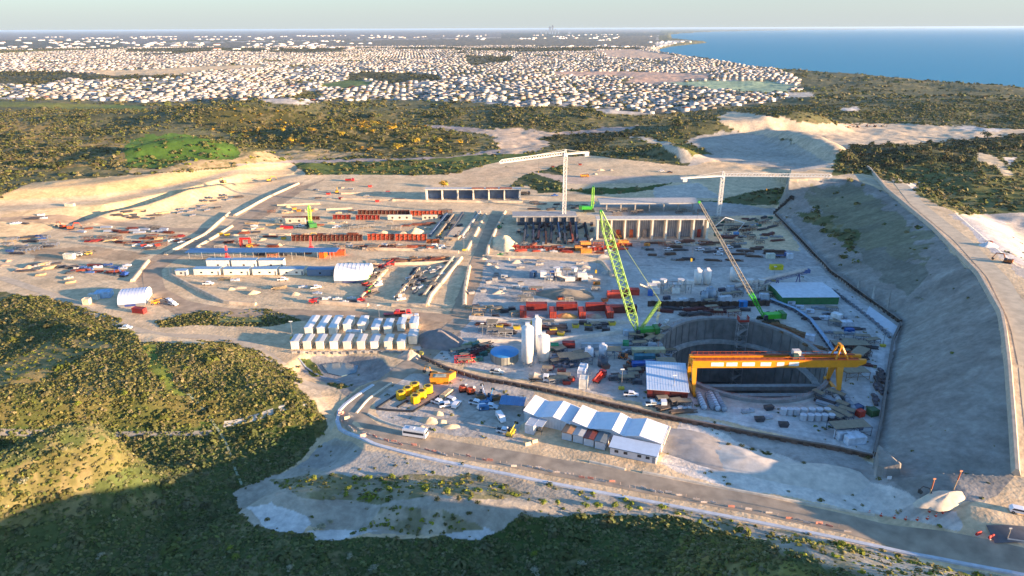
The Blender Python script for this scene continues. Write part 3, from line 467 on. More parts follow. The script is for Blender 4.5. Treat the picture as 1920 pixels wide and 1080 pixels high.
# ---------------------------------------------------------------- mesh kit
class MB:
    def __init__(s): s.v = []; s.f = []
    def add(s, V, F): o = len(s.v); s.v += [tuple(map(float, p)) for p in V]; s.f += [tuple(i+o for i in q) for q in F]; return s
    def box(s, x, y, z, sx, sy, sz, a=0, tx=1, ty=1):
        c, n = math.cos(a), math.sin(a); V = []
        for k, (fx, fy) in ((0,(1,1)),(1,(tx,ty))):
            for u, w_ in ((-1,-1),(1,-1),(1,1),(-1,1)): lx, ly = u*sx/2*fx, w_*sy/2*fy; V.append((x+lx*c-ly*n, y+lx*n+ly*c, z+k*sz))
        return s.add(V, [(3,2,1,0),(4,5,6,7),(0,1,5,4),(1,2,6,5),(2,3,7,6),(3,0,4,7)])
    def tube(s, p0, p1, r0, r1=None, n=8, cap=True):
        V, F = tube_v(p0, p1, r0, r0 if r1 is None else r1, n)
        if cap: F = F+[tuple(range(n-1,-1,-1)), tuple(range(n, 2*n))]
        return s.add(V, F)
    def bar(s, p0, p1, t): return s.tube(p0, p1, t*.7, None, 4)
    def prism(s, poly, z0, z1):
        n = len(poly); V = [(a, b, z0) for a, b in poly]+[(a, b, z1) for a, b in poly]
        return s.add(V, [tuple(range(n-1,-1,-1)), tuple(range(n, 2*n))]+[(i,(i+1)%n,n+(i+1)%n,n+i) for i in range(n)])
    def xprism(s, prof, x0, x1):            # profile in (y, z), extruded along x
        n = len(prof); V = [(x0, a, b) for a, b in prof]+[(x1, a, b) for a, b in prof]
        return s.add(V, [tuple(range(n)), tuple(range(2*n-1, n-1, -1))]+[(i, n+i, n+(i+1)%n, (i+1)%n) for i in range(n)])
    def yprism(s, prof, y0, y1):
        n = len(prof); V = [(a, y0, b) for a, b in prof]+[(a, y1, b) for a, b in prof]
        return s.add(V, [tuple(range(n-1,-1,-1)), tuple(range(n, 2*n))]+[((i+1)%n, n+(i+1)%n, n+i, i)[::-1] for i in range(n)])
    def lattice(s, p0, p1, w0, w1, bay, t, tb=None):
        p0, p1 = Vector(p0), Vector(p1); d = (p1-p0); L = d.length; d.normalize(); a = d.cross(Vector((0,0,1))) if abs(d.z) < .98 else Vector((1,0,0)); a.normalize(); b = d.cross(a)
        n = max(2, int(L/bay)); R_ = []
        for i in range(n+1):
            k = i/n; w_ = w0+(w1-w0)*k; c = p0+d*L*k; R_.append([c+a*w_/2*x+b*w_/2*y for x, y in ((-1,-1),(1,-1),(1,1),(-1,1))])
        for j in range(4): s.bar(R_[0][j], R_[n][j], t)
        for i in range(n):
            for j in range(4): s.bar(R_[i][j], R_[i+1][(j+1) % 4], (tb or t*.6)); s.bar(R_[i][j], R_[i][(j+1) % 4], (tb or t*.6))
        return s
    def mesh(s, name, mat, smooth=False):
        me = bpy.data.meshes.new(name); me.from_pydata(s.v, [], s.f)
        if smooth: me.polygons.foreach_set('use_smooth', [True]*len(me.polygons))
        me.materials.append(mat); me.update(); return me
def thing(name, label, cat, p, rz=0, group=None, sc=None):
    e = bpy.data.objects.new(name, None); COL.objects.link(e); e.location = p; e.rotation_euler = (0, 0, rz); e.empty_display_size = 1
    if sc: e.scale = sc
    e['label'] = label; e['category'] = cat
    if group: e['group'] = group
    return e
def part(e, name, mb, mat, smooth=False, label=None):
    o = link(name, mb.mesh(name, mat, smooth), e)
    if label: o['label'] = label
    return o
def single(name, mb, mat, label, cat, p=(0,0,0), rz=0, group=None, smooth=False):
    o = link(name, mb.mesh(name, mat, smooth)); o.location = p; o.rotation_euler = (0,0,rz); o['label'] = label; o['category'] = cat
    if group: o['group'] = group
    return o
KIT = {}
def kit(key, fn):
    """parts of one kind of thing: [(name, mesh, index of parent part or None)], built once and shared by its copies"""
    if key not in KIT: KIT[key] = fn()
    return KIT[key]
def place(parts, name, label, cat, p, rz=0, group=None, sc=None):
    if len(parts) == 1:
        o = link(name, parts[0][1]); o.location = p; o.rotation_euler = (0,0,rz); o['label'] = label; o['category'] = cat
        if group: o['group'] = group
        return o
    e = thing(name, label, cat, p, rz, group, sc); obs = []
    for nm, me, pr in parts: obs.append(link(nm, me, e if pr is None else obs[pr]))
    return e
BLK = (38,38,40); GLS = M((40,52,64), .12, 0, .05); TYR = M((34,33,33), .9); STEEL = M((150,152,155), .4, .6); RUST = M((112,62,42), .85, 0, .35); CONC = M((176,170,160), .85, 0, .2, .3)
def r_container(L, Wd, Hh, c):
    def f():
        b = MB().box(0,0,.12,L-.1,Wd-.1,Hh-.24); n = int(L/.55)
        for i in range(n): x = -L/2+.3+i*(L-.5)/max(n-1,1); b.box(x,-Wd/2+.03,.2,.24,.07,Hh-.4); b.box(x,Wd/2-.03,.2,.24,.07,Hh-.4)
        fr = MB()
        for x in (-1,1):
            for y in (-1,1): fr.box(x*(L/2-.06), y*(Wd/2-.06), 0, .16, .16, Hh)
        for y in (-1,1):
            fr.box(0, y*(Wd/2-.06), Hh-.14, L-.3, .12, .14); fr.box(0, y*(Wd/2-.06), .02, L-.3, .12, .14)
        for x in (-1,1):
            fr.box(x*(L/2-.06), 0, Hh-.14, .12, Wd-.3, .14); fr.box(x*(L/2-.06), 0, .02, .12, Wd-.3, .14)
        m = M(c, .6, 0, .22); d = MB().box(L/2+.02, -Wd/4, .25, .06, Wd/2-.14, Hh-.5).box(L/2+.02, Wd/4, .25, .06, Wd/2-.14, Hh-.5)
        h = MB()
        for y in (-.5,.5): h.tube((L/2+.09, y, .3), (L/2+.09, y, Hh-.3), .03)
        return [('body', b.mesh('body', m), None), ('frame', fr.mesh('frame', m), None), ('door', d.mesh('door', m), None), ('locking_bar', h.mesh('locking_bar', STEEL), 2)]
    return kit(('cont', L, Wd, Hh, c), f)
def r_cabin(L, Wd, Hh, wc, rc, nw=3, door=True):
    def f():
        wl = MB().box(0,0,.25,L-.2,Wd-.2,Hh-.3); rf = MB().xprism([(-Wd/2-.15,Hh-.05),(Wd/2+.15,Hh-.05),(Wd/2+.15,Hh+.08),(0,Hh+.28),(-Wd/2-.15,Hh+.08)], -L/2-.15, L/2+.15)
        sk = MB()
        for x in np.linspace(-L/2+.6, L/2-.6, 4):
            for y in (-1,1): sk.box(x, y*(Wd/2-.5), -.2, .4, .4, .45)
        P_ = [('wall', wl.mesh('wall', M(wc, .6, 0, .08)), None), ('roof', rf.mesh('roof', M(rc, .35, 0, .1)), None), ('stump', sk.mesh('stump', CONC), None)]
        for i in range(nw):
            x = -L/2+L*(i+.7)/(nw+.4)
            for sy in (-1,1): P_.append(('window', MB().box(x, sy*(Wd/2-.08), 1.2, 1.1, .06, .9).mesh('window', GLS), None))
        if door: P_.append(('door', MB().box(L/2-.8, -Wd/2+.08, .3, .85, .06, 2.0).mesh('door', M((120,126,132))), None))
        return P_
    return kit(('cabin', L, Wd, Hh, wc, rc, nw, door), f)
def wheels(xs, hw, r, P_, w_=.26, nm='wheel'):
    for x in xs:
        for y in (-hw, hw): P_.append((nm, MB().tube((x,y-w_/2,r),(x,y+w_/2,r),r,None,12).mesh(nm, TYR), None)); P_.append(('rim', MB().tube((x,y-w_/2-.01,r),(x,y+w_/2+.01,r),r*.5,None,8).mesh('rim', STEEL), len(P_)-1))
def r_car(c, kind='ute'):
    def f():
        P_ = []; m = M(c, .25, 0, .05)
        if kind == 'ute':
            P_.append(('body', MB().yprism([(-2.6,.45),(2.55,.45),(2.6,.95),(1.35,1.08),(.75,1.72),(-.85,1.76),(-.95,1.1),(-2.6,1.1)], -.9, .9).mesh('body', m), None))
            P_.append(('tray', MB().box(-1.75,0,1.102,1.55,1.5,.05).mesh('tray', M(BLK)), 0)); gl = MB().yprism([(-.8,1.12),(1.2,1.12),(.72,1.62),(-.72,1.66)], -.915, .915)
        elif kind == 'van':
            P_.append(('body', MB().yprism([(-2.6,.4),(2.5,.4),(2.6,1.0),(2.1,1.25),(1.5,2.1),(-2.55,2.15)], -.95, .95).mesh('body', m), None)); gl = MB().yprism([(.2,1.25),(2.0,1.25),(1.45,1.95),(.2,1.95)], -.965, .965)
        else:
            P_.append(('body', MB().yprism([(-2.3,.4),(2.3,.4),(2.35,.9),(1.2,1.02),(.55,1.6),(-1.75,1.62),(-2.3,1.0)], -.9, .9).mesh('body', m), None)); gl = MB().yprism([(-2.0,1.05),(1.05,1.05),(.5,1.52),(-1.65,1.54)], -.915, .915)
        P_.append(('window', gl.mesh('window', GLS), None))
        for y in (-.65,.65): P_.append(('headlight', MB().box(2.56 if kind != 'suv' else 2.32, y, .7, .08, .35, .16).mesh('headlight', M((230,230,225), .2)), None))
        wheels((-1.6,1.55), .82, .38, P_); return P_
    return kit(('car', c, kind), f)
def r_bus():
    def f():
        P_ = [('body', MB().yprism([(-3.9,.4),(3.8,.4),(3.95,1.2),(3.7,2.75),(-3.9,2.8)], -1.15, 1.15).mesh('body', M((236,236,234), .3, 0, .04)), None)]
        P_.append(('window', MB().yprism([(-3.6,1.35),(3.3,1.35),(3.2,2.15),(-3.6,2.15)], -1.165, 1.165).mesh('window', GLS), None)); P_.append(('windscreen', MB().box(3.84,0,1.3,.12,2.0,1.1).mesh('windscreen', GLS), None))
        P_.append(('roof', MB().box(-.1,0,2.79,7.2,2.1,.12).mesh('roof', M((206,216,224), .4)), None)); P_.append(('vent', MB().box(-1,0,2.9,1.6,1.2,.22).mesh('vent', M((200,205,210))), 3))
        wheels((-2.4,2.5), 1.0, .45, P_); return P_
    return kit('bus', f)
def r_truck(cc, bc, kind='tip', L=7.5):
    def f():
        P_ = [('cab', MB().yprism([(L/2-2,.6),(L/2,.6),(L/2,1.6),(L/2-.35,2.7),(L/2-2,2.75)], -1.15, 1.15).mesh('cab', M(cc, .3)), None), ('windscreen', MB().yprism([(L/2-1.5,1.6),(L/2+.02,1.6),(L/2-.3,2.5),(L/2-1.5,2.5)], -1.165, 1.165).mesh('windscreen', GLS), 0),
              ('chassis', MB().box(-.6,0,.55,L-1.4,.9,.3).mesh('chassis', M(BLK)), None)]
        bl = L-2.6; bx = -L/2+bl/2+.1
        if kind == 'tip': b = MB().box(bx,0,.95,bl,2.4,.12).box(bx,-1.14,1.07,bl,.12,1.1).box(bx,1.14,1.07,bl,.12,1.1).box(bx-bl/2+.06,0,1.07,.12,2.16,1.1).box(bx+bl/2-.06,0,1.07,.12,2.16,1.1)
        elif kind == 'mixer': b = MB().tube((bx-bl/2,0,2.5),(bx-.5,0,2.1),.55,1.2,12).tube((bx-.5,0,2.1),(bx+bl/2-.2,0,1.75),1.2,.8,12).box(bx,0,.9,bl,1.0,.3)
        elif kind == 'tank': b = MB().tube((bx-bl/2,0,1.9),(bx+bl/2,0,1.9),1.05,None,14).box(bx,0,.88,bl,1.2,.2)
        elif kind == 'crane': b = MB().box(bx,0,.9,bl,2.4,.6).box(bx+1,0,1.5,1.6,1.8,1.1).tube((bx-bl/2-1,0,2.2),(bx+bl/2+1.2,0,3.1),.32,.22,6)
        else: b = MB().box(bx,0,.95,bl,2.4,.15)
        P_.append(('body' if kind != 'flat' else 'tray', b.mesh('body', M(bc, .5, 0, .2)), None)); wheels((L/2-1.1,-L/2+1,-L/2+2.2), .98, .48, P_, .34); return P_
    return kit(('truck', cc, bc, kind, L), f)
def r_exc(c, s=1.0, reach=(3.6,4.2,6.2,1.6)):
    def f():
        P_ = []; m = M(c, .5)
        for y in (-1.2,1.2): P_.append(('track', MB().yprism([(-1.9*s,.25),(-1.6*s,0),(1.6*s,0),(1.9*s,.25),(1.9*s,.7),(1.5*s,.9),(-1.5*s,.9),(-1.9*s,.7)], (y-.28)*s, (y+.28)*s).mesh('track', M(BLK)), None))
        P_.append(('house', MB().box(-.5*s,0,1.05*s,3.4*s,2.5*s,1.1*s,0,.94,.94).box(-1.7*s,0,1.1*s,.9*s,2.4*s,1.25*s).mesh('house', m), None)); P_.append(('cab', MB().box(.75*s,.75*s,1.1*s,1.3*s,.95*s,1.6*s,0,.85,.9).mesh('cab', GLS), 2))
        a, b, x2, z2 = reach; P_.append(('boom', MB().tube((.9*s,-.2*s,1.5*s),(a*.6*s,-.2*s,b*s),.28*s,.3*s,4).tube((a*.6*s,-.2*s,b*s),(x2*.82*s,-.2*s,b*.95*s),.3*s,.2*s,4).mesh('boom', m), None))
        P_.append(('arm', MB().tube((x2*.8*s,-.2*s,b*.98*s),(x2*s,-.2*s,z2*s),.2*s,.14*s,4).mesh('arm', m), None)); P_.append(('bucket', MB().yprism([(x2*s-.2,z2*s+.1),(x2*s+.3,z2*s),(x2*s+.2,z2*s-.9),(x2*s-.6,z2*s-1.0),(x2*s-.9,z2*s-.5)], -.8*s, .4*s).mesh('bucket', M((70,66,62))), None))
        return P_
    return kit(('exc', c, s, reach), f)
def r_lift(c):
    def f():
        P_ = [('chassis', MB().box(0,0,.5,3.6,1.9,.8).mesh('chassis', M(c, .5)), None), ('cab', MB().box(.1,.5,1.3,1.4,.9,1.1,0,.85,.9).mesh('cab', GLS), None), ('boom', MB().tube((-1.7,-.35,1.7),(3.6,-.35,2.6),.2,.14,4).mesh('boom', M(c, .5)), None), ('fork', MB().box(3.9,-.35,2.0,.9,1.2,.12).box(3.5,-.35,2.0,.1,1.2,.9).mesh('fork', M(BLK)), 2)]
        wheels((-1.2,1.2), .95, .55, P_, .4); return P_
    return kit(('lift', c), f)
def r_silo(r, h, c=(234,230,222), skirt=True):
    def f():
        b = MB().tube((0,0,h*.12 if skirt else 0),(0,0,h*.93),r,None,20); cp = MB().tube((0,0,h*.93),(0,0,h),r*1.0,r*.25,20).box(0,0,h-.1,r*.7,r*.7,.8); P_ = [('shell', b.mesh('shell', M(c, .5, 0, .10), True), None), ('cap', cp.mesh('cap', M(c, .5)), None)]
        P_.append(('ladder', MB().box(r+.08,-.25,0,.05,.05,h*.95).box(r+.08,.25,0,.05,.05,h*.95).box(r+.3,0,h*.3,.06,.7,.06).box(r+.3,0,h*.6,.06,.7,.06).mesh('ladder', STEEL), None))
        if skirt:
            for i in range(4): a = i*math.pi/2+.78; P_.append(('leg', MB().bar((r*.85*math.cos(a),r*.85*math.sin(a),0),(r*.85*math.cos(a),r*.85*math.sin(a),h*.15),.18).mesh('leg', STEEL), None))
            P_.append(('hopper', MB().tube((0,0,h*.04),(0,0,h*.12),r*.25,r*.97,16).mesh('hopper', M(c, .5)), None))
        return P_
    return kit(('silo', r, h, c, skirt), f)
def r_bundle(L, Wd, Hh, c, seed=0):
    def f():
        R = random.Random(seed); b = MB(); nz = max(1, int(Hh/.45))
        for k in range(nz):
            for j in range(max(2, int(Wd/.5))):
                l = L*R.uniform(.75,1); b.box(R.uniform(-.1,.1)*L, -Wd/2+.25+j*.5, .12+k*.45, l, .36, .33, R.uniform(-.02,.02))
        s = MB().box(-L*.3,0,0,.2,Wd,.12).box(L*.3,0,0,.2,Wd,.12); return [('bars', b.mesh('bars', M(c, .7, 0, .35)), None), ('bearer', s.mesh('bearer', M((150,126,92))), None)]
    return kit(('bun', L, Wd, Hh, c, seed), f)
def r_pipes(L, n, r, c):
    def f():
        P_ = [('bearer', MB().box(-L*.3,0,0,.2,n*r*2,.15).box(L*.3,0,0,.2,n*r*2,.15).mesh('bearer', M((150,126,92))), None)]
        for k in range(2):
            for j in range(n-k): y = (j-(n-k-1)/2)*2*r; z = .15+r+k*r*1.74; P_.append(('pipe', MB().tube((-L/2,y,z),(L/2,y,z),r*.97,None,12).mesh('pipe', M(c, .4)), None))
        return P_
    return kit(('pip', L, n, r, c), f)
def r_skip(c, L=3.2, Wd=1.8, Hh=1.4, load=(90,84,76)):
    def f():
        b = MB().yprism([(-L/2+.4,0),(L/2-.4,0),(L/2,Hh),(L/2-.12,Hh),(-L/2+.12,Hh),(-L/2,Hh)], -Wd/2, Wd/2)
        return [('body', b.mesh('body', M(c, .6, 0, .2)), None), ('load', MB().box(0,0,Hh-.1,L*.82,Wd*.82,.28,0,.5,.5).mesh('load', M(load, .9, 0, .3)), None)]
    return kit(('skip', c, L, Wd, Hh, load), f)
def r_gen(c, L=3.4, Wd=1.5, Hh=1.7):
    def f():
        v = MB()
        for i in range(5): v.box(-L/2+.5+i*.3, -Wd/2-.01, .5, .12, .05, Hh-.8)
        return [('housing', MB().box(0,0,.2,L,Wd,Hh-.2,0,.97,.95).mesh('housing', M(c, .45)), None), ('vent', v.mesh('vent', M(BLK)), 0), ('skid', MB().box(0,-Wd/2+.15,0,L+.3,.15,.2).box(0,Wd/2-.15,0,L+.3,.15,.2).mesh('skid', M(BLK)), None), ('exhaust', MB().tube((L*.3,0,Hh-.02),(L*.3,0,Hh+.5),.08).mesh('exhaust', STEEL), None)]
    return kit(('gen', c, L, Wd, Hh), f)
def r_frame(L, Wd, Hh, c):
    def f():
        b = MB()
        for x in (-L/2,0,L/2):
            for y in (-Wd/2,Wd/2): b.bar((x,y,0),(x,y,Hh),.16)
            b.bar((x,-Wd/2,Hh),(x,Wd/2,Hh),.14)
        for y in (-Wd/2,Wd/2):
            b.bar((-L/2,y,Hh),(L/2,y,Hh),.16); b.bar((-L/2,y,Hh*.5),(L/2,y,Hh*.5),.12); b.bar((-L/2,y,0),(0,y,Hh),.1); b.bar((0,y,Hh),(L/2,y,0),.1)
        dk = MB().box(0,0,Hh+.1,L*.98,Wd*.9,.12); return [('frame', b.mesh('frame', M(c, .6, 0, .2)), None), ('deck', dk.mesh('deck', M((150,136,112), .8)), None)]
    return kit(('frm', L, Wd, Hh, c), f)
def heap_mesh(rx, ry, h, c, seed):
    n, m = 22, 9; V = []; F = []
    for j in range(m+1):
        t = j/m
        for i in range(n):
            a = 6.2832*i/n; k = 1+.16*math.sin(2*a+seed)+.09*math.sin(5*a+seed*2); rr = t*k; z = h*max(0,(1-t**1.25))*(1+.16*t*math.sin(5*a+9*t+seed))*(1 if j else .97)-(.25 if j == m else 0); V.append((rx*rr*math.cos(a), ry*rr*math.sin(a), z))
    for j in range(m):
        for i in range(n): F.append((j*n+i, (j+1)*n+i, (j+1)*n+(i+1)%n, j*n+(i+1)%n))
    return MB().add(V, F).mesh('heap', M(c, .95, 0, .14, .5), True)
def heap(u, v, rx, ry, h, c, label, rz=0, name='sand_heap', cat='heap', group=None):
    p = G(u, v); o = link(name, heap_mesh(rx, ry, h, c, u*.37)); o.location = (p.x, p.y, p.z-.1); o.rotation_euler = (0,0,rz); o['label'] = label; o['category'] = cat
    if group: o['group'] = group
def yaw(u0, v0, u1, v1): a, b = G(u0, v0), G(u1, v1); return math.atan2(b.y-a.y, b.x-a.x)
def strip(name, px, w_, mat, lift=.05, world=False, thick=0, step=3.0, kind='structure', **kw):
    """a road, kerb or low bund laid along a line on the ground"""
    pts = px if world else [tuple(G(*p)[:2]) for p in px]; Q = []
    for i in range(len(pts)-1):
        a, b = np.array(pts[i][:2]), np.array(pts[i+1][:2]); n = max(1, int(np.linalg.norm(b-a)/step))
        for k in range(n): Q.append(a+(b-a)*k/n)
    Q.append(np.array(pts[-1][:2])); Q = np.array(Q)
    for _ in range(3 if not thick else 1): Q[1:-1] = .25*Q[:-2]+.5*Q[1:-1]+.25*Q[2:]
    T = np.gradient(Q, axis=0); T /= np.linalg.norm(T, axis=1)[:, None]+1e-9; N_ = np.stack([-T[:,1], T[:,0]], 1); V = []; F = []
    if not thick:
        m = 5
        for i in range(len(Q)):
            for j in range(m): p = Q[i]+N_[i]*w_*(j/(m-1)-.5); V.append((p[0], p[1], 0))
        V = np.array(V); V[:,2] = H(V[:,0], V[:,1])+lift
        F = [(i*m+j, (i+1)*m+j, (i+1)*m+j+1, i*m+j+1) for i in range(len(Q)-1) for j in range(m-1)]
        me = MB().add(V, F).mesh(name, mat, True)
        for p in me.polygons: pass
    else:
        zc = H(Q[:,0], Q[:,1]); tp = kw.pop('taper', .5)
        for i in range(len(Q)):
            for s_, z_ in ((-.5,-.25),(-.5*tp,thick),(.5*tp,thick),(.5,-.25)): p = Q[i]+N_[i]*w_*s_; V.append((p[0], p[1], zc[i]+z_))
        F = [(i*4+j, i*4+j+1, (i+1)*4+j+1, (i+1)*4+j) for i in range(len(Q)-1) for j in range(3)]+[(0,3,2,1), tuple(4*(len(Q)-1)+k for k in (0,1,2,3))]
        me = MB().add(V, F).mesh(name, mat)
    o = link(name, me)
    if kind: o['kind'] = kind
    for a, b in kw.items(): o[a] = b
    return o
# ---------------------------------------------------------------- roads, kerbs, bunds
RDM = M((172,155,132), .9, 0, .2, .25, 'road_gravel'); HAUL = M((184,158,128), .95, 0, .2, .2, 'haul_gravel')
strip('access_road', [(868,598),(835,628),(800,665),(745,702),(698,732),(666,762),(664,790),(700,813),(800,834),(1000,868),(1200,905),(1400,943),(1600,985),(1800,1030),(2010,1082)], 8.5, RDM, .06)
strip('haul_road', [(560,342),(470,402),(400,452),(330,478),(284,508),(290,545),(340,572),(420,586),(560,590),(700,590),(800,594),(852,598)], 9, HAUL, .06)
strip('haul_road', [(0,412),(110,406),(200,416),(320,430),(430,432)], 7, HAUL, .06)
strip('haul_road', [(862,596),(872,560),(893,500),(908,460),(930,402)], 8, HAUL, .08)
strip('ridge_road', [(1500,319),(1580,322),(1640,336),(1720,384),(1806,452),(1872,522),(1914,600),(1938,700),(1950,800),(1970,900)], 8.0, M((200,184,156), .95, 0, .14, .3), .08)
strip('service_track', [(0,520),(60,540),(130,565),(190,595),(240,615),(300,628),(400,632),(470,645),(520,680),(560,712),(610,728)], 4.5, M((205,184,154), .95, 0, .15, .3), .06)
strip('drain', [(700,722),(668,742),(636,768),(628,792),(648,812),(700,833),(800,859),(1000,900),(1200,938),(1400,976),(1600,1016),(1750,1046),(1990,1098)], 1.5, M((204,208,212), .6, 0, .12), thick=.35, taper=.7)
strip('drain', [(560,672),(575,690),(600,706),(640,716)], 1.0, M((150,160,170), .6), thick=.2)
BD = M((214,190,158), .95, 0, .2, .4); CB = M((205,196,182), .85, 0, .15)
def bund(px, w_, h, mat, label, cat='bund', name='sand_bund', taper=.35): return strip(name, px, w_, mat, thick=h, taper=taper, kind=None, label=label, category=cat)
bund([(1600,332),(1662,357),(1748,428),(1834,516),(1876,590),(1890,690),(1898,800),(1904,892)], 2.4, 1.7, M((196,178,154), .95, 0, .12), 'long grey-brown bund wall along the edge of the road above the big batter', 'bund')
for k, (px, lb) in enumerate([
  ([(910,402),(892,438),(875,470)],'sand bund on the left side of the central haul road, its far half'),
  ([(865,484),(838,518),(807,555),(800,574)],'sand bund on the left side of the central haul road, its near half'),
  ([(947,397),(930,430),(915,465),(912,484),(955,488)],'sand bund on the right side of the central haul road'),
  ([(850,484),(822,520),(795,556)],'low sand bund along the left of the narrow trench by the haul road'),
  ([(892,399),(884,416),(875,435)],'short pale bund between the slabs and the central haul road'),
  ([(735,573),(800,574)],'short pale bund closing the near end of the narrow trench'),
  ([(600,568),(690,574)],'low pale bund in front of the domed shelter yard'),
  ([(690,574),(668,570),(700,535),(725,505)],'low bund beside the dark trench right of the domed shelter'),
  ([(430,400),(385,440),(310,478)],'sand bund between the steel yard and the left haul road'),
  ([(560,345),(500,372),(440,405)],'sand bund on the far left haul road rising to the north'),
  ([(435,425),(400,447),(365,468),(480,474),(560,476)],'sand bund along the inner side of the left haul road'),
  ([(320,505),(322,518),(345,530),(420,568),(480,572)],'curved sand bund round the cabin yard at the left haul road'),
  ([(278,490),(262,510),(248,528)],'short bright bund on the outside of the left haul road bend'),
  ([(640,374),(800,378),(980,380)],'long straight bund in front of the far pale concrete shell'),
  ([(680,468),(790,470),(860,474)],'low straight bund below the rusty wall rows'),
  ([(700,498),(790,495),(850,492)],'low straight bund in front of the brown timber piles'),
  ([(905,482),(1000,484),(1130,492),(1150,520)],'bund along the top of the grey yard with the white plant'),
  ([(880,500),(872,540),(870,575)],'curved bund on the left edge of the grey yard'),
  ([(880,597),(1000,603),(1120,604),(1180,606)],'long low beige wall in front of the red containers'),
  ([(895,640),(1000,642),(1100,632),(1180,622)],'low grey kerb bund above the tanks and silos')]):
    bund(px, 2.6, 1.3, BD if k < 18 else CB, lb)
SF = [(646,770),(640,790),(664,808),(720,826),(830,850),(1000,880),(1200,916),(1450,966),(1600,998)]
e = thing('safety_fence', 'long pink and white safety mesh fence along the outer edge of the access road', 'fence', G(*SF[0])); o0 = G(*SF[0]); fa, fb, fc = MB(), MB(), MB(); rr0 = random.Random(4)
for i in range(len(SF)-1):
    a, d = G(*SF[i])-o0, G(*SF[i+1])-o0; L = (d-a).length; n = int(L/2.2); an = math.atan2(d.y-a.y, d.x-a.x)
    for k in range(n):
        m = a.lerp(d, (k+.5)/n); m.x += rr0.uniform(-.5,.5); m.y += rr0.uniform(-.7,.7); fc.bar(m, m+Vector((0,0,1.0)), .06)
        if rr0.random() < .62: (fa if rr0.random() < .45 else fb).box(m.x, m.y, m.z+.1, 1.7, .08, rr0.uniform(.35,.75), an+rr0.uniform(-.3,.3))
part(e, 'pink_mesh', fa, M((220,150,130), .8, 0, .2))['kind'] = 'stuff'; part(e, 'white_mesh', fb, M((220,208,196), .8, 0, .2))['kind'] = 'stuff'; part(e, 'post', fc, M((190,170,160)))
strip('track', [(-40,813),(120,813),(300,814),(400,812)], 1.8, M((150,146,136), .95), .08)
strip('track', [(420,797),(480,783),(530,768),(575,757)], 1.6, M((204,196,180), .95), .1)
strip('track', [(455,912),(440,880),(428,840),(418,812),(395,785),(372,755),(345,735)], .7, M((150,160,130), .95), .12)
pw = bpy.data.materials.new('pond_water'); pw.use_nodes = True; pw.node_tree.nodes['Principled BSDF'].inputs['Base Color'].default_value = (*lin((96,120,130)), 1); pw.node_tree.nodes['Principled BSDF'].inputs['Roughness'].default_value = .12
pq = W([(604,683),(640,678),(672,684),(668,697),(640,704),(615,698)], -2); ph = float(H(np.array([pq[:,0].mean()]), np.array([pq[:,1].mean()]))[0])+.35
o = link('pond', MB().prism([tuple(q) for q in pq], ph-.6, ph).mesh('pond', pw)); o['kind'] = 'structure'
# brown sheet pile wall round the working floor
PW = M((118,92,78), .8, 0, .35, .5)
def wall_line(px, h, t, mat, label, name='sheet_pile_wall', cat='wall', rib=1.6, coping=None):
    pts = [G(*p) for p in px]; e = thing(name, label, cat, pts[0], 0); o = pts[0]; b = MB(); c = MB()
    for i in range(len(pts)-1):
        a, d = pts[i]-o, pts[i+1]-o; L = (d-a).length; n = max(1, int(L/rib)); an = math.atan2(d.y-a.y, d.x-a.x)
        for k in range(n):
            m = a.lerp(d, (k+.5)/n); off = .28*(1 if k % 2 else -1); zz = float(H(np.array([m.x+o.x]), np.array([m.y+o.y]))[0])-o.z
            b.box(m.x-math.sin(an)*off, m.y+math.cos(an)*off, zz-.5, L/n*1.02, t, h+.5, an)
            if coping: c.box(m.x, m.y, zz+h+.004, L/n*1.01, t*2.4, .22, an)
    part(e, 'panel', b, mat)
    if coping: part(e, 'coping', c, coping)
    return e
for px, lb in (([(1105,866),(1172,881)],'short pale kerb berm on the inner edge of the access road below the cabins'),([(1205,886),(1320,908),(1440,931),(1640,966)],'long pale kerb berm on the inner edge of the access road'),([(690,776),(720,792),(770,806)],'pale kerb berm inside the road bend by the yellow bins'),([(668,775),(690,748),(735,718)],'low pale berm on the inner side of the road above the bend')): bund(px, 1.3, .45, M((222,208,184), .9), lb, 'berm')
wall_line([(790,672),(838,694),(905,714),(1000,730),(1100,752),(1240,784),(1400,815),(1560,843),(1636,860)], 1.3, .3, PW, 'long brown sheet pile wall between the working floor and the site offices', coping=M((126,110,98)))
wall_line([(1638,856),(1652,790),(1664,702),(1674,640),(1688,610)], 1.5, .35, PW, 'brown sheet pile wall at the foot of the big batter, right of the gantry crane', coping=M((120,112,104)))
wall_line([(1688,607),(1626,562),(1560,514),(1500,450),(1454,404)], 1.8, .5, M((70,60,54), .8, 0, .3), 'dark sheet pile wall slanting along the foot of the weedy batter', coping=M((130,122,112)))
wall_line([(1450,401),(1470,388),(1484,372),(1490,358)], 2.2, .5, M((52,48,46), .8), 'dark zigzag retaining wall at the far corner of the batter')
wall_line([(1660,588),(1600,548),(1520,478),(1460,412)], .7, .25, M((170,160,148)), 'low pale concrete kerb wall running beside the slanting sheet pile wall', name='kerb_wall')
wall_line([(1214,574),(1300,575),(1380,575),(1442,573)], 2.6, .5, M((74,58,50), .8, 0, .3), 'long dark steel wall behind the shaft and in front of the plant', name='steel_wall')
wall_line([(1444,566),(1490,584),(1520,605),(1540,632),(1562,664)], 1.6, .6, M((82,86,98), .7), 'dark curved ramp wall descending right of the shaft', name='ramp_wall', coping=M((150,176,200)))
wall_line([(1560,545),(1600,575),(1640,606),(1668,634)], 1.2, .5, M((120,126,134)), 'grey kerb wall beside the pale strip at the far right of the floor', name='kerb_wall')
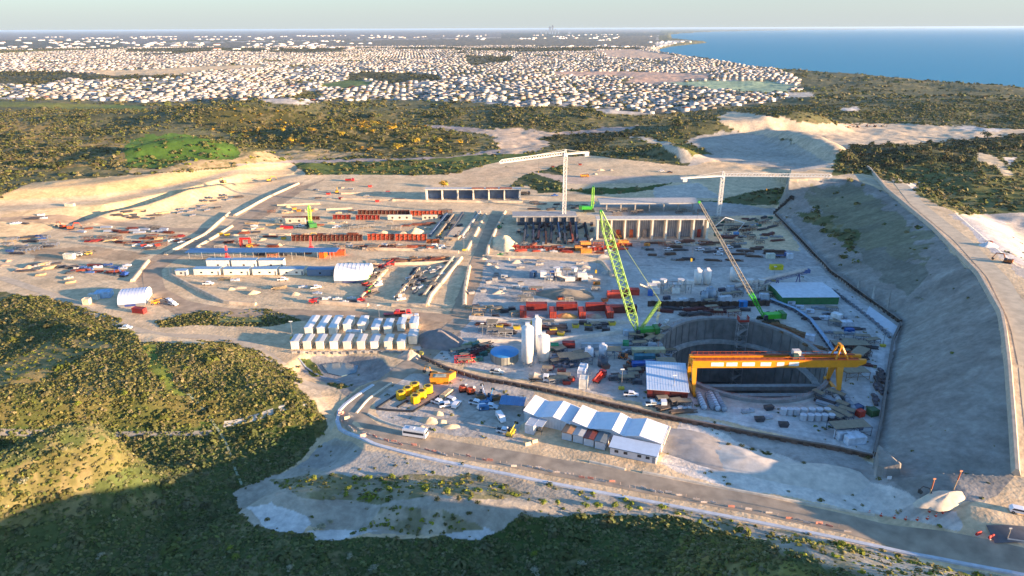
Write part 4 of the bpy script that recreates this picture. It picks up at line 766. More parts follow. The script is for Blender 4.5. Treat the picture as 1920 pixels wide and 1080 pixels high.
# a pale slab beside the foot of the batter
sp = [P(1630,575),P(1684,614),P(1680,632),P(1622,590)]; single('concrete_slab', MB().prism(sp, .02, .35), M((214,218,222), .7, 0, .06), 'pale triangular concrete strip at the foot of the batter', 'slab')
# ---------------------------------------------------------------- the shaft
cx, cy = SC; e = thing('shaft', 'huge oval concrete shaft beneath the yellow gantry crane', 'shaft', (cx, cy, 0)); n = 72
def ring(rx0, ry0, z0, rx1, ry1, z1, mb):
    V = [(rx0*math.cos(6.28318*i/n), ry0*math.sin(6.28318*i/n), z0) for i in range(n)]+[(rx1*math.cos(6.28318*i/n), ry1*math.sin(6.28318*i/n), z1) for i in range(n)]
    return mb.add(V, [(i, (i+1) % n, n+(i+1) % n, n+i) for i in range(n)])
SW = M((134,131,127), .85, 0, .25, .25); wl = MB(); ring(SRX,SRY,1.0,SRX,SRY,-9.5,wl); ring(SRX,SRY,-9.5,SRX-1.2,SRY-1.2,-9.5,wl); ring(SRX-1.2,SRY-1.2,-9.5,SRX-1.2,SRY-1.2,-SDEP,wl)
part(e, 'wall', wl, SW)
pl = MB()
for i in range(48): a = 6.28318*i/48; pl.box((SRX-.12)*math.cos(a), (SRY-.12)*math.sin(a), -9.4, .3, .35, 9.6, a); pl.box((SRX-1.32)*math.cos(a), (SRY-1.32)*math.sin(a), -SDEP, .3, .35, SDEP-9.9, a)
part(e, 'rib', pl, M((128,126,124), .85, 0, .2))
cb = MB(); ring(SRX-.3,SRY-.3,1.3,SRX+1.3,SRY+1.3,1.3,cb); ring(SRX+1.3,SRY+1.3,1.3,SRX+1.3,SRY+1.3,-.6,cb); ring(SRX-.3,SRY-.3,.3,SRX-.3,SRY-.3,1.3,cb); ring(SRX-.3,SRY-.3,.3,SRX,SRY,.3,cb); part(e, 'capping_beam', cb, M((150,148,146), .85, 0, .2, .5))
lg = MB(); ring(SRX-2.2,SRY-2.2,-9.2,SRX,SRY,-9.2,lg); ring(SRX-2.2,SRY-2.2,-10.4,SRX-2.2,SRY-2.2,-9.2,lg); part(e, 'ledge', lg, M((186,182,176), .85, 0, .2))
fl = MB().prism([(SRX*.97*math.cos(6.28318*i/n), SRY*.97*math.sin(6.28318*i/n)) for i in range(n)], -SDEP-.1, -SDEP+.25); part(e, 'floor', fl, M((66,66,66), .9, 0, .3))
for (y, z) in ((-12,-8),(-19,-8),(-8,-18),(-22,-18)):
    xr = SRX*math.sqrt(max(.05, 1-(y/SRY)**2))-1.4; part(e, 'strut', MB().box(0, y, z, 2*xr, 2.2, 1.6), M((150,148,146), .85, 0, .2))
hr = MB()
for r_ in (.5, 1.0):
    for i in range(n):
        a, b_ = 6.28318*i/n, 6.28318*(i+1)/n; hr.bar(((SRX+.9)*math.cos(a),(SRY+.9)*math.sin(a),1.3+r_), ((SRX+.9)*math.cos(b_),(SRY+.9)*math.sin(b_),1.3+r_), .04)
for i in range(n): a = 6.28318*i/n; hr.bar(((SRX+.9)*math.cos(a),(SRY+.9)*math.sin(a),1.3), ((SRX+.9)*math.cos(a),(SRY+.9)*math.sin(a),2.35), .05)
part(e, 'handrail', hr, M((170,90,70)))
# stair tower in the shaft
p = G(1396, 606); e = thing('stair_tower', 'red and white scaffold stair tower against the back wall of the shaft', 'stair tower', (P(1396,612)[0], cy+SRY-4.2, -SDEP+.3))
f_ = MB(); H0 = SDEP+3
for x in (-2,2):
    for y in (-1.6,1.6): f_.bar((x,y,0),(x,y,H0),.14)
for k in range(12):
    z = k*H0/12
    for x in (-2,2): f_.bar((x,-1.6,z),(x,1.6,z),.1); f_.bar((x,-1.6,z),(x,1.6,z+H0/12),.07)
    for y in (-1.6,1.6): f_.bar((-2,y,z),(2,y,z),.1)
part(e, 'frame', f_, M((196,186,180), .5)); st = MB()
for k in range(11): z = k*H0/12; s_ = 1 if k % 2 else -1; st.add([(-1.7*s_,-1.2,z),(1.7*s_,-1.2,z+H0/12),(1.7*s_,1.2,z+H0/12),(-1.7*s_,1.2,z)], [(0,1,2,3)])
part(e, 'stair', st, M((168,164,160))); part(e, 'guard', MB().box(-2.1,0,H0-1.8,.1,3.3,2.2).box(2.1,0,H0-1.8,.1,3.3,2.2).box(0,-1.7,H0-1.8,4.3,.08,1.0), M((170,58,46)))
# ---------------------------------------------------------------- yellow gantry crane
YE = M((232,150,12), .45, 0, .08); p0 = P(1298,737); p1 = P(1576,745); xa, xb = p0[0], p1[0]; yg = p0[1]+3; xr = P(1636,690,12)[0]
e = thing('gantry_crane', 'big yellow double-girder gantry crane spanning the shaft', 'crane', (xa, yg, 0)); Lg = xr-xa+.6; sp_ = xb-xa
for y, nm in ((-1.9,'girder'),(1.9,'girder')):
    g_ = MB().xprism([(y-.8,9.7),(y+.8,9.7),(y+.8,12.4),(y-.8,12.4)], -.8, Lg-3); g_.add([(Lg-3,y-.8,9.9),(Lg-3,y+.8,9.9),(Lg-3,y+.8,12.4),(Lg-3,y-.8,12.4),(Lg,y-.5,11),(Lg,y+.5,11),(Lg,y+.5,12.4),(Lg,y-.5,12.4)], [(0,4,5,1),(1,5,6,2),(2,6,7,3),(3,7,4,0),(4,7,6,5)])
    go = part(e, nm, g_, YE)
    w_ = MB().box(Lg/2-1, y+(-.2 if y < 0 else .2), 12.41, Lg-3, 1.0, .06)
    for k in range(int(Lg/2)): w_.bar((k*2,y*1.28,12.3),(k*2,y*1.28,13.4),.07)
    w_.bar((0,y*1.28,13.4),(Lg-3,y*1.28,13.4),.08); link('walkway', w_.mesh('walkway', M((206,92,30), .6)), go)
    link('rail', MB().box(Lg/2-1,y*.7,12.48,Lg-3,.25,.2).mesh('rail', M((120,50,34))), go)
for a0, a1 in ((1337,1361),(1366,1387),(1396,1420),(1431,1451),(1462,1476),(1485,1504)):
    x0_, x1_ = P(a0,690,11)[0]-xa, P(a1,690,11)[0]-xa; part(e, 'sign_panel', MB().box((x0_+x1_)/2,-2.73,10.35,x1_-x0_,.05,1.45), M((236,232,228), .5))
for y in (-4.6,4.6):
    part(e, 'leg', MB().add([(-.9,y*.42-.6,10),(.9,y*.42-.6,10),(.9,y*.42+.6,10),(-.9,y*.42+.6,10),(-.45,y-.4,.9),(.45,y-.4,.9),(.45,y+.4,.9),(-.45,y+.4,.9)], [(0,1,2,3),(0,4,5,1),(1,5,6,2),(2,6,7,3),(3,7,4,0)]), YE)
    part(e, 'leg', MB().add([(sp_-1.2,y*.42-.7,10),(sp_+1.2,y*.42-.7,10),(sp_+1.2,y*.42+.7,10),(sp_-1.2,y*.42+.7,10),(sp_-.5,y-.4,.9),(sp_+.5,y-.4,.9),(sp_+.5,y+.4,.9),(sp_-.5,y+.4,.9)], [(0,1,2,3),(0,4,5,1),(1,5,6,2),(2,6,7,3),(3,7,4,0)]), YE)
for x in (0, sp_):
    part(e, 'sill_beam', MB().box(x,0,.5,1.1,13,.8), YE)
    for y in (-6,-4.6,4.6,6): part(e, 'wheel', MB().tube((x-.25,y,.35),(x+.25,y,.35),.35,None,10), TYR)
part(e, 'cross_beam', MB().box(-.4,0,10.4,1.2,2.2,1.6).box(sp_,0,10.4,1.6,2.2,1.6).box(Lg-3.6,0,11,.8,2.2,1.0), YE)
for y in (-1.9,1.9): part(e, 'tower_frame', MB().tube((sp_-1.6,y,12.4),(sp_-.2,y*.5,17),.45,.3,4).tube((sp_+2.4,y,12.4),(sp_+.2,y*.5,17),.45,.3,4), YE)
part(e, 'tower_frame', MB().box(sp_,0,16.6,.9,2.6,.8), YE)
tr = part(e, 'trolley', MB().box(P(1505,680,13)[0]-xa,0,12.7,4.2,4.6,.5), M((70,74,80))); link('winch', MB().box(P(1505,680,13)[0]-xa,.5,13.2,2.6,2.2,1.7).mesh('winch', M((214,204,196), .5)), tr); link('winch', MB().box(P(1505,680,13)[0]-xa-1,-1.5,13.2,1.8,1.4,1.2).mesh('winch', M((52,84,76), .5)), tr)
for y0_ in (-9.5, 0): pass
for x in (xa, xb): single('crane_rail', MB().box(0,0,0,.5,62,.12), M((110,104,98), .6), 'steel rail on the ground under the %s leg of the yellow gantry crane' % ('left' if x == xa else 'right'), 'rail', (x, yg+22, float(H(np.array([x]), np.array([yg+22]))[0])+.06))
# ---------------------------------------------------------------- cranes
def tower_crane(base, hmast, jib_end, ctr_end, label, hcab=1):
    e = thing('tower_crane', label, 'crane', base); j = Vector(jib_end)-base; c = Vector(ctr_end)-base; WT = M((226,222,214), .5, 0, .08)
    part(e, 'foundation', MB().box(0,0,0,5.5,5.5,1.0), CONC); part(e, 'mast', MB().lattice((0,0,.9),(0,0,hmast),2.0,2.0,2.4,.30), WT)
    part(e, 'slewing_ring', MB().tube((0,0,hmast),(0,0,hmast+.8),1.4,None,14), WT); part(e, 'tower_head', MB().lattice((0,0,hmast+.8),(0,0,hmast+4.5),1.6,.6,1.2,.22), WT)
    jj, cc = Vector((j.x,j.y,hmast+1.9)), Vector((c.x,c.y,hmast+1.9))
    b = MB(); d = jj-Vector((0,0,hmast+1.9)); L = d.length; d.normalize(); s_ = Vector((-d.y,d.x,0)); n = int(L/2.0); o = Vector((0,0,hmast+1.2)); pr = None
    for i in range(n+1):
        q = o+d*L*i/n; tp = q+Vector((0,0,1.9 if i < n else .8)); cur = (q+s_*.8, q-s_*.8, tp)
        if pr:
            for k in range(3): b.bar(pr[k], cur[k], .26)
            b.bar(pr[0], cur[2], .16); b.bar(pr[1], cur[2], .16); b.bar(pr[2], cur[0], .16); b.bar(pr[0], cur[1], .13)
        pr = cur
    part(e, 'jib', b, WT); cj = MB(); q = Vector((cc.x,cc.y,hmast+1.2)); an = math.atan2(c.y, c.x); cj.box(q.x/2, q.y/2, hmast+1.0, q.xy.length, 1.5, .45, an)
    co = part(e, 'counter_jib', cj, WT); link('counterweight', MB().box(q.x*.9,q.y*.9,hmast-1.0,3.0,1.6,2.4,an).mesh('counterweight', M((196,192,186))), co); link('handrail', MB().box(q.x/2-.7*math.sin(an),q.y/2+.7*math.cos(an),hmast+1.9,q.xy.length,.08,.12,an).box(q.x/2+.7*math.sin(an),q.y/2-.7*math.cos(an),hmast+1.9,q.xy.length,.08,.12,an).mesh('handrail', WT), co)
    part(e, 'cab', MB().box(1.4*d.x-1.5*d.y,1.4*d.y+1.5*d.x,hmast+.2,1.6,1.5,2.0), M((206,216,222), .3)); tk = d*L*.42; part(e, 'trolley', MB().box(tk.x,tk.y,hmast+.85,1.6,1.4,.35), M((90,90,92))); part(e, 'hoist_rope', MB().bar((tk.x,tk.y,hmast+.9),(tk.x,tk.y,hmast-7),.05), M((60,60,60)))
    part(e, 'tie_bar', MB().bar((0,0,hmast+4.4),(d.x*L*.55,d.y*L*.55,hmast+3.0),.12).bar((0,0,hmast+4.4),(q.x*.85,q.y*.85,hmast+1.4),.12), WT)
    part(e, 'hook_block', MB().box(tk.x,tk.y,hmast-8,.5,.5,1.0), M((200,150,40)))
g = G(1057,417); tower_crane(g, 43.5, (*P(936,305,45),0), (*P(1104,285,45),0), 'taller white tower crane with its jib swung to the left')
g = G(1347,406); tower_crane(g, 26.5, (*P(1560,331,28),0), (*P(1276,334,28),0), 'lower white tower crane with its level jib reaching right over the batter')
GRN = M((70,160,54), .45, 0, .1); LIME = M((166,206,70), .5, 0, .1)
def crawler(base, tip, yawb, col, bcol, label, w_=2.2, bw=.2, mast=True, jib=None, split=None):
    e = thing('crawler_crane', label, 'crane', base); t = Vector(tip)-base; d = t.xy.normalized(); an = math.atan2(d.y, d.x); c, s = math.cos(an), math.sin(an)
    R_ = lambda x, y: (x*c-y*s, x*s+y*c)
    for y in (-2.6,2.6): q = R_(0,y); part(e, 'track', MB().box(q[0],q[1],0,8.2,1.1,1.3,an,.86,1), M((46,62,44), .8, 0, .3))
    part(e, 'carbody', MB().box(0,0,.6,3.4,4.4,1.0,an), M(BLK)); q = R_(-1.6,0); part(e, 'house', MB().box(q[0],q[1],1.6,7.2,3.2,2.1,an), M(col, .45)); q = R_(2.2,1.9); part(e, 'cab', MB().box(q[0],q[1],1.7,1.8,1.1,1.9,an,.9,.9), GLS)
    q = R_(-6,0); part(e, 'counterweight', MB().box(q[0],q[1],1.5,2.0,4.6,2.6,an), M((48,120,52), .5)); r = R_(2.2,0); b0 = Vector((r[0],r[1],2.2)); 
    if split:
        m_ = b0.lerp(t, split); part(e, 'boom_foot', MB().lattice(b0, m_, .8, w_, w_*1.1, bw*1.15), M(col, .45)); part(e, 'boom', MB().lattice(m_, t, w_, .7, w_*1.15, bw), M(bcol, .5))
    else: m_ = b0.lerp(t, .12); part(e, 'boom', MB().lattice(b0, m_, .8, w_, w_, bw).lattice(m_, b0.lerp(t,.86), w_, w_, w_*.95, bw).lattice(b0.lerp(t,.86), t, w_, .8, w_*.9, bw), M(bcol, .5))
    part(e, 'boom_head', MB().tube(t+Vector((-.4*s,.4*c,0)), t+Vector((.4*s,-.4*c,0)), .6, None, 10), M(col, .45))
    if mast:
        mt = b0+Vector((-d.x*9, -d.y*9, 13)); part(e, 'back_mast', MB().lattice((r[0]*.2,r[1]*.2,3.4), mt, .9, .9, 1.4, bw*.8), M(bcol, .5)); pd = MB()
        for k in (-.7,.7): pd.bar(mt+Vector((-s*k,c*k,0)), t+Vector((-s*k*.5,c*k*.5,0)), .07); pd.bar(mt+Vector((-s*k,c*k,0)), (*R_(-6,k), 3.8), .07)
        part(e, 'pendant', pd, M((150,170,80), .5))
    part(e, 'hoist_rope', MB().bar(t, (t.x+d.x, t.y+d.y, max(6, t.z-24)), .05), M((60,60,60))); part(e, 'hook_block', MB().box(t.x+d.x, t.y+d.y, max(5, t.z-25.2), .7, .7, 1.3), M((210,170,40)))
g = G(1203,630); tp = P(1127,396,54); crawler(g, (tp[0], tp[1], 54), 0, (52,150,52), (146,186,84), 'largest lime green lattice-boom crawler crane, left of the shaft', 3.1, .27)
g = G(1440,602); tp = P(1311,379,54); crawler(g, (tp[0], tp[1], 54), 0, (60,190,40), (132,130,124), 'crawler crane behind the shaft with green foot and long brown boom', 1.7, .2, mast=False, split=.22)
g = G(1104,396); crawler(g, (g.x+2.5, g.y, 17.5), 0, (70,190,60), (150,214,80), 'small lime green crawler crane behind the concrete wall with upright boom', 1.5, .26, mast=False)
g = G(584,426); crawler(g, (g.x-.5, g.y+1, 14), 0, (110,200,60), (150,214,80), 'small lime green crawler crane beside the pale block wall', 1.6, .28, mast=False)
# ---------------------------------------------------------------- site offices at the front
e0 = Vector(P(982,772,4)); e1 = Vector(P(1242,829,4)); d = (e1-e0); LO = d.length; an = math.atan2(d.y, d.x); bk = Vector(P(1272,802,4))-e1; DO = abs(-bk.x*math.sin(an)+bk.y*math.cos(an)); print('office', LO, DO, math.degrees(an))
e = thing('site_office_hall', 'long white site office hall under a row of folded metal roofs', 'building', (e0.x, e0.y, 0), an)
RF = M((232,232,236), .5, 0, .05); WH = M((222,224,226), .6, 0, .06)
pr = [(0,1),(.115,0),(.225,1),(.355,0),(.37,1),(.50,0),(.655,1),(.74,0),(.845,1),(1.0,.1)]
part(e, 'wall', MB().box(LO/2, DO/2, 0, LO-.4, DO-.4, 3.3), WH)
for (a, za), (b, zb) in zip(pr[:-1], pr[1:]):
    if a == .355: continue
    z0_, z1_ = 3.5+1.3*za, 3.5+1.3*zb; part(e, 'roof', MB().add([(a*LO+.01,-.5,z0_),(b*LO-.01,-.5,z1_),(b*LO-.01,DO+.5,z1_),(a*LO+.01,DO+.5,z0_),(a*LO+.01,-.5,z0_-.12),(b*LO-.01,-.5,z1_-.12),(b*LO-.01,DO+.5,z1_-.12),(a*LO+.01,DO+.5,z0_-.12)], [(0,1,2,3),(7,6,5,4),(0,4,5,1),(1,5,6,2),(2,6,7,3),(3,7,4,0)]), RF)
for i, (a, _) in enumerate(pr):
    if _ == 1: part(e, 'gable', MB().add([(max(0,a-.1)*LO,.05,3.3),(min(1,a+.12)*LO,.05,3.3),(a*LO,.05,4.6)], [(0,1,2)]), WH)
rb = MB()
for k in range(44): rb.box(LO*(k+.5)/44, -.02, .4, .08, .06, 2.8)
part(e, 'cladding_joint', rb, M((188,194,200), .6))
for k in range(7): part(e, 'window', MB().box(LO*(.56+.06*k), .16, 1.3, 1.3, .08, 1.0), GLS)
for k in range(4): part(e, 'window', MB().box(LO-.16, DO*(.2+.2*k), 1.3, .08, 1.3, 1.0), GLS)
part(e, 'eave_flashing', MB().box(LO+.35,DO/2,3.2,.5,DO+.8,.5), M((244,226,196), .5))
g = G(992,812); place(r_container(6.0,3.0,3.2,(226,228,230)), 'site_container', 'white upright container cabin at the left end of the site offices', 'container', (g.x+1.2,g.y+2.2,g.z), an+math.pi/2)
RCs = [((1062,829),(170,128,92),'brown-roofed'),((1083,834),(178,180,178),'pale grey-roofed'),((1103,840),(116,58,44),'rust red-roofed'),((1124,846),(112,122,126),'slate grey-roofed')]
for (u, v), rc, nm in RCs:
    g = G(u, v-2); e = place(r_cabin(6.4,3.35,2.9,(206,210,214),rc,0,False), 'site_cabin', nm+' cabin with its white end wall to the road', 'cabin', (g.x+math.sin(-an)*3.2, g.y+math.cos(an)*3.2, g.z), an+math.pi/2)
a, b = G(1143,852), G(1229,870); m_ = (a+b)/2; L_ = (b-a).length
e = thing('site_cabin', 'long blue-white roofed cabin with four dark windows facing the access road', 'cabin', (m_.x-math.sin(an)*2.6, m_.y+math.cos(an)*2.6, m_.z), math.atan2(b.y-a.y,b.x-a.x))
part(e, 'wall', MB().box(0,0,0,L_,5.2,2.7), WH); part(e, 'roof', MB().xprism([(-3.0,2.72),(3.0,3.1),(3.0,3.25),(-3.0,2.87)], -L_/2-.4, L_/2+.4), M((200,216,232), .35, 0, .05)); part(e, 'gutter', MB().box(0,-3.05,2.62,L_+.8,.14,.16), M((120,130,140)))
for k in (-.36,-.16,.14,.32): wo = part(e, 'window', MB().box(L_*k,-2.62,1.1,1.15,.06,.95), GLS); link('frame', MB().box(L_*k,-2.63,1.0,1.35,.05,.09).box(L_*k,-2.63,2.06,1.35,.05,.09).mesh('frame', M((236,236,236))), wo)
part(e, 'door', MB().box(L_*.45,-2.62,.1,.85,.06,2.0), M((150,156,162)))
e = thing('awning', 'open-sided grey awning between the white container and the brown-roofed cabin', 'awning', (e0.x, e0.y, 0), an); part(e, 'canopy', MB().box(5.6,-2.6,3.0,5.4,4.6,.12), M((186,196,206), .5))
for x in (3.2,8.0): part(e, 'post', MB().bar((x,-4.7,0),(x,-4.7,3),.12), STEEL)
for i, (x, y, c, lb) in enumerate([(4.4,-3.2,(70,74,80),'dark table under the grey awning of the site offices'),(6.6,-2.8,(120,126,132),'grey table under the grey awning of the site offices')]):
    o = thing('table', lb, 'table', (e0.x+x*math.cos(an)-y*math.sin(an), e0.y+x*math.sin(an)+y*math.cos(an), 0), an); part(o, 'tabletop', MB().box(0,0,.72,1.8,.9,.06), M(c))
    for sx in (-.8,.8): part(o, 'leg', MB().box(sx,0,0,.08,.7,.72), M(BLK))
g = G(967,770); e = thing('shade_roof', 'low blue shade roof left of the white folded roofs', 'shelter', (g.x-1,g.y+2,0), an+.25); part(e, 'roof', MB().box(0,0,2.7,8.5,6.0,.14), M((72,128,176), .5, 0, .1))
for k in range(6): part(e, 'rib', MB().box(-3.5+1.4*k,0,2.845,.12,6.0,.07), M((100,150,190)))
for x in (-3.8,3.8):
    for y in (-2.6,2.6): part(e, 'post', MB().bar((x,y,0),(x,y,2.7),.12), STEEL)
# red-walled workshop
a, b = P(1214,748), P(1288,748); Yb = 17.5; e = thing('workshop', 'workshop with pale blue metal roof and dark red walls beside the gantry crane', 'building', (a[0],a[1]+.8,0), math.radians(-9)); LW = b[0]-a[0]
part(e, 'wall', MB().box(LW/2,Yb/2,0,LW,Yb,3.5), M((122,42,36), .7, 0, .2)); part(e, 'roof', MB().xprism([(-.6,3.52),(Yb+.5,5.2),(Yb+.5,5.38),(-.6,3.7)], -.4, LW+.4), M((206,222,238), .4, 0, .04)); rr_ = MB()
for k in range(16):
    x = -.2+k*(LW+.4)/15; rr_.add([(x-.05,-.6,3.71),(x+.05,-.6,3.71),(x+.05,Yb+.5,5.39),(x-.05,Yb+.5,5.39),(x-.05,-.6,3.735),(x+.05,-.6,3.735),(x+.05,Yb+.5,5.415),(x-.05,Yb+.5,5.415)], [(4,5,6,7),(0,1,5,4),(3,7,6,2),(0,4,7,3),(1,2,6,5)])
part(e, 'roof_rib', rr_, M((186,204,224), .4)); part(e, 'door', MB().box(LW*.3,-.05,0,3.6,.1,2.9).box(LW*.72,-.05,0,3.6,.1,2.9), M((84,32,30))); part(e, 'gable', MB().add([(.02,0,3.5),(.02,Yb,3.5),(.02,Yb,5.2)],[(0,1,2)]).add([(LW-.02,0,3.5),(LW-.02,Yb,3.5),(LW-.02,Yb,5.2)],[(0,1,2)]), M((60,92,140)))
# ---------------------------------------------------------------- silos and tanks in the middle
for (u, v, r, h, lb) in [(989,690,2.25,17,'tallest white silo, front left of the silo group'),(1006,668,1.8,16,'white silo at the back of the silo group'),(1019,684,2.4,11.7,'shorter wide white silo, front right of the silo group')]:
    g = G(u, v); place(r_silo(r, h), 'silo', lb, 'silo', (g.x,g.y+r,g.z))
g = G(946,686); e = thing('water_tank', 'round grey water tank with blue domed roof left of the white silos', 'tank', (g.x,g.y+5.3,g.z))
part(e, 'shell', MB().tube((0,0,0),(0,0,3.4),5.3,None,28), M((160,158,146), .5, .2, .15)); part(e, 'roof', MB().tube((0,0,3.4),(0,0,4.5),5.5,.3,28), M((70,150,206), .45, 0, .06)); rb = MB()
for i in range(14): a = i*.4488; rb.box(5.33*math.cos(a),5.33*math.sin(a),0,.12,.2,3.4,a)
part(e, 'stiffener', rb, M((130,130,124)))
for (u, v, r, h, c, lb) in [(1131,690,1.9,3.6,(74,82,94),'dark grey mixing tank behind the batching hopper'),(1131,672,1.6,5.2,(206,212,220),'white tank behind the dark grey mixing tank'),(1105,676,1.7,4.6,(214,218,224),'white box-shaped tank right of the blue stack')]:
    g = G(u, v); place(r_silo(r, h, c, False), 'tank', lb, 'tank', (g.x,g.y+r,g.z))
for (u, v, r, h, lb) in [(1309,536,1.9,8.2,'left one of the two bright white silos at the plant behind the shaft'),(1327,536,1.9,8.2,'right one of the two bright white silos at the plant behind the shaft'),(1380,530,2.6,7.4,'broad white silo beside the brown crane boom'),(1334,562,2.4,5.0,'squat grey tank in front of the two bright silos'),(1322,566,1.6,4.5,'narrow grey tank beside the squat grey tank')]:
    g = G(u, v); place(r_silo(r, h, (236,228,218) if v < 540 else (150,164,176), v < 540), 'silo' if v < 540 else 'tank', lb, 'silo' if v < 540 else 'tank', (g.x,g.y+r,g.z))
# machine halls and halls with roofs
def plain_hall(u0, u1, v, dep, h, wc, rc, label, name='building', cat='building', bays=0, wincol=None):
    a, b = P(u0,v), P(u1,v); zz = G((u0+u1)/2, v).z; L_ = b[0]-a[0]; e = thing(name, label, cat, (a[0], a[1], zz))
    part(e, 'wall', MB().box(L_/2, dep/2, 0, L_, dep, h), M(wc, .7, 0, .15)); part(e, 'roof', MB().xprism([(-.4,h),(dep/2,h+.5),(dep+.4,h),(dep+.4,h+.15),(dep/2,h+.65),(-.4,h+.15)], -.4, L_+.4), M(rc, .5, 0, .1))
    for k in range(bays): part(e, 'bay', MB().box(L_*(k+.5)/bays, -.06, 0, L_/bays*.7, .14, h*.8), M(wincol or (46,60,78), .4))
    return e
plain_hall(1466,1572,571,19,3.6,(38,116,66),(214,220,226),'low green-walled hall with broad pale roof beside the batter road')
# domed shelters
def dome(u0, u1, v, dep, h, c, label, rz=0, front=(70,80,120)):
    a, b = P(u0,v), P(u1,v); L_ = math.hypot(b[0]-a[0], b[1]-a[1]); z = G((u0+u1)/2, v).z; e = thing('fabric_shelter', label, 'shelter', (a[0],a[1],z), rz); n = 12; V = []
    for x in (0, L_):
        for i in range(n+1): t = math.pi*i/n; V.append((x, dep/2-dep/2*math.cos(t), 1.2+(h-1.2)*math.sin(t)**.8))
    part(e, 'canopy', MB().add(V, [(i,i+1,n+2+i,n+1+i) for i in range(n)]), M(c, .6, 0, .05), True); rb = MB()
    for k in range(9):
        x = L_*k/8
        for i in range(n): rb.bar((x, V[i][1], V[i][2]+.05), (x, V[i+1][1], V[i+1][2]+.05), .07)
    part(e, 'rib', rb, M((190,194,204), .6)); part(e, 'end_panel', MB().add([(L_-.1,p[1],p[2]-.05) for p in V[:n+1]]+[(L_-.1,dep,0),(L_-.1,0,0)], [tuple(range(n+3))]), M((238,232,220), .6)); part(e, 'base_wall', MB().box(L_/2,0.1,0,L_,.5,1.25).box(L_/2,dep-.1,0,L_,.5,1.25), M((120,124,130)))
    part(e, 'banner', MB().box(L_*.45,-.2,.1,L_*.4,.08,1.0), M(front, .6)); return e
dome(627,690,531,15,7.5,(238,236,232),'white domed fabric shelter at the right end of the cabin row')
dome(222,268,577,15,5.5,(196,206,224),'pale blue-grey domed fabric shelter near the left scrub edge', .25, (48,66,130))
# cabin row; sky light is painted into the blue of the cabin roofs
for k, (u0, u1) in enumerate([(363,413),(419,468),(473,520),(524,570)]):
    a, b = P(u0,517), P(u1,517); L_ = b[0]-a[0]-.3; g = G((u0+u1)/2,517); place(r_cabin(L_,4.2,3.6,(240,232,212),(120,152,180),2), 'site_cabin', ['first','second','third','fourth'][k]+' cream cabin from the left in the front row under roofs painted sky-lit blue', 'cabin', (g.x,g.y+2.3,g.z))
a, b = P(576,518), P(625,518); place(r_cabin(b[0]-a[0],5.0,3.6,(118,136,158),(70,112,152),1), 'site_cabin', 'cabin with shade in its blue-grey colour between the cream cabins and the domed shelter', 'cabin', ((a[0]+b[0])/2, a[1]+2.5, 0))  # wall and roof colours darkened to paint in the cabin's shade
g = G(340,518); place(r_cabin(6,3.2,3.0,(238,230,212),(150,176,198),1), 'site_cabin', 'small cream cabin at the left end of the cabin row', 'cabin', (g.x,g.y+1.8,g.z))
for k, (u0, u1) in enumerate([(387,431),(434,481),(485,532)]):
    a, b = P(u0,503), P(u1,503); g = G((u0+u1)/2,503); place(r_cabin(b[0]-a[0]-.3,4.2,4.4,(232,228,214),(110,146,178),1), 'site_cabin', ['left','middle','right'][k]+' cabin of the back row behind the cream cabins', 'cabin', (g.x,g.y+2.4,g.z))
e = thing('canopy_roof', 'long blue canopy roof behind the cabin row, reaching the domed shelter', 'shelter', (*P(350,488),0)); a, b = P(350,488), P(632,488); part(e, 'roof', MB().box((b[0]-a[0])/2,3,4.7,b[0]-a[0],8,.16), M((66,112,160), .5, 0, .12))
for k in range(12):
    for y in (-.7,6.7): part(e, 'post', MB().bar(((b[0]-a[0])*(k+.3)/11.8,y,0),((b[0]-a[0])*(k+.3)/11.8,y,4.7),.16), STEEL)
# container rows
for k, u in enumerate([553,576,600,626,651,677,702,728,752]):
    g = G(u,656.5); place(r_cabin(7.0,3.1,3.7,(236,222,196) if k % 3 else (244,236,218),(206,204,196) if k % 2 else (186,190,194),0,False), 'welfare_cabin', 'cream cabin %s in the front row of cabins above the pond' % ['at the left end','second from the left','third from the left','fourth from the left','in the middle','fourth from the right','third from the right','second from the right','at the right end'][k], 'cabin', (g.x,g.y+3.6,g.z), math.pi/2, 'front row of cabins above the pond')
g = G(774,647); place(r_cabin(7,3.6,3.9,(240,226,200),(210,208,202),0,False), 'welfare_cabin', 'stray cream cabin set back behind the right end of the front row', 'cabin', (g.x,g.y+3.6,g.z), math.pi/2)
for k, (u, v, L_) in enumerate([(579,629,13),(602,629,13),(624,629,13),(651,622,9),(678,622,9),(704,628,9),(727,627,8.5),(752,622,7),(775,620,7)]):
    g = G(u, v); place(r_cabin(L_,3.2,3.5,(240,230,210),(224,224,222) if k < 5 else (196,206,214),0,False), 'welfare_cabin', '%s cabin %s in the back row of cabins above the pond' % ('long white-roofed' if k < 3 else 'shorter', ['at the left end','second from the left','third from the left','fourth from the left','in the middle','fourth from the right','third from the right','second from the right','at the right end'][k]), 'cabin', (g.x,g.y+L_/2,g.z), math.pi/2, 'back row of cabins above the pond')
g = G(663,632); place(r_container(6.2,2.5,2.6,(230,228,222)), 'shipping_container', 'white container lying crosswise between the two rows of cabins', 'container', (g.x,g.y+1,g.z))
wall_line([(548,662),(640,663),(760,662)], .9, .4, CONC, 'low grey concrete retaining wall in front of the cream cabins', name='retaining_wall')
heap(824,640,10.5,9,5.6,(140,132,128),'grey gravel heap at the right end of the cabin rows')
heap(769,668,4.5,4.5,3.0,(206,182,158),'pinkish sand heap below the grey gravel heap')
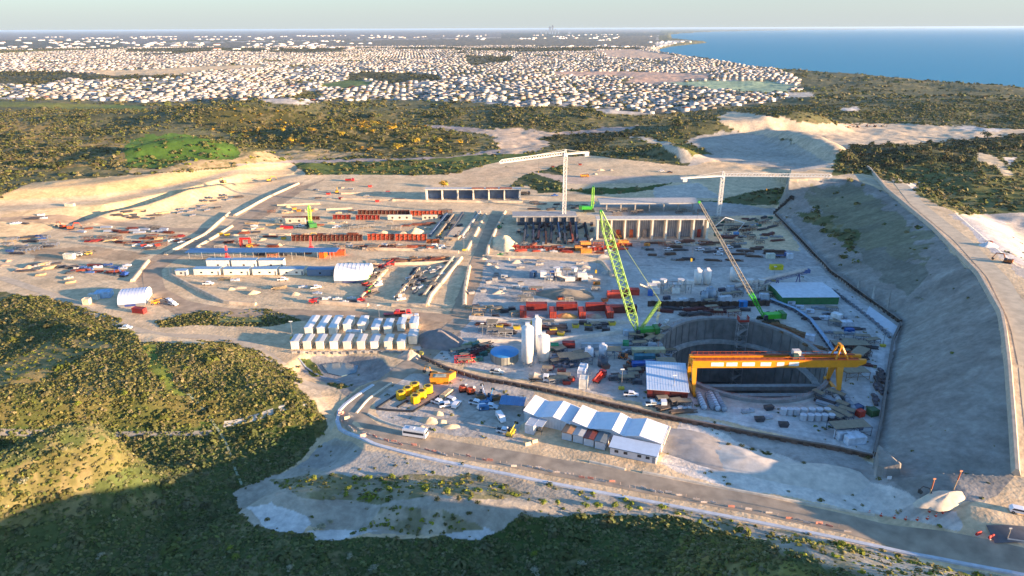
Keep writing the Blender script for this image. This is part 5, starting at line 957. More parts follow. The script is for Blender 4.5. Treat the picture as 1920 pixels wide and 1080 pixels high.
# yellow bins, trucks, cars in the front yard
for k, (u, v) in enumerate([(752,750),(765,742),(778,734),(779,757),(791,748),(803,739)]):
    g = G(u, v-3); e = thing('hopper_bin', 'yellow octagonal hopper bin, %s' % ['front of the left row','middle of the left row','back of the left row','front of the right row','middle of the right row','back of the right row'][k], 'bin', g, .6, 'yellow hopper bins')
    part(e, 'shell', MB().tube((0,0,.3),(0,0,2.6),1.75,None,8), M((232,182,14), .5, 0, .1)); part(e, 'rim', MB().tube((0,0,2.6),(0,0,2.75),1.85,1.4,8), M((240,196,40), .5)); part(e, 'painted_hole', MB().tube((0,0,2.72),(0,0,2.78),1.0,None,8), M((60,52,40), .9)); part(e, 'base_frame', MB().box(0,0,0,2.8,2.8,.3), M((140,110,30), .6))  # dark disc on top paints in the shade of the bin's hollow
for k, (pp, lb) in enumerate([([(706,767),(744,771),(776,772)],'dark steel channel along the front of the yellow bins'),([(706,766),(748,738)],'dark steel channel on the left of the yellow bins'),([(776,771),(838,735)],'dark steel channel on the right of the yellow bins'),([(745,764),(765,752)],'short dark steel channel between the yellow bins')]):
    strip('steel_channel', pp, .9, M((46,50,56), .7), thick=.4, taper=.9, kind=None, label=lb, category='channel')
ORB = (226,140,24)
g = G(825,716); place(r_skip(ORB,7,4,2.6,(170,176,160)), 'large_skip', 'large orange skip with pale load at the end of the sheet pile wall', 'skip', g, 0)
g = G(842,710); place(r_skip((236,150,30),5,2.6,2.4), 'large_skip', 'smaller orange skip behind the large loaded one', 'skip', g, .9)
g = G(812,704); place(r_exc((226,150,30),.7), 'excavator', 'small orange-yellow excavator behind the large skip', 'excavator', g, 2.6)
for (u, v, c, lb, rz) in [(868,733,(214,84,30),'left one of two orange mixer bowls by the wall',.2),(883,737,(232,90,30),'right one of two orange mixer bowls by the wall',.2)]:
    g = G(u, v); e = thing('mixer_bowl', lb, 'mixer', g, rz, None); part(e, 'bowl', MB().tube((0,0,.9),(0,0,2.0),1.6,1.2,12).tube((0,0,.3),(0,0,.9),.8,1.6,12), M(c, .5)); part(e, 'frame', MB().box(0,0,0,2.8,2.8,.3), M(BLK)); part(e, 'motor', MB().box(1.2,0,2.0,.8,.8,.7), M((220,220,214)))
CARS = [(822,757,'white utility truck at the left end of the parked group in the front yard',(236,236,236),'ute',-.5),(838,762,'white utility truck in front of the parked group in the front yard',(228,232,236),'ute',.3),(848,753,'silver car at the back of the parked group in the front yard',(200,204,210),'suv',-.6),(856,761,'white car at the right end of the parked group in the front yard',(236,236,236),'suv',1.2),
 (893,758,'white utility truck left of the blue machine in the front yard',(232,236,240),'ute',-.3),(906,764,'white car between two utility trucks behind the offices',(238,240,242),'suv',.9),(920,765,'pale blue-white utility truck near the blue shade roof',(214,226,236),'ute',-.2),(939,787,'white van parked alone left of the offices',(236,238,240),'van',-1.2),(946,811,'white utility truck with red load beside the road edge',(230,234,238),'ute',-.3),
 (932,700,'white utility truck driving on the track above the sheet pile wall',(224,222,210),'ute',-.2),(1183,742,'white utility truck left of the red-walled workshop',(236,236,238),'ute',-.1),(1224,760,'long white utility truck in front of the red-walled workshop',(226,236,236),'ute',.05),(1243,757,'white van in front of the red-walled workshop',(226,230,234),'van',1.5),(1170,710,'grey utility truck in the open yard left of the workshop',(150,150,152),'ute',-.4),
 (1912,962,'white car parked at the right edge of the pad',(240,240,240),'suv',-.4),(325,572,'white utility truck in front of the pale domed shelter',(236,236,232),'ute',-.5),(318,566,'silver car behind the white utility truck by the domed shelter',(190,196,206),'suv',-.5),(236,617,'pale blue utility truck on the service track at the scrub edge',(190,206,220),'ute',.1),(1240,322,'white utility truck on the sand below the grey-green mound',(236,236,236),'ute',0),(1256,324,'dark car beside the white truck below the grey-green mound',(80,60,60),'suv',0),(1040,368,'blue utility truck at the edge of the far green bank',(60,100,170),'ute',.2)]
for u, v, lb, c, kd, rz in CARS: g = G(u, v); place(r_car(c, kd), {'ute':'utility_truck','van':'van','suv':'car'}[kd], lb, {'ute':'utility truck','van':'van','suv':'car'}[kd], g, rz)
g = G(779,818); place(r_bus(), 'minibus', 'white minibus on the bend of the access road', 'bus', g, yaw(757,815,800,822))
for (u, v, lb, c) in [(919,750,'blue boom lift among the cars behind the offices',(54,130,180)),(905,742,'white telehandler beside the orange mixer bowls',(210,220,230)),(947,754,'brown and yellow loader beside the blue shade roof',(150,120,60)),(958,815,'yellow loader at the left corner of the offices',(214,190,60)),(1168,672,'orange telehandler in the yard behind the workshop',(226,120,30)),(1184,684,'red-brown loader left of the blue stacked frames',(160,74,40)),(1222,676,'yellow telehandler among the blue frames behind the workshop',(206,168,40)),(785,667,'olive loader below the gravel heap',(150,150,70))]:
    g = G(u, v); place(r_lift(c), 'telehandler' if 'tele' in lb else ('boom_lift' if 'lift' in lb else 'loader'), lb, 'loader', g, random.uniform(0,3))
for (u, v, rx, ry, h, lb) in [(806,790,3.4,2.2,1.8,'pale sand heap at the left end of the yard heaps'),(828,792,2.2,1.6,1.0,'low sand heap in the middle of the yard heaps'),(845,800,4.0,1.4,1.0,'long low sand heap beside the minibus'),(790,803,2.4,1.8,1.0,'small sand heap behind the minibus'),(822,776,1.8,1.6,1.2,'sand heap in front of the parked utility trucks')]: heap(u, v, rx, ry, h, (220,196,160), lb, group='yard sand heaps')
g = G(836,740); place(r_bundle(9,2.2,1.2,(232,204,160),3), 'timber_stack', 'long pale timber stack above the parked utility trucks', 'timber stack', g, yaw(825,748,846,732))
heap(1300,838,19,9,1.7,(176,168,158),'large grey-white sand heap right of the site offices', -.4); heap(1400,865,20,9,1.8,(222,210,192),'broad low white sand heap along the access road', -.35); heap(1530,893,22,8,1.6,(222,208,188),'long low white sand heap at the road, right of the broad one', -.35)  # first heap has its shade put into a greyer sand colour
heap(1775,937,9,3.5,2.4,(224,206,178),'bright sand heap between the orange posts and the cones', .35)
# posts, cones and signs
for (u, v, h, lean, lb) in [(1740,938,6.5,.04,'slim orange-banded marker post behind the bright sand heap'),(1788,918,5.6,.12,'leaning orange-banded marker post on the bright sand heap'),(1888,1012,3.2,0,'grey post at the corner of the asphalt patch')]:
    g = G(u, v); e = thing('marker_post', lb, 'post', g); pc = (196,110,70) if 'orange' in lb else (150,144,136); part(e, 'pole', MB().tube((0,0,0),(lean*h,0,h),.13,.11,6), M((206,170,130) if 'orange' in lb else (150,144,136))); part(e, 'band', MB().tube((lean*h*.55,0,h*.55),(lean*h*.95,0,h*.95),.17,.17,6), M(pc)); part(e, 'cap', MB().box(lean*h,0,h,.7,.2,.35), M((226,150,110) if 'orange' in lb else (170,170,170)))
for i, (u, v) in enumerate([(1630,962),(1652,967),(1677,971),(1698,974),(1720,975),(1739,973),(1755,968),(1768,962),(1743,960)]):
    g = G(u, v); e = thing('traffic_cone', 'orange traffic cone in the curved line by the road', 'cone', g, 0, 'traffic cones by the road'); part(e, 'cone', MB().tube((0,0,.05),(0,0,1.0),.28,.06,8), M((230,84,50))); part(e, 'base', MB().box(0,0,0,.7,.7,.06), M((200,70,44))); part(e, 'stripe', MB().tube((0,0,.45),(0,0,.65),.20,.155,8), M((236,232,226)))
for i, (u, v, lb) in enumerate([(1834,1003,'red and white water barrier left of the asphalt patch'),(1858,1009,'red water barrier at the corner of the asphalt patch'),(640,776,'pink water barrier on the inside of the road bend'),(651,785,'pale water barrier on the inside of the road bend'),(681,818,'pink and white water barrier below the road bend'),(1003,829,'tan crate at the front left of the site offices'),(990,834,'small tan crate on the road edge left of the site offices')]):
    g = G(u, v); e = thing('water_barrier' if 'barrier' in lb else 'crate', lb, 'barrier' if 'barrier' in lb else 'crate', g, .4); part(e, 'body', MB().box(0,0,0,1.8,.6,.95,0,1,.4), M((206,70,60) if 'red' in lb else (226,170,150) if 'pink' in lb else (222,200,160))); part(e, 'foot', MB().box(0,0,0,1.9,.8,.15), M((220,214,206)))
g = G(1666,903); e = thing('marker_board', 'small white board on a stake at the foot of the big batter', 'sign', g); part(e, 'board', MB().box(0,0,.8,1.2,.1,1.0), M((240,240,238))); part(e, 'stake', MB().bar((0,.1,0),(0,.1,1.6),.1), STEEL)
g = G(1750,934); place(r_exc((60,56,54),.55), 'excavator', 'small dark excavator half behind the bright sand heap', 'excavator', g, 2.4)
ap = [P(1850,998,9),P(1880,989,9),P(1925,990,9),P(1990,998,9),P(1990,1020,9),P(1925,1018,9),P(1880,1012,9)]
o = strip('asphalt', [(1856,1004),(1890,1003),(1930,1004),(1990,1008)], 5, M((104,102,102), .9), .35, step=.7)
bund([(1888,1013),(1925,1019),(1980,1028)], .8, .5, CB, 'low concrete edge strip in front of the asphalt patch')
# ---------------------------------------------------------------- concrete shells under construction
def shell_bldg(u0, u1, v, h, dep, bays, label, fin=1.6, back=(92,104,118), roof=True):
    a, b = P(u0, v), P(u1, v); L_ = b[0]-a[0]; e = thing('concrete_shell', label, 'building', (a[0], a[1], 0))
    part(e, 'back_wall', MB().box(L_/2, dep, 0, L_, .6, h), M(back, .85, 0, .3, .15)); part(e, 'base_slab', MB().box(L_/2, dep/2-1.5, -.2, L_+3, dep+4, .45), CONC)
    for k in range(bays+1): part(e, 'fin', MB().box(L_*k/bays, dep*.42, .25, .9 if k not in (0,bays) else 1.2, dep*.84, h-.25), M((232,220,198), .85, 0, .12))  # bright cream carries sunlight on the fin fronts in its colour
    if roof: part(e, 'roof_slab', MB().box(L_/2, dep*.45, h+.004, L_+2, dep*1.15, .7), M((206,198,186), .85, 0, .15))
    else: part(e, 'top_beam', MB().box(L_/2, .4, h-.6, L_, .6, .7), CONC)
    return e, L_
e, L_ = shell_bldg(1120,1325,450,12.5,6.5,8,'large concrete shell with eight tall open bays in the middle of the site', back=(184,188,194))
for k in range(8):
    q = MB()
    for j in range(5): q.box(L_*(k+.5)/8+(j-2)*1.3, 6.0, .3, .35, .4, 11.5)
    part(e, 'buttress', q, M((130,138,150), .85, 0, .2))
for k, c in ((1,(190,84,46)),(2,(190,90,50)),(7,(150,52,40)),(3,(150,140,130))): part(e, 'formwork_panel', MB().box(L_*(k+.55)/8, 4, .3, 2.2, .5, 5.0), M(c, .7, 0, .3))
e, L2 = shell_bldg(800,975,376,8.0,6,6,'far concrete shell with dark blue shade painted in its bays beyond the rusty walls',back=(92,116,150))  # blue back wall colour paints in the shade of the bays
for k, x in enumerate([.55,.7,.85]): part(e, 'formwork_panel', MB().box(L2*x, .3, 8.71, 9, 1.6, .9), M((140,84,66), .8, 0, .3))
g = G(1215,400); e = thing('concrete_deck', 'raised concrete deck behind the large concrete shell', 'building', (g.x-28, g.y+6, 0)); part(e, 'deck', MB().box(30,6,5.5,70,16,.8), M((190,186,178), .85, 0, .15))
for k in range(7): part(e, 'column', MB().box(k*10,0,0,.9,.9,5.5), CONC)
g = G(1010,425); e = thing('excavation_frame', 'grey steel and concrete frame beneath the taller tower crane', 'frame', (g.x, g.y, 0)); part(e, 'slab', MB().box(4,10,5.2,42,12,.8), M((164,164,162), .85, 0, .2)); part(e, 'back_wall', MB().box(6,4,0,40,.6,5.2), M((86,92,100), .85, 0, .3))
for k in range(8): part(e, 'column', MB().box(-14+k*5.4,3,0,.7,.9,5.2), CONC)
# long walls and trenches running away from the camera
def run_wall(u0, v0, u1, v1, h, t, c, label, name='trench_wall'):
    a, b = G(u0, v0), G(u1, v1); d = b-a; L = d.length; e = thing(name, label, 'wall', a, math.atan2(d.y, d.x)); n = max(3, int(L/3)); w1, w2 = MB(), MB()
    for k in range(n): w1.box(L*(k+.5)/n, 0, 0, L/n-.04, t, h)
    for k in range(n+1): w2.box(L*k/n, 0, 0, .3, t+.5, h*1.06)
    part(e, 'panel', w1, M(c, .8, 0, .25)); part(e, 'post', w2, M(tuple(int(q*.75) for q in c), .8)); part(e, 'footing', MB().box(L/2, 0, -.1, L, t+1.4, .3), CONC)
COLN = ['first','second','third','fourth','fifth','sixth','seventh','eighth','ninth','tenth']
for k, (u, c, nm) in enumerate([(982,(86,92,102),'dark grey'),(996,(70,80,100),'slate blue'),(1009,(84,52,60),'dark plum'),(1020,(92,60,48),'dark brown'),(1033,(60,66,80),'dark blue-grey'),(1046,(110,128,150),'pale blue'),(1059,(76,84,96),'grey'),(1070,(176,84,56),'orange-red'),(1082,(96,110,130),'blue-grey'),(1100,(52,56,64),'nearly black')]):
    run_wall(u+4*(k % 2), 458-(k % 3)*3, 965+(u-965)*.93+6, 424, 2.6, .8, c, nm+' trench wall under the taller tower crane, '+COLN[k]+' from left')
for k, (u0, v0, u1, v1, c, nm) in enumerate([(806,444,838,404,(96,120,150),'blue-grey'),(820,446,850,406,(196,176,150),'tan'),(836,448,868,402,(82,92,108),'slate'),(866,446,900,400,(214,206,192),'pale'),(744,560,786,506,(176,160,140),'tan-grey')]):
    run_wall(u0, v0, u1, v1, 1.8, 1.0, c, nm+' long wall in the trenches left of the haul road' if k < 4 else 'tan-grey long wall in the scrap yard')
for k, (u0, v0, u1, v1) in enumerate([(520,386,600,383),(640,364,760,362),(612,394,660,392),(505,441,545,441),(860,486,850,500)]):
    bund([(u0,v0),(u1,v1)], 2.2, 1.2, BD, ['low sand berm behind the pale block wall','low sand berm beyond the yellow excavator','short sand berm behind the far rusty row','short sand berm left of the near rusty row','short sand berm at the road junction'][k], 'bund')
# red and rusty formwork
def form_wall(u0, u1, v, h, c, label, dep=1.2, n=None, name='formwork_wall', vv=None):
    a, b = G(u0, v), G(u1, vv or v); L_ = (b-a).length; an = math.atan2(b.y-a.y, b.x-a.x); n = n or max(2, int(L_/2.6)); e = thing(name, label, 'formwork', a, an); b_ = MB(); r_ = MB(); p_ = MB()
    for k in range(n): b_.box(L_*(k+.5)/n, 0, .1, L_/n*.95, .25, h*random.uniform(.9,1.0))
    for k in range(n+1): r_.box(L_*k/n, -.3, 0, .22, .35, h); p_.bar((L_*k/n,-.4,h*.8),(L_*k/n,-dep-1,0),.12)
    for z in (.25,.55,.85): r_.box(L_/2,-.28,h*z,L_,.2,.18)
    part(e, 'panel', b_, M(c, .75, 0, .35)); part(e, 'waler', r_, M(tuple(int(q*.8) for q in c), .7, 0, .3)); part(e, 'prop', p_, M((150,130,110))); part(e, 'platform', MB().box(L_/2,.7,h-.9,L_,1.0,.12), M((160,120,90)))
RD, BR, OR_ = (164,52,34), (112,52,32), (196,78,40)
for a in [(530,600,412,2.4,BR,'brown formwork wall at the left end of the far rusty row'),(625,658,411,3.2,RD,'first bright red formwork wall of the far row'),(668,712,412,3.4,RD,'second red formwork wall of the far row'),(672,768,402,3.2,BR,'long brown formwork wall behind the far red row'),(770,830,404,3.4,OR_,'orange-red formwork wall at the right end of the far row'),
          (548,680,452,4.2,BR,'long dark brown formwork wall on the left of the near rusty row'),(690,740,450,4.0,OR_,'orange-red formwork wall in the middle of the near rusty row'),(742,800,451,4.2,OR_,'orange-red formwork wall on the right of the near rusty row'),(695,800,462,1.0,(150,90,66),'low rusty slab frame in front of the near rusty row'),(800,824,456,2.6,(170,90,40),'short orange formwork wall at the right tip of the near rusty row'),
          (960,1020,466,1.6,RD,'low red formwork strip left of the big concrete shell'),(1022,1090,470,1.8,(150,70,50),'red-brown formwork strip below the tower crane base'),(1105,1140,470,2.2,(186,50,36),'bright red formwork strip beside the green crane boom'),(1155,1185,462,2.0,(206,90,50),'orange-red formwork strip in front of the big concrete shell')]: form_wall(*a)
for (u, v, L_, c, lb) in [(545,418,20,(216,200,174),'long pale concrete block wall with round holes in the far row'),(750,412,16,(222,212,192),'pale precast wall lying before the far red row'),(806,412,10,(214,200,176),'short pale precast wall at the right end of the far row')]:
    g = G(u, v); e = thing('precast_wall', lb, 'wall', g); part(e, 'block', MB().box(0,0,0,L_,1.6,3.4), M(c, .85, 0, .15))
    for k in range(3): part(e, 'painted_hole', MB().tube(((k-1)*L_*.3,-.82,1.6),((k-1)*L_*.3,-.78,1.6),.8,None,10), M((84,76,66)))  # dark discs paint in the shade of round holes
# the red container frames by the grey yard
for k, (u, v) in enumerate([(981,596),(1037,598),(1092,598),(1144,597)]):
    g = G(u, v); place(r_container(6.2,2.9,3.4,(166,60,42)), 'red_container', 'orange-red container standing end-on, %s of four' % ['leftmost','second from the left','third from the left','rightmost'][k], 'container', (g.x,g.y+3,g.z), -math.pi/2, 'end-on red containers')
for k, (u, v) in enumerate([(1006,583),(1063,583),(1118,584),(1165,588)]):
    g = G(u, v); place(r_container(9.5 if k < 3 else 14,2.5,3.4,(142,46,38) if k < 3 else (100,36,34)), 'red_container', ['dark red container lying behind the first gap between the end-on containers','dark red container lying behind the sand bay','dark red container lying behind the third gap','long maroon container lying beneath the green crane boom'][k], 'container', (g.x,g.y+1.5,g.z))
for k, (u, v, c, lb) in enumerate([(1160,556,(110,40,36),'maroon container stacked behind the lime green boom'),(1184,552,(196,60,40),'bright red container right of the lime green boom'),(1152,558,(206,80,60),'orange-red container left of the lime green boom')]):
    g = G(u, v); place(r_container(7,2.8,3.0,c), 'red_container', lb, 'container', g)
heap(1063,594,5.5,2.6,2.2,(232,178,104),'bright yellow sand heap between the red containers'); heap(1010,594,4.5,2.2,1.2,(160,156,150),'grey sand heap in the first gap between the red containers'); heap(1116,594,5,2.4,1.6,(176,162,140),'grey-tan sand heap in the third gap between the red containers'); heap(1060,553,14,9,3.0,(150,138,118),'broad brown sand heap in the middle of the grey yard')
# the white plant in the grey yard and the plant behind the shaft
def plant(u, v, label, seed, n=7, s=1.0):
    R = random.Random(seed); g = G(u, v); e = thing('crushing_plant', label, 'plant', g)
    for k in range(n): x, y = R.uniform(-11,11)*s, R.uniform(-3,5)*s; part(e, 'housing', MB().box(x,y,R.choice([.3,2.6]),R.uniform(2.6,5),R.uniform(2,3.2),R.uniform(2.0,3.4)), M(R.choice([(232,226,216),(222,216,208),(206,206,204)]), .6, 0, .15))
    for k in range(3): x = R.uniform(-10,8)*s; part(e, 'conveyor', MB().box(0,0,0,.1,.1,.1).tube((x,-2*s,1),(x+R.uniform(4,9)*R.choice([-1,1]),R.uniform(-6,4),R.uniform(4,6)),.55,None,4), M((196,186,170)))
    f_ = MB()
    for k in range(8): x = -10*s+k*2.8*s; f_.bar((x,-2,0),(x,-2,4.6),.2); f_.bar((x,2.5,0),(x,2.5,4.6),.2)
    f_.bar((-10*s,-2,4.6),(10*s,-2,4.6),.22); f_.bar((-10*s,2.5,4.6),(10*s,2.5,4.6),.22); part(e, 'frame', f_, M((150,146,140)))
    for k in range(2): x = (-4+9*k)*s; part(e, 'hopper', MB().tube((x,1,2.6),(x,1,6.4),.6,1.8,8), M((226,220,212)))
plant(1058,525,'tangle of white crushing plant on the mound in the grey yard',5,10,1.0); plant(1258,548,'cluster of white mixing plant boxes left of the bright silos',8,11,.95); plant(1415,548,'grey mixing plant under the inclined conveyor',12,5,.6)
g0, g1 = G(1378,548), Vector((*P(1512,509,9), 9)); e = thing('conveyor', 'long inclined conveyor rising to the right behind the brown boom', 'conveyor', g0); d = g1-g0; part(e, 'truss', MB().lattice((0,0,2.2), d, 1.6, 1.6, 2.4, .2), M((96,96,130), .5)); part(e, 'belt_cover', MB().tube((0,0,3.2), d+Vector((0,0,1.0)), 1.0, None, 6), M((206,190,176), .6))
for k in (.35,.6,.9): q = d*k; part(e, 'trestle', MB().bar((q.x-1.8,q.y,-q.z*0),(q.x,q.y,q.z),.35).bar((q.x+1.8,q.y,0),(q.x,q.y,q.z),.35), M((84,76,128), .5))
part(e, 'head_box', MB().box(d.x,d.y,d.z-.6,3.0,2.2,1.8), M((64,92,140)))
g = G(1060,560)
heap(755,441,7,4,2.6,(226,200,160),'pale sand heap behind the right half of the near rusty row',name='sand_heap'); heap(779,439,7,5,4.4,(228,202,160),'tallest pale sand heap behind the near rusty row'); heap(718,438,5,3.5,2.2,(224,198,160),'small pale sand heap in the middle behind the near rusty row')
heap(945,457,9,14,5.0,(232,212,170),'large cream sand pile right of the central haul road'); heap(672,398,16,6,2.6,(206,180,146),'long low sand mound behind the far rusty row'); heap(1128,482,6,3,1.6,(206,190,168),'pale gravel heap beside the lime green boom')
e = single('slab_stack', MB().box(0,0,0,9,24,1.6), M((216,190,156), .85, 0, .15), 'long tan slab lying between the trenches left of the central haul road', 'slab', G(856,440), -.2)
# fleet of machines by kind
K = [
 ('exc',(226,84,30),118,428,'orange excavator among the piles at the left edge',2.8),('exc',(226,90,40),134,430,'second orange excavator right of the first at the left edge',.4),('exc',(206,150,60),420,343,'tan excavator on the bench at the foot of the tan slope',2.5),
 ('exc',(40,80,160),232,518,'blue excavator in the left yard beside the haul road bend',2.9),('exc',(214,160,30),632,362,'yellow excavator on the sand beyond the rusty rows',1.8),('exc',(220,170,30),505,340,'yellow loader-excavator by the far left road',.5),
 ('exc',(150,84,20),1888,494,'orange-brown excavator on the pad beyond the ridge road',2.3),('exc',(170,110,50),1592,240,'brown excavator on the pale pad near the coast scrub',.3),('exc',(120,70,50),1608,239,'dark excavator right of the brown one on the pale pad',2.0),('exc',(130,80,50),1625,238,'red-brown excavator in the middle of the row on the pale pad',1.0),('exc',(150,90,50),1640,238,'tan excavator fourth in the row on the pale pad',2.6),('exc',(70,64,60),1655,238,'black excavator at the right end of the row on the pale pad',.2),
 ('exc',(200,170,60),578,449,'yellow excavator at the left end of the near rusty row',.2),('exc',(60,50,44),856,448,'dark excavator with long arm in the trenches by the slab',1.2),('exc',(216,120,40),1162,447,'orange excavator at the foot of the big concrete shell',1.4),
 ('lift',(214,170,30),468,464,'yellow loader under the red gantry in the middle yard',.3),('lift',(214,214,208),148,480,'white loader beside the cream cabin in the left yard',.1),('lift',(222,190,90),166,478,'yellow loader right of the white one in the left yard',.2),('lift',(236,160,40),292,570,'orange loader in front of the pale domed shelter',.5),
 ('lift',(60,130,70),936,428,'green loader beside the cream sand pile',1.0),('lift',(90,170,90),938,482,'green loader at the corner of the grey yard bund',0),('lift',(150,230,40),688,530,'bright lime machine beside the white domed shelter',1.3),('lift',(120,206,60),690,548,'green machine on the dark trench edge below the lime one',1.1),
 ('lift',(206,40,40),587,568,'small red machine on the road below the cabin yard',.2),('lift',(206,50,50),677,566,'red machine at the near end of the dark trench',.4),('lift',(206,60,60),729,498,'pink-red machine above the dark scrap yard',.9),('lift',(226,190,60),1440,594,'small yellow machine beneath the green crane foot',.2),
 ('truck',((236,70,50),(200,60,50),'tip'),755,592,'orange-red tipper truck on the haul road above the cabins',.05),('truck',((200,50,60),(190,60,70),'flat'),735,592,'red flatbed truck left of the orange-red tipper',.05),('truck',((226,226,226),(190,190,190),'tank'),770,600,'white tank truck on the haul road above the cabins',.1),('truck',((180,50,50),(206,60,40),'crane'),1124,712,'red truck crane beside the white batching hopper',1.0),
 ('truck',((230,230,230),(206,190,170),'mixer'),1010,714,'white concrete mixer truck in front of the silos',-.2),('truck',((206,206,206),(120,120,126),'flat'),1375,604,'grey flatbed truck behind the shaft',.1),('truck',((206,40,40),(150,40,40),'tip'),656,340,'red tipper truck on the far haul road',.1),('truck',((120,60,50),(150,70,50),'tip'),1560,300,'brown tipper truck on the far sand dune',.3),
 ('truck',((214,140,40),(226,150,40),'tip'),1096,332,'orange dump truck on the pale road left of the lower tower crane',.1),('truck',((70,60,56),(90,80,70),'tip'),985,365,'dark tipper truck by the far shell',.1),('truck',((60,100,160),(40,70,120),'flat'),1465,482,'dark blue flatbed truck at the foot of the weedy batter',0),
 ('gen',(44,110,190),1038,519,'bright blue generator behind the white crushing plant',.2),('gen',(90,120,150),1000,519,'blue-grey generator at the dark back of the grey yard',1.0),('gen',(50,110,190),1219,553,'blue tank unit left of the white mixing plant',1.4),('gen',(40,130,200),1392,575,'small bright blue unit on the long dark steel wall',0),
 ('cont',((30,140,96),3.0,2.6,2.6),1040,656,'bright green container right of the silos',0),('cont',((36,150,100),3.0,2.4,2.6),1173,651,'bright green container at the middle of the pipe racks',1.4),('cont',((110,36,40),5,2.4,2.4),1066,651,'dark maroon container behind the blue stack',0),('cont',((226,206,20),6.5,2.6,2.6),1455,505,'bright yellow container near the foot of the weedy batter',0),
 ('cont',((222,224,206),4.5,2.4,2.8),1444,484,'cream container left of the dark blue truck',0),('cont',((230,230,232),3.2,2.6,2.8),1480,484,'white container right of the dark blue truck',0),('cont',((236,110,30),6.0,2.8,3.2),607,481,'bright orange container in front of the near rusty row',1.45),('cont',((216,100,50),8.5,2.6,3.0),633,478,'long orange-brown container right of the bright orange one',0),
 ('cont',((150,40,36),6,2.4,2.4),262,586,'red container in front of the pale domed shelter',-.25),('cont',((196,40,44),8,2.4,1.6),538,428,'low red container beside the green crane on the far row',0),('cont',((210,200,180),6,2.4,2.6),132,388,'cream hut on the dark terrace at the left edge',0),
 ('cont',((240,240,240),4.0,3.0,4.2),1567,604,'white cabin tank at the right of the floor below the green hall',-.9),('cont',((226,232,240),4.6,3.0,2.6),1586,612,'white-blue container right of the white cabin tank',0),('cont',((210,216,226),3.6,2.8,2.4),1518,637,'white hut on the right rim of the shaft',-.5),('cont',((240,236,226),5.4,2.4,2.2),1513,672,'long white hut behind the gantry girder',0),
 ('cont',((226,232,242),4.4,3,3.2),1565,676,'white box cabin beside the gantry tower frame',0),('cont',((44,100,170),3.4,2.2,1.8),1592,623,'blue container on the right of the floor',0),('cont',((206,60,40),2.4,2,2.2),1612,780,'red container right of the segment stacks',.4),('cont',((50,100,60),3.0,2.6,2.4),1635,778,'dark green container by the sheet pile wall',.3),('cont',((60,90,130),3.2,2.4,2.0),1607,770,'blue-grey container behind the small red one',.4),
 ('cont',((230,232,236),6.4,2.8,3.4),1092,703,'white batching container left of the dark-mouthed hopper',1.3),('cont',((226,222,210),3.6,3.0,3.8),1094,725,'white dark-mouthed hopper container in the front of the yard',1.4),('cont',((44,96,180),9,2.5,2.6),1207,690,'blue container behind the workshop',.05),('cont',((200,196,160),13,2.6,2.6),1215,664,'long cream container roof behind the workshop',0),('cont',((44,120,140),8,2.4,2.6),1208,676,'teal container between the cream and the blue ones',0),
 ('cont',((214,216,210),5,2.4,2.6),178,560,'white container beside the left scrub edge track',-.2),('cont',((236,216,180),3,2.4,2.8),164,570,'small cream hut by the left scrub edge',0),('cont',((230,226,206),5.5,2.6,3.0),131,485,'cream cabin standing alone in the left yard',0),('cont',((160,196,226),7,5,3),196,556,'pale blue roofed cabin by the left scrub edge',.2),('cont',((196,206,216),5,2.6,2.4),1180,628,'pale blue-grey container right of the long beige wall',0)]
for it in K:
    kd, c, u, v, lb, rz = it; g = G(u, v)
    if kd == 'exc': place(r_exc(c, .95), 'excavator', lb, 'excavator', g, rz)
    elif kd == 'lift': place(r_lift(c), 'loader', lb, 'loader', g, rz)
    elif kd == 'truck': place(r_truck(*c), 'truck', lb, 'truck', g, rz)
    elif kd == 'gen': place(r_gen(c, 3.8, 2.4, 3.0), 'generator', lb, 'generator', g, rz)
    else: place(r_container(c[1], c[2], c[3], c[0]), 'shipping_container', lb, 'container', g, rz)
# red lattice sections, pipes, segments
for k, (u, v, L_, c, rz, lb) in enumerate([(872,678,8,(206,60,60),.1,'bright red lattice boom section left of the blue-roofed tank'),(893,668,13,(110,40,40),.75,'dark red lattice boom section slanting beside the blue-roofed tank'),(905,656,10,(80,44,44),.7,'maroon lattice boom section behind the slanting one')]):
    g = G(u, v); e = thing('lattice_section', lb, 'crane part', g, rz); part(e, 'chords', MB().lattice((-L_/2,0,1.1),(L_/2,0,1.1),2.0,2.0,1.6,.24), M(c, .5)); part(e, 'bearer', MB().box(-L_*.3,0,-.1,.3,2.4,.25).box(L_*.3,0,-.1,.3,2.4,.25), M((150,126,92)))
for k, (u0, v0, u1, v1, c, lb) in enumerate([(1308,742,1320,770,(200,208,220),'pale vent tube left of the pair beside the shaft'),(1331,742,1346,772,(206,216,228),'pale vent tube in the middle beside the shaft'),(1341,742,1358,774,(150,160,172),'grey vent tube right of the pair beside the shaft'),(1326,744,1336,770,(150,156,166),'short grey vent tube between the pale ones'),(1560,735,1588,785,(176,180,186),'long grey tube lying right of the segment stacks'),(1572,733,1604,778,(150,156,164),'second long grey tube at the gantry leg')]):
    a, b = G(u0, v0), G(u1, v1); e = thing('vent_tube', lb, 'tube', a); d = b-a; part(e, 'tube', MB().tube((0,0,1.1),(d.x,d.y,1.1),.95,None,14), M(c, .4), True); part(e, 'saddle', MB().box(d.x*.2,d.y*.2,0,1.6,.5,.6).box(d.x*.8,d.y*.8,0,1.6,.5,.6), M((90,90,92))); rg = MB()
    for q in np.linspace(.05,.95,7): rg.tube((d.x*(q-.01),d.y*(q-.01),1.1),(d.x*(q+.01),d.y*(q+.01),1.1),1.02,None,14)
    part(e, 'ring', rg, M((120,126,134), .5))
i = 0
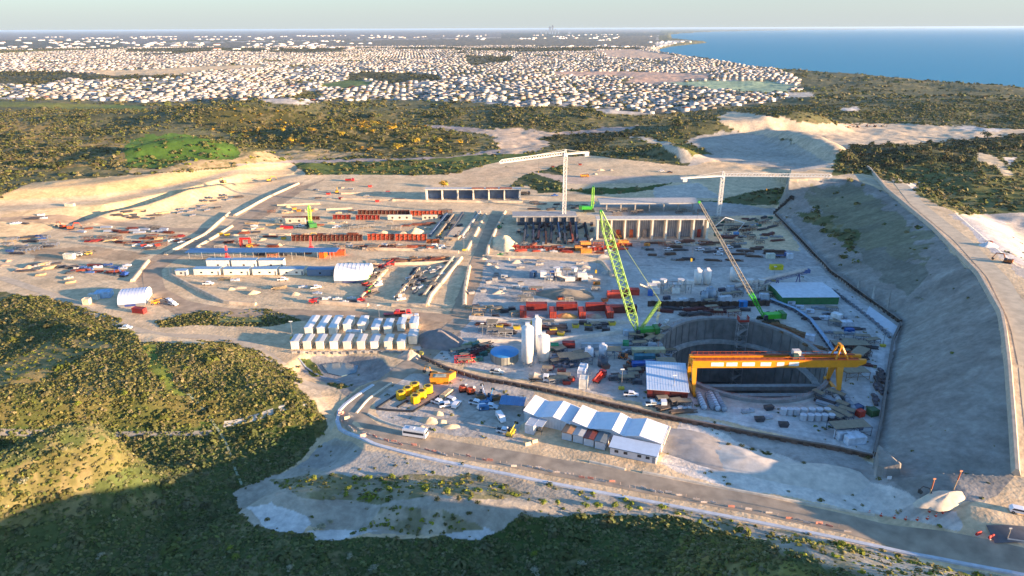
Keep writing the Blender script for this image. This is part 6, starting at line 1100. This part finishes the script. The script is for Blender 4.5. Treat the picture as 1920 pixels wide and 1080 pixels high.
for row, (us, v) in enumerate([([1468,1480,1492,1506,1521,1535,1550],777),([1505,1519,1532,1545,1558],788)]):
    for u in us:
        g = G(u, v); e = thing('ring_segment', 'round pale concrete segment stack in the %s row beside the shaft' % ['back','front'][row], 'segment stack', g, 0, '%s row of round segment stacks' % ['back','front'][row])
        part(e, 'drum', MB().tube((0,0,.15),(0,0,2.2),1.05,None,14), M((196,198,202), .7, 0, .12)); part(e, 'lid', MB().tube((0,0,2.2),(0,0,2.35),1.12,.9,14), M((216,220,226), .6)); part(e, 'bearer', MB().box(0,0,0,2.0,.3,.15), M((120,104,80)))
for k in range(7):
    for j, vb in enumerate((648, 655)):
        g = G(1100+k*20, vb); place(r_pipes(4.6, 4, .28, [(176,190,196),(150,160,166)][j]), 'pipe_rack', 'grey pipe stack in the %s row behind the tanks' % ['back','front'][j], 'pipe stack', g, 0, '%s row of pipe stacks' % ['back','front'][j])
for k, (u, v, lb) in enumerate([(1128,440,0),]): pass
for (u, v, L_, rz, c, lb) in [(1590,812,12,.12,(52,60,70),'dark steel frame with blue unit at the front corner of the floor'),(1592,657,14,.0,(90,50,46),'dark maroon steel tangle right of the shaft'),(1610,672,9,.8,(80,66,60),'brown steel frame behind the gantry cantilever'),(1600,708,9,.1,(126,96,60),'brown steel frame right of the gantry legs'),(1085,682,9,.3,(66,80,104),'dark blue stack of frames right of the silos'),(1060,680,6,.2,(70,84,110),'dark blue frame stack behind the white mixer truck'),(1380,430,16,.0,(50,60,80),'dark blue steel frame right of the big concrete shell'),(1405,428,9,.5,(70,130,190),'bright blue steel frame right of the big concrete shell'),(1150,668,6,0,(80,100,120),'grey-blue frame in the yard behind the workshop'),(1248,690,7,0,(60,66,70),'dark frame between the workshop and the gantry leg')]:
    g = G(u, v); place(r_frame(L_, 5, 3.2, c), 'scaffold', lb, 'steel scaffold', g, rz)
a, b = G(1345,430), G(1385,424); e = thing('concrete_boom', 'white folded boom of a concrete pump right of the big concrete shell', 'boom', G(1368,440)); part(e, 'arm', MB().bar((-10,0,5),(-4,0,11),.35).bar((-4,0,11),(9,2,7),.35).bar((9,2,7),(4,0,1.5),.3), M((226,226,222), .5)); part(e, 'base', MB().box(4,0,0,3,2.4,1.6), M((80,140,190)))
e = thing('red_gantry', 'small red portal gantry in the middle yard', 'gantry', G(461,462)); part(e, 'beam', MB().box(0,0,4.4,6,1.2,1.0), M((216,40,30), .5))
for x in (-2.6,2.6): part(e, 'leg', MB().box(x,-1.2,0,.6,.5,4.4).box(x,1.2,0,.6,.5,4.4), M((206,40,30), .5))
for (u, v, c, lb) in [(426,485,(220,50,44),'red mast with triangular foot behind the back cabins'),(583,466,(206,60,60),'pink-red mast in front of the near rusty row')]:
    e = thing('drill_mast', lb, 'mast', G(u, v)); part(e, 'mast', MB().lattice((0,0,1.5),(.3,0,7.5),1.0,.6,1.2,.18), M(c, .5)); part(e, 'base', MB().box(0,0,0,3.4,2.2,1.5,0,.5,.8), M(c, .5))
# ---------------------------------------------------------------- the smaller goods lying about, zone by zone
RUSTY, DK, BLU, TAN, GRY, WHI = (120,60,40), (70,68,72), (66,98,156), (196,170,130), (150,150,150), (222,220,214)
def zone(poly, items, n, where, seed, yw=0.0, jit=.25):
    R = random.Random(seed); pl = np.array(poly, float); lo, hi = pl.min(0), pl.max(0); k = 0; t = 0; used = []
    while k < n and t < n*60:
        t += 1; u, v = R.uniform(lo[0], hi[0]), R.uniform(lo[1], hi[1])
        if not inside(np.array([u]), np.array([v]), pl)[0] or any(abs(u-a) < 7 and abs(v-b) < 3.4 for a, b in used): continue
        used.append((u, v)); k += 1; kd, c, nm = items[R.randrange(len(items))]; g = G(u, v); rz = yw+R.uniform(-jit, jit); lb = '%s %s' % (nm, where); gr = nm+'s '+where; s_ = R.randrange(3)
        if kd == 'bun': place(r_bundle([5,7,9][s_], 2.2, [.9,1.4,1.0][s_], c, s_), 'steel_bundle' if c in (RUSTY,DK) else 'timber_stack', lb, 'bundle', g, rz, gr)
        elif kd == 'pip': place(r_pipes([5,6,7][s_], 4, .3, c), 'pipe_stack', lb, 'pipe stack', g, rz, gr)
        elif kd == 'cont': place(r_container([4.2,6.1,6.1][s_], 2.4, 2.6, c), 'shipping_container', lb, 'container', g, rz, gr)
        elif kd == 'skip': place(r_skip(c), 'skip_bin', lb, 'skip', g, rz, gr)
        elif kd == 'gen': place(r_gen(c), 'generator', lb, 'generator', g, rz, gr)
        elif kd == 'frame': place(r_frame([4,5,6][s_], 2.6, 2.0, c), 'scaffold', lb, 'scaffold', g, rz, gr)
        elif kd == 'car': place(r_car(c, 'ute'), 'utility_truck', lb, 'utility truck', g, rz, gr)
        elif kd == 'heap': heap(u, v, R.uniform(2,4.5), R.uniform(1.5,2.8), R.uniform(.7,1.8), c, lb, rz, group=gr)
        elif kd == 'pallet':
            def f(): 
                b = MB()
                for q in range(3): b.box((q-1)*1.5,0,.14,1.35,1.2,.8+.3*((q+s_)%2))
                return [('load', b.mesh('load', M(c, .7, 0, .2)), None), ('pallet', MB().box(0,0,0,4.6,1.3,.14).mesh('pallet', M((160,136,100))), None)]
            place(kit(('pal', c, s_), f), 'pallet_row', lb, 'pallets', g, rz, gr)
zone([(5,452),(60,440),(108,452),(95,468),(20,478)], [('pallet',BLU,'blue pallet row'),('frame',(90,110,140),'blue-grey frame'),('bun',DK,'dark steel bundle')], 22, 'at the left edge of the yard', 1, .1)
zone([(140,426),(325,430),(325,438),(140,436)], [('bun',RUSTY,'rusty steel bundle'),('frame',DK,'dark frame'),('pip',(150,160,176),'grey pipe stack')], 16, 'in the upper row of the left yard', 2, .05)
zone([(160,444),(360,442),(330,462),(165,456)], [('bun',RUSTY,'rusty steel bundle'),('bun',(140,40,44),'dark red steel bundle'),('bun',TAN,'pale timber stack'),('frame',(96,60,50),'brown frame')], 22, 'in the lower row of the left yard', 3, .1)
zone([(245,462),(360,444),(368,448),(300,472)], [('bun',DK,'dark steel bundle'),('skip',(190,60,50),'red skip'),('pallet',WHI,'white pallet row')], 10, 'beside the left haul road bund', 4, .5)
zone([(60,500),(130,486),(170,505),(140,535),(70,515)], [('bun',TAN,'pale timber stack'),('bun',DK,'dark steel bundle'),('pallet',GRY,'grey pallet row')], 12, 'near the scrub edge of the left yard', 5, .55)
zone([(150,498),(240,494),(235,515),(150,512)], [('pallet',(206,212,222),'pale blue-white pallet row'),('bun',(150,70,50),'rusty steel bundle'),('pallet',BLU,'blue pallet row')], 14, 'on the pale patch of the left yard', 6, .05)
zone([(205,392),(330,392),(360,412),(230,414)], [('bun',TAN,'pale timber stack'),('bun',DK,'dark steel bundle'),('heap',(214,176,120),'small orange sand heap'),('skip',DK,'dark skip')], 14, 'below the tan slope', 7, .5)
zone([(330,360),(440,345),(470,370),(420,395)], [('bun',DK,'dark steel bundle'),('car',(80,90,100),'dark utility truck')], 6, 'on the bare sand under the tan slope', 8, .5)
zone([(330,395),(430,372),(440,380),(350,412)], [('pallet',(90,100,120),'dark pallet row'),('bun',DK,'dark steel bundle')], 9, 'left of the far haul road', 9, .7)
zone([(390,445),(450,432),(540,440),(530,470),(400,465)], [('bun',DK,'dark steel bundle'),('bun',RUSTY,'rusty steel bundle'),('heap',(222,190,150),'small sand heap'),('skip',(206,170,40),'yellow skip'),('frame',GRY,'grey frame')], 18, 'in the middle yard', 10, .2)
zone([(470,418),(530,405),(560,428),(480,436)], [('heap',(220,186,142),'small sand heap'),('bun',TAN,'pale timber stack'),('pallet',WHI,'white pallet row')], 9, 'left of the green crane', 11, .1)
zone([(480,396),(560,385),(650,392),(540,402)], [('heap',(214,180,136),'small sand heap'),('skip',(214,150,40),'orange skip')], 7, 'behind the far rusty row', 12, .1)
zone([(560,350),(780,350),(760,378),(600,382)], [('bun',DK,'dark steel bundle'),('pallet',(120,130,140),'grey pallet row'),('skip',(200,50,40),'red skip'),('heap',(216,184,146),'small sand heap')], 16, 'on the sand beyond the rusty rows', 13, .05)
zone([(480,470),(600,468),(600,482),(480,484)], [('bun',(170,90,60),'orange-brown steel bundle'),('bun',DK,'dark steel bundle'),('frame',(200,120,80),'orange frame'),('pallet',GRY,'grey pallet row')], 14, 'behind the long canopy roof', 14, .05)
zone([(600,452),(800,462),(860,462),(840,472),(620,468)], [('heap',(216,196,166),'small pale heap'),('skip',GRY,'grey skip'),('pallet',WHI,'white pallet row')], 13, 'in front of the near rusty row', 15, .1)
zone([(720,485),(845,482),(840,494),(725,497)], [('bun',(150,110,76),'brown timber stack'),('bun',RUSTY,'rusty steel bundle'),('pallet',(160,130,100),'brown pallet row')], 18, 'in the brown row below the straight bund', 16, .05)
zone([(775,505),(840,500),(808,550),(740,565)], [('bun',DK,'dark steel bundle'),('frame',(110,112,116),'grey frame'),('pallet',(100,104,110),'dark pallet row'),('skip',GRY,'grey skip'),('pallet',WHI,'white pallet row')], 34, 'in the scrap yard left of the narrow trench', 17, .9, .6)
zone([(695,500),(745,495),(720,520),(700,550),(684,560),(680,525)], [('bun',DK,'dark steel bundle'),('frame',(150,140,130),'grey-brown frame'),('skip',(200,60,50),'red skip'),('pallet',WHI,'white pallet row')], 22, 'right of the white domed shelter', 18, 1.0, .5)
zone([(370,525),(560,522),(640,545),(560,560),(420,555)], [('heap',(222,196,158),'small sand heap'),('bun',TAN,'pale timber stack'),('pallet',(200,206,214),'pale pallet row'),('car',(236,236,236),'white utility truck')], 13, 'in the cabin yard', 19, .2)
zone([(608,560),(668,560),(668,570),(612,570)], [('bun',DK,'dark steel bundle'),('pallet',WHI,'white pallet row')], 5, 'at the near bund of the shelter yard', 20, .05)
zone([(830,405),(880,398),(860,440),(840,462),(812,455)], [('bun',DK,'dark steel bundle'),('frame',(90,96,104),'dark frame'),('skip',(214,170,50),'yellow skip')], 14, 'in the trenches left of the haul road', 21, 1.2)
zone([(975,425),(1115,415),(1115,460),(975,462)], [('bun',DK,'dark steel bundle'),('frame',(84,92,106),'dark blue frame'),('bun',RUSTY,'rusty steel bundle'),('frame',(150,64,44),'rusty red frame'),('pallet',(150,156,160),'grey pallet row')], 40, 'under the taller tower crane', 22, 1.4, .4)
zone([(990,380),(1110,382),(1110,398),(1000,398)], [('pallet',(170,160,146),'tan pallet row'),('bun',DK,'dark steel bundle'),('frame',GRY,'grey frame')], 12, 'between the far shell and the small green crane', 23, .1)
zone([(960,462),(1180,458),(1190,478),(960,476)], [('bun',(176,64,44),'red steel bundle'),('bun',RUSTY,'rusty steel bundle'),('pallet',WHI,'white pallet row'),('cont',(226,150,60),'orange container')], 22, 'along the red strip of formwork', 24, .03)
zone([(1200,455),(1340,455),(1440,470),(1440,490),(1200,488)], [('bun',DK,'dark steel bundle'),('bun',(100,72,56),'brown steel bundle'),('pallet',GRY,'grey pallet row'),('car',(226,226,228),'white utility truck')], 30, 'before the big concrete shell', 25, .05)
zone([(1335,410),(1450,408),(1470,440),(1400,452),(1340,446)], [('bun',DK,'dark steel bundle'),('frame',(70,80,104),'dark blue frame'),('bun',(104,48,44),'maroon steel bundle'),('skip',(40,100,80),'green skip'),('frame',RUSTY,'rusty frame')], 34, 'right of the big concrete shell', 26, .3, .5)
zone([(1380,462),(1470,466),(1460,482),(1380,478)], [('bun',(92,66,54),'dark brown steel bundle')], 10, 'in the long brown rows near the batter', 27, .02, .05)
zone([(1120,396),(1330,396),(1330,404),(1120,404)], [('pallet',(160,150,140),'tan pallet row'),('frame',(96,84,80),'brown frame')], 12, 'on top edge behind the big concrete shell', 28, .05)
zone([(890,500),(1000,505),(980,560),(880,560)], [('heap',(200,186,164),'small pale heap'),('skip',GRY,'grey skip'),('gen',(206,206,200),'white generator'),('pallet',(96,108,120),'dark pallet row')], 12, 'on the left half of the grey yard', 29, .1)
zone([(1090,510),(1140,510),(1130,560),(1080,545)], [('heap',(196,186,170),'small pale heap'),('gen',(214,130,50),'orange generator'),('gen',(214,214,210),'white generator')], 7, 'on the right half of the grey yard', 30, .2)
zone([(880,575),(970,578),(970,596),(882,594)], [('pallet',TAN,'tan pallet row'),('gen',DK,'dark generator'),('frame',(200,170,130),'tan frame'),('bun',TAN,'pale timber stack')], 12, 'left of the end-on red containers', 31, .1)
zone([(900,608),(1180,608),(1170,624),(1000,634),(900,634)], [('bun',(110,66,54),'brown steel bundle'),('bun',DK,'dark steel bundle'),('frame',(150,154,160),'pale grey frame'),('gen',DK,'dark generator'),('skip',(206,180,50),'yellow skip')], 34, 'below the long beige wall', 32, .02)
zone([(1200,560),(1350,545),(1450,545),(1440,570),(1210,572)], [('gen',(60,70,90),'dark blue generator'),('cont',(206,212,218),'white container'),('skip',GRY,'grey skip'),('frame',DK,'dark frame')], 22, 'in front of the white mixing plant', 33, .05)
zone([(1230,578),(1420,578),(1400,592),(1250,592)], [('bun',(100,44,44),'maroon steel bundle'),('bun',DK,'dark steel bundle'),('frame',(120,60,50),'red-brown frame')], 15, 'between the steel wall and the shaft', 34, .02)
zone([(1230,590),(1262,600),(1250,640),(1215,650),(1222,610)], [('frame',(110,110,112),'grey frame'),('bun',(120,70,60),'brown steel bundle'),('pallet',WHI,'white pallet row')], 12, 'on the left rim of the shaft', 35, .9)
zone([(1440,603),(1500,625),(1540,665),(1500,640),(1450,615)], [('bun',(134,98,60),'tan timber stack'),('pallet',(140,100,64),'brown pallet row')], 8, 'along the right back rim of the shaft', 36, -.6)
zone([(1480,570),(1560,572),(1620,640),(1600,650),(1540,620)], [('frame',(120,124,130),'grey frame'),('gen',(206,214,226),'pale blue generator'),('pallet',(150,160,170),'grey pallet row'),('bun',DK,'dark steel bundle')], 24, 'below the green-walled hall', 37, -.1)
zone([(1560,640),(1640,640),(1625,680),(1590,700),(1570,690)], [('bun',(96,50,46),'maroon steel bundle'),('bun',DK,'dark steel bundle'),('frame',(90,70,64),'brown frame')], 20, 'right of the shaft behind the gantry cantilever', 38, .2, .6)
zone([(1648,690),(1662,690),(1650,760),(1636,760)], [('bun',(84,72,70),'dark brown steel bundle'),('pallet',(90,84,90),'dark pallet row')], 9, 'along the wall at the foot of the big batter', 39, 1.4)
zone([(1530,740),(1575,735),(1600,785),(1560,792)], [('frame',(90,96,104),'dark frame'),('pip',(160,166,172),'grey pipe stack'),('bun',DK,'dark steel bundle')], 16, 'around the gantry leg', 40, -.9)
zone([(1360,772),(1460,765),(1470,800),(1400,800)], [('pallet',(176,182,190),'pale pallet row'),('skip',DK,'dark skip')], 5, 'in front of the shaft', 41, .1)
zone([(1240,752),(1300,752),(1300,776),(1245,772)], [('frame',(96,92,90),'dark frame'),('bun',(110,96,84),'brown steel bundle'),('pallet',(190,196,200),'pale pallet row')], 10, 'between the workshop and the vent tubes', 42, .1)
zone([(1030,655),(1120,662),(1075,690),(1040,690)], [('frame',(66,78,98),'dark blue frame'),('pallet',(110,120,136),'grey-blue pallet row'),('gen',(90,104,124),'grey-blue generator')], 15, 'right of the white silos', 43, .3)
zone([(1000,690),(1070,695),(1090,725),(1040,718)], [('gen',(216,210,202),'white generator'),('skip',(170,60,46),'red skip'),('frame',(130,134,140),'grey frame')], 9, 'in front of the white silos', 44, .1)
zone([(1130,690),(1205,690),(1200,735),(1140,730)], [('gen',(90,96,104),'dark generator'),('pallet',(200,204,208),'pale pallet row'),('skip',(120,80,70),'brown skip'),('frame',(100,106,112),'grey frame')], 11, 'in the open yard behind the site offices', 45, .2)
zone([(845,645),(915,640),(925,660),(880,690),(850,672)], [('frame',(64,70,74),'dark frame'),('pallet',(150,160,110),'green-grey pallet row'),('gen',(50,110,100),'dark green generator'),('bun',DK,'dark steel bundle')], 16, 'left of the blue-roofed tank', 46, .4)
zone([(1570,795),(1635,800),(1632,845),(1560,828)], [('gen',(60,110,170),'blue generator'),('cont',(214,222,230),'white container'),('cont',(90,104,124),'slate container')], 6, 'at the front corner of the working floor', 47, .1)
zone([(895,745),(960,750),(950,775),(900,775)], [('gen',(60,120,170),'blue generator'),('skip',(150,110,70),'brown skip')], 4, 'between the cars and the blue shade roof', 48, .3)
zone([(0,482),(60,486),(100,520),(40,512),(0,505)], [('heap',(196,160,130),'small brown sand heap'),('bun',DK,'dark steel bundle')], 7, 'at the lower left end of the yard', 49, .3)
zone([(20,415),(110,398),(90,412),(30,424)], [('bun',DK,'dark steel bundle'),('pallet',(196,204,216),'pale pallet row')], 7, 'on the dark terrace at the far left', 50, .1)
zone([(1780,440),(1910,450),(1920,490),(1880,480)], [('heap',(196,170,140),'brown sand heap'),('skip',(140,60,50),'red-brown skip')], 5, 'on the pad beyond the ridge road', 51, .1)
zone([(1000,300),(1180,310),(1200,340),(1000,335)], [('skip',(150,60,50),'red-brown skip'),('heap',(210,186,156),'low sand heap')], 6, 'on the pale flats behind the tower cranes', 52, .1)
zone([(500,398),(840,396),(840,402),(500,400)], [('frame',(120,70,50),'rusty frame'),('pallet',(190,170,140),'tan pallet row')], 12, 'on the top edge of the far rusty row', 61, .03)
zone([(520,418),(830,418),(830,430),(520,430)], [('pallet',(200,186,160),'cream pallet row'),('bun',(150,90,66),'rust-brown steel bundle'),('frame',GRY,'grey frame'),('car',(236,236,236),'white utility truck')], 20, 'between the two rusty rows', 62, .05)
zone([(560,440),(680,440),(680,446),(560,446)], [('bun',(134,74,50),'rusty steel bundle'),('pallet',(180,160,136),'tan pallet row')], 8, 'behind the near rusty row', 63, .03)
zone([(630,462),(850,460),(860,466),(640,470)], [('frame',(150,120,100),'brown frame'),('bun',(170,90,60),'orange-brown steel bundle'),('gen',(214,214,210),'white generator')], 14, 'on the strip below the near rusty row', 64, .05)
zone([(1120,452),(1330,452),(1330,462),(1120,462)], [('frame',(190,100,60),'orange frame'),('pallet',(190,184,172),'pale pallet row'),('bun',(110,70,60),'brown steel bundle'),('gen',(220,140,50),'orange generator')], 20, 'along the foot of the big concrete shell', 65, .04)
zone([(900,486),(1120,492),(1100,506),(910,504)], [('heap',(204,186,160),'small tan heap'),('pallet',(150,150,150),'grey pallet row'),('gen',(110,130,160),'blue-grey generator')], 12, 'along the back of the grey yard', 66, .05)
zone([(985,545),(1140,545),(1150,572),(975,570)], [('heap',(176,160,134),'small brown heap'),('skip',(206,100,50),'orange skip'),('pallet',(196,190,180),'pale pallet row'),('frame',GRY,'grey frame')], 12, 'on the slope of the grey yard mound', 67, .1)
zone([(1150,625),(1215,640),(1260,665),(1240,690),(1170,660)], [('pip',(150,160,170),'grey pipe stack'),('frame',(70,80,96),'dark frame'),('bun',(90,96,104),'grey steel bundle'),('pallet',(200,206,210),'pale pallet row')], 20, 'left of the shaft beside the cream container', 68, .05)
zone([(1350,440),(1470,440),(1480,455),(1360,460)], [('bun',(104,56,48),'maroon steel bundle'),('frame',(84,76,80),'dark frame'),('pallet',(160,160,160),'grey pallet row')], 16, 'in front of the dark blue steel frame', 69, .1)
heap(1852,462,5,4,2.4,(226,222,214),'white sand heap on the pad beyond the ridge road')
# slender lights round the yards
for k, (u, v, lb) in enumerate([(549,636,'light mast left of the cream cabins'),(905,640,'light mast above the red lattice sections'),(1262,742,'light mast between the workshop and the gantry leg'),(712,604,'light mast on the road above the cabins'),(1450,528,'light mast beside the inclined conveyor'),(1655,650,'light mast at the foot of the big batter'),(1165,730,'light mast in the open yard behind the offices'),(870,470,'light mast by the central haul road')]):
    g = G(u, v); e = thing('light_mast', lb, 'light mast', g); part(e, 'pole', MB().tube((0,0,.8),(0,0,8),.12,.08,6), STEEL); part(e, 'trailer', MB().box(0,0,.2,2.0,1.2,.8), M((214,190,60))); part(e, 'lamp', MB().box(0,0,7.8,1.4,.3,.4), M((210,214,216)))
# far towers of the distant city
for k, (u, w_, h_) in enumerate([(1015,14,30),(1024,16,60),(1031,20,110),(1036,16,130),(1041,14,75),(1047,16,40),(1068,30,25)]):
    x, y = P(u, 55.2, -8); s_ = y/17000.0
    while y > 17000: x, y = x*.9, y*.9
    single('city_tower', MB().box(0,0,-12,w_*2.2,w_*2.2,h_*1.3+12).box(0,0,h_*1.3+.01,w_,w_,10), M((120,136,156)), ['low slab','grey block','tall tower','tallest tower','shorter tower','low block','wide low block'][k]+' of the hazy city on the horizon', 'tower', (x, y, 0))

# every look-alike gets a label of its own, by its place among its neighbours
ORD = 'first second third fourth fifth sixth seventh eighth ninth tenth eleventh twelfth thirteenth fourteenth fifteenth sixteenth seventeenth eighteenth nineteenth twentieth'.split()
sets = {}
for o in COL.objects:
    if o.parent is None and 'label' in o and 'category' in o: sets.setdefault(o['label'], []).append(o)
for lb, os_ in sets.items():
    n = len(os_)
    if n < 2: continue
    q = [(float(project(*o.location)[0]), float(project(*o.location)[1]), o) for o in os_]; bands = 1 if n <= 14 else 2 if n <= 24 else 3; q.sort(key=lambda t: -t[1]); sz = -(-n//bands)
    for b in range(bands):
        row = sorted(q[b*sz:(b+1)*sz], key=lambda t: t[0])
        for i, (_, _, o) in enumerate(row):
            pos = 'leftmost' if i == 0 else 'rightmost' if i == len(row)-1 else (ORD[i]+' from left' if i < 20 else None)
            if pos is None: continue
            t = lb+', '+(pos if bands == 1 else pos+(' of the nearer ones' if b == 0 else ' of the farther ones' if b == bands-1 else ' of the middle ones'))
            if len(t.replace('-', ' ').split()) > 16: t = lb+', '+pos+('' if bands == 1 else ', nearer' if b == 0 else ', farther' if b == bands-1 else ', middle')
            if len(t.split()) <= 16: o['label'] = t
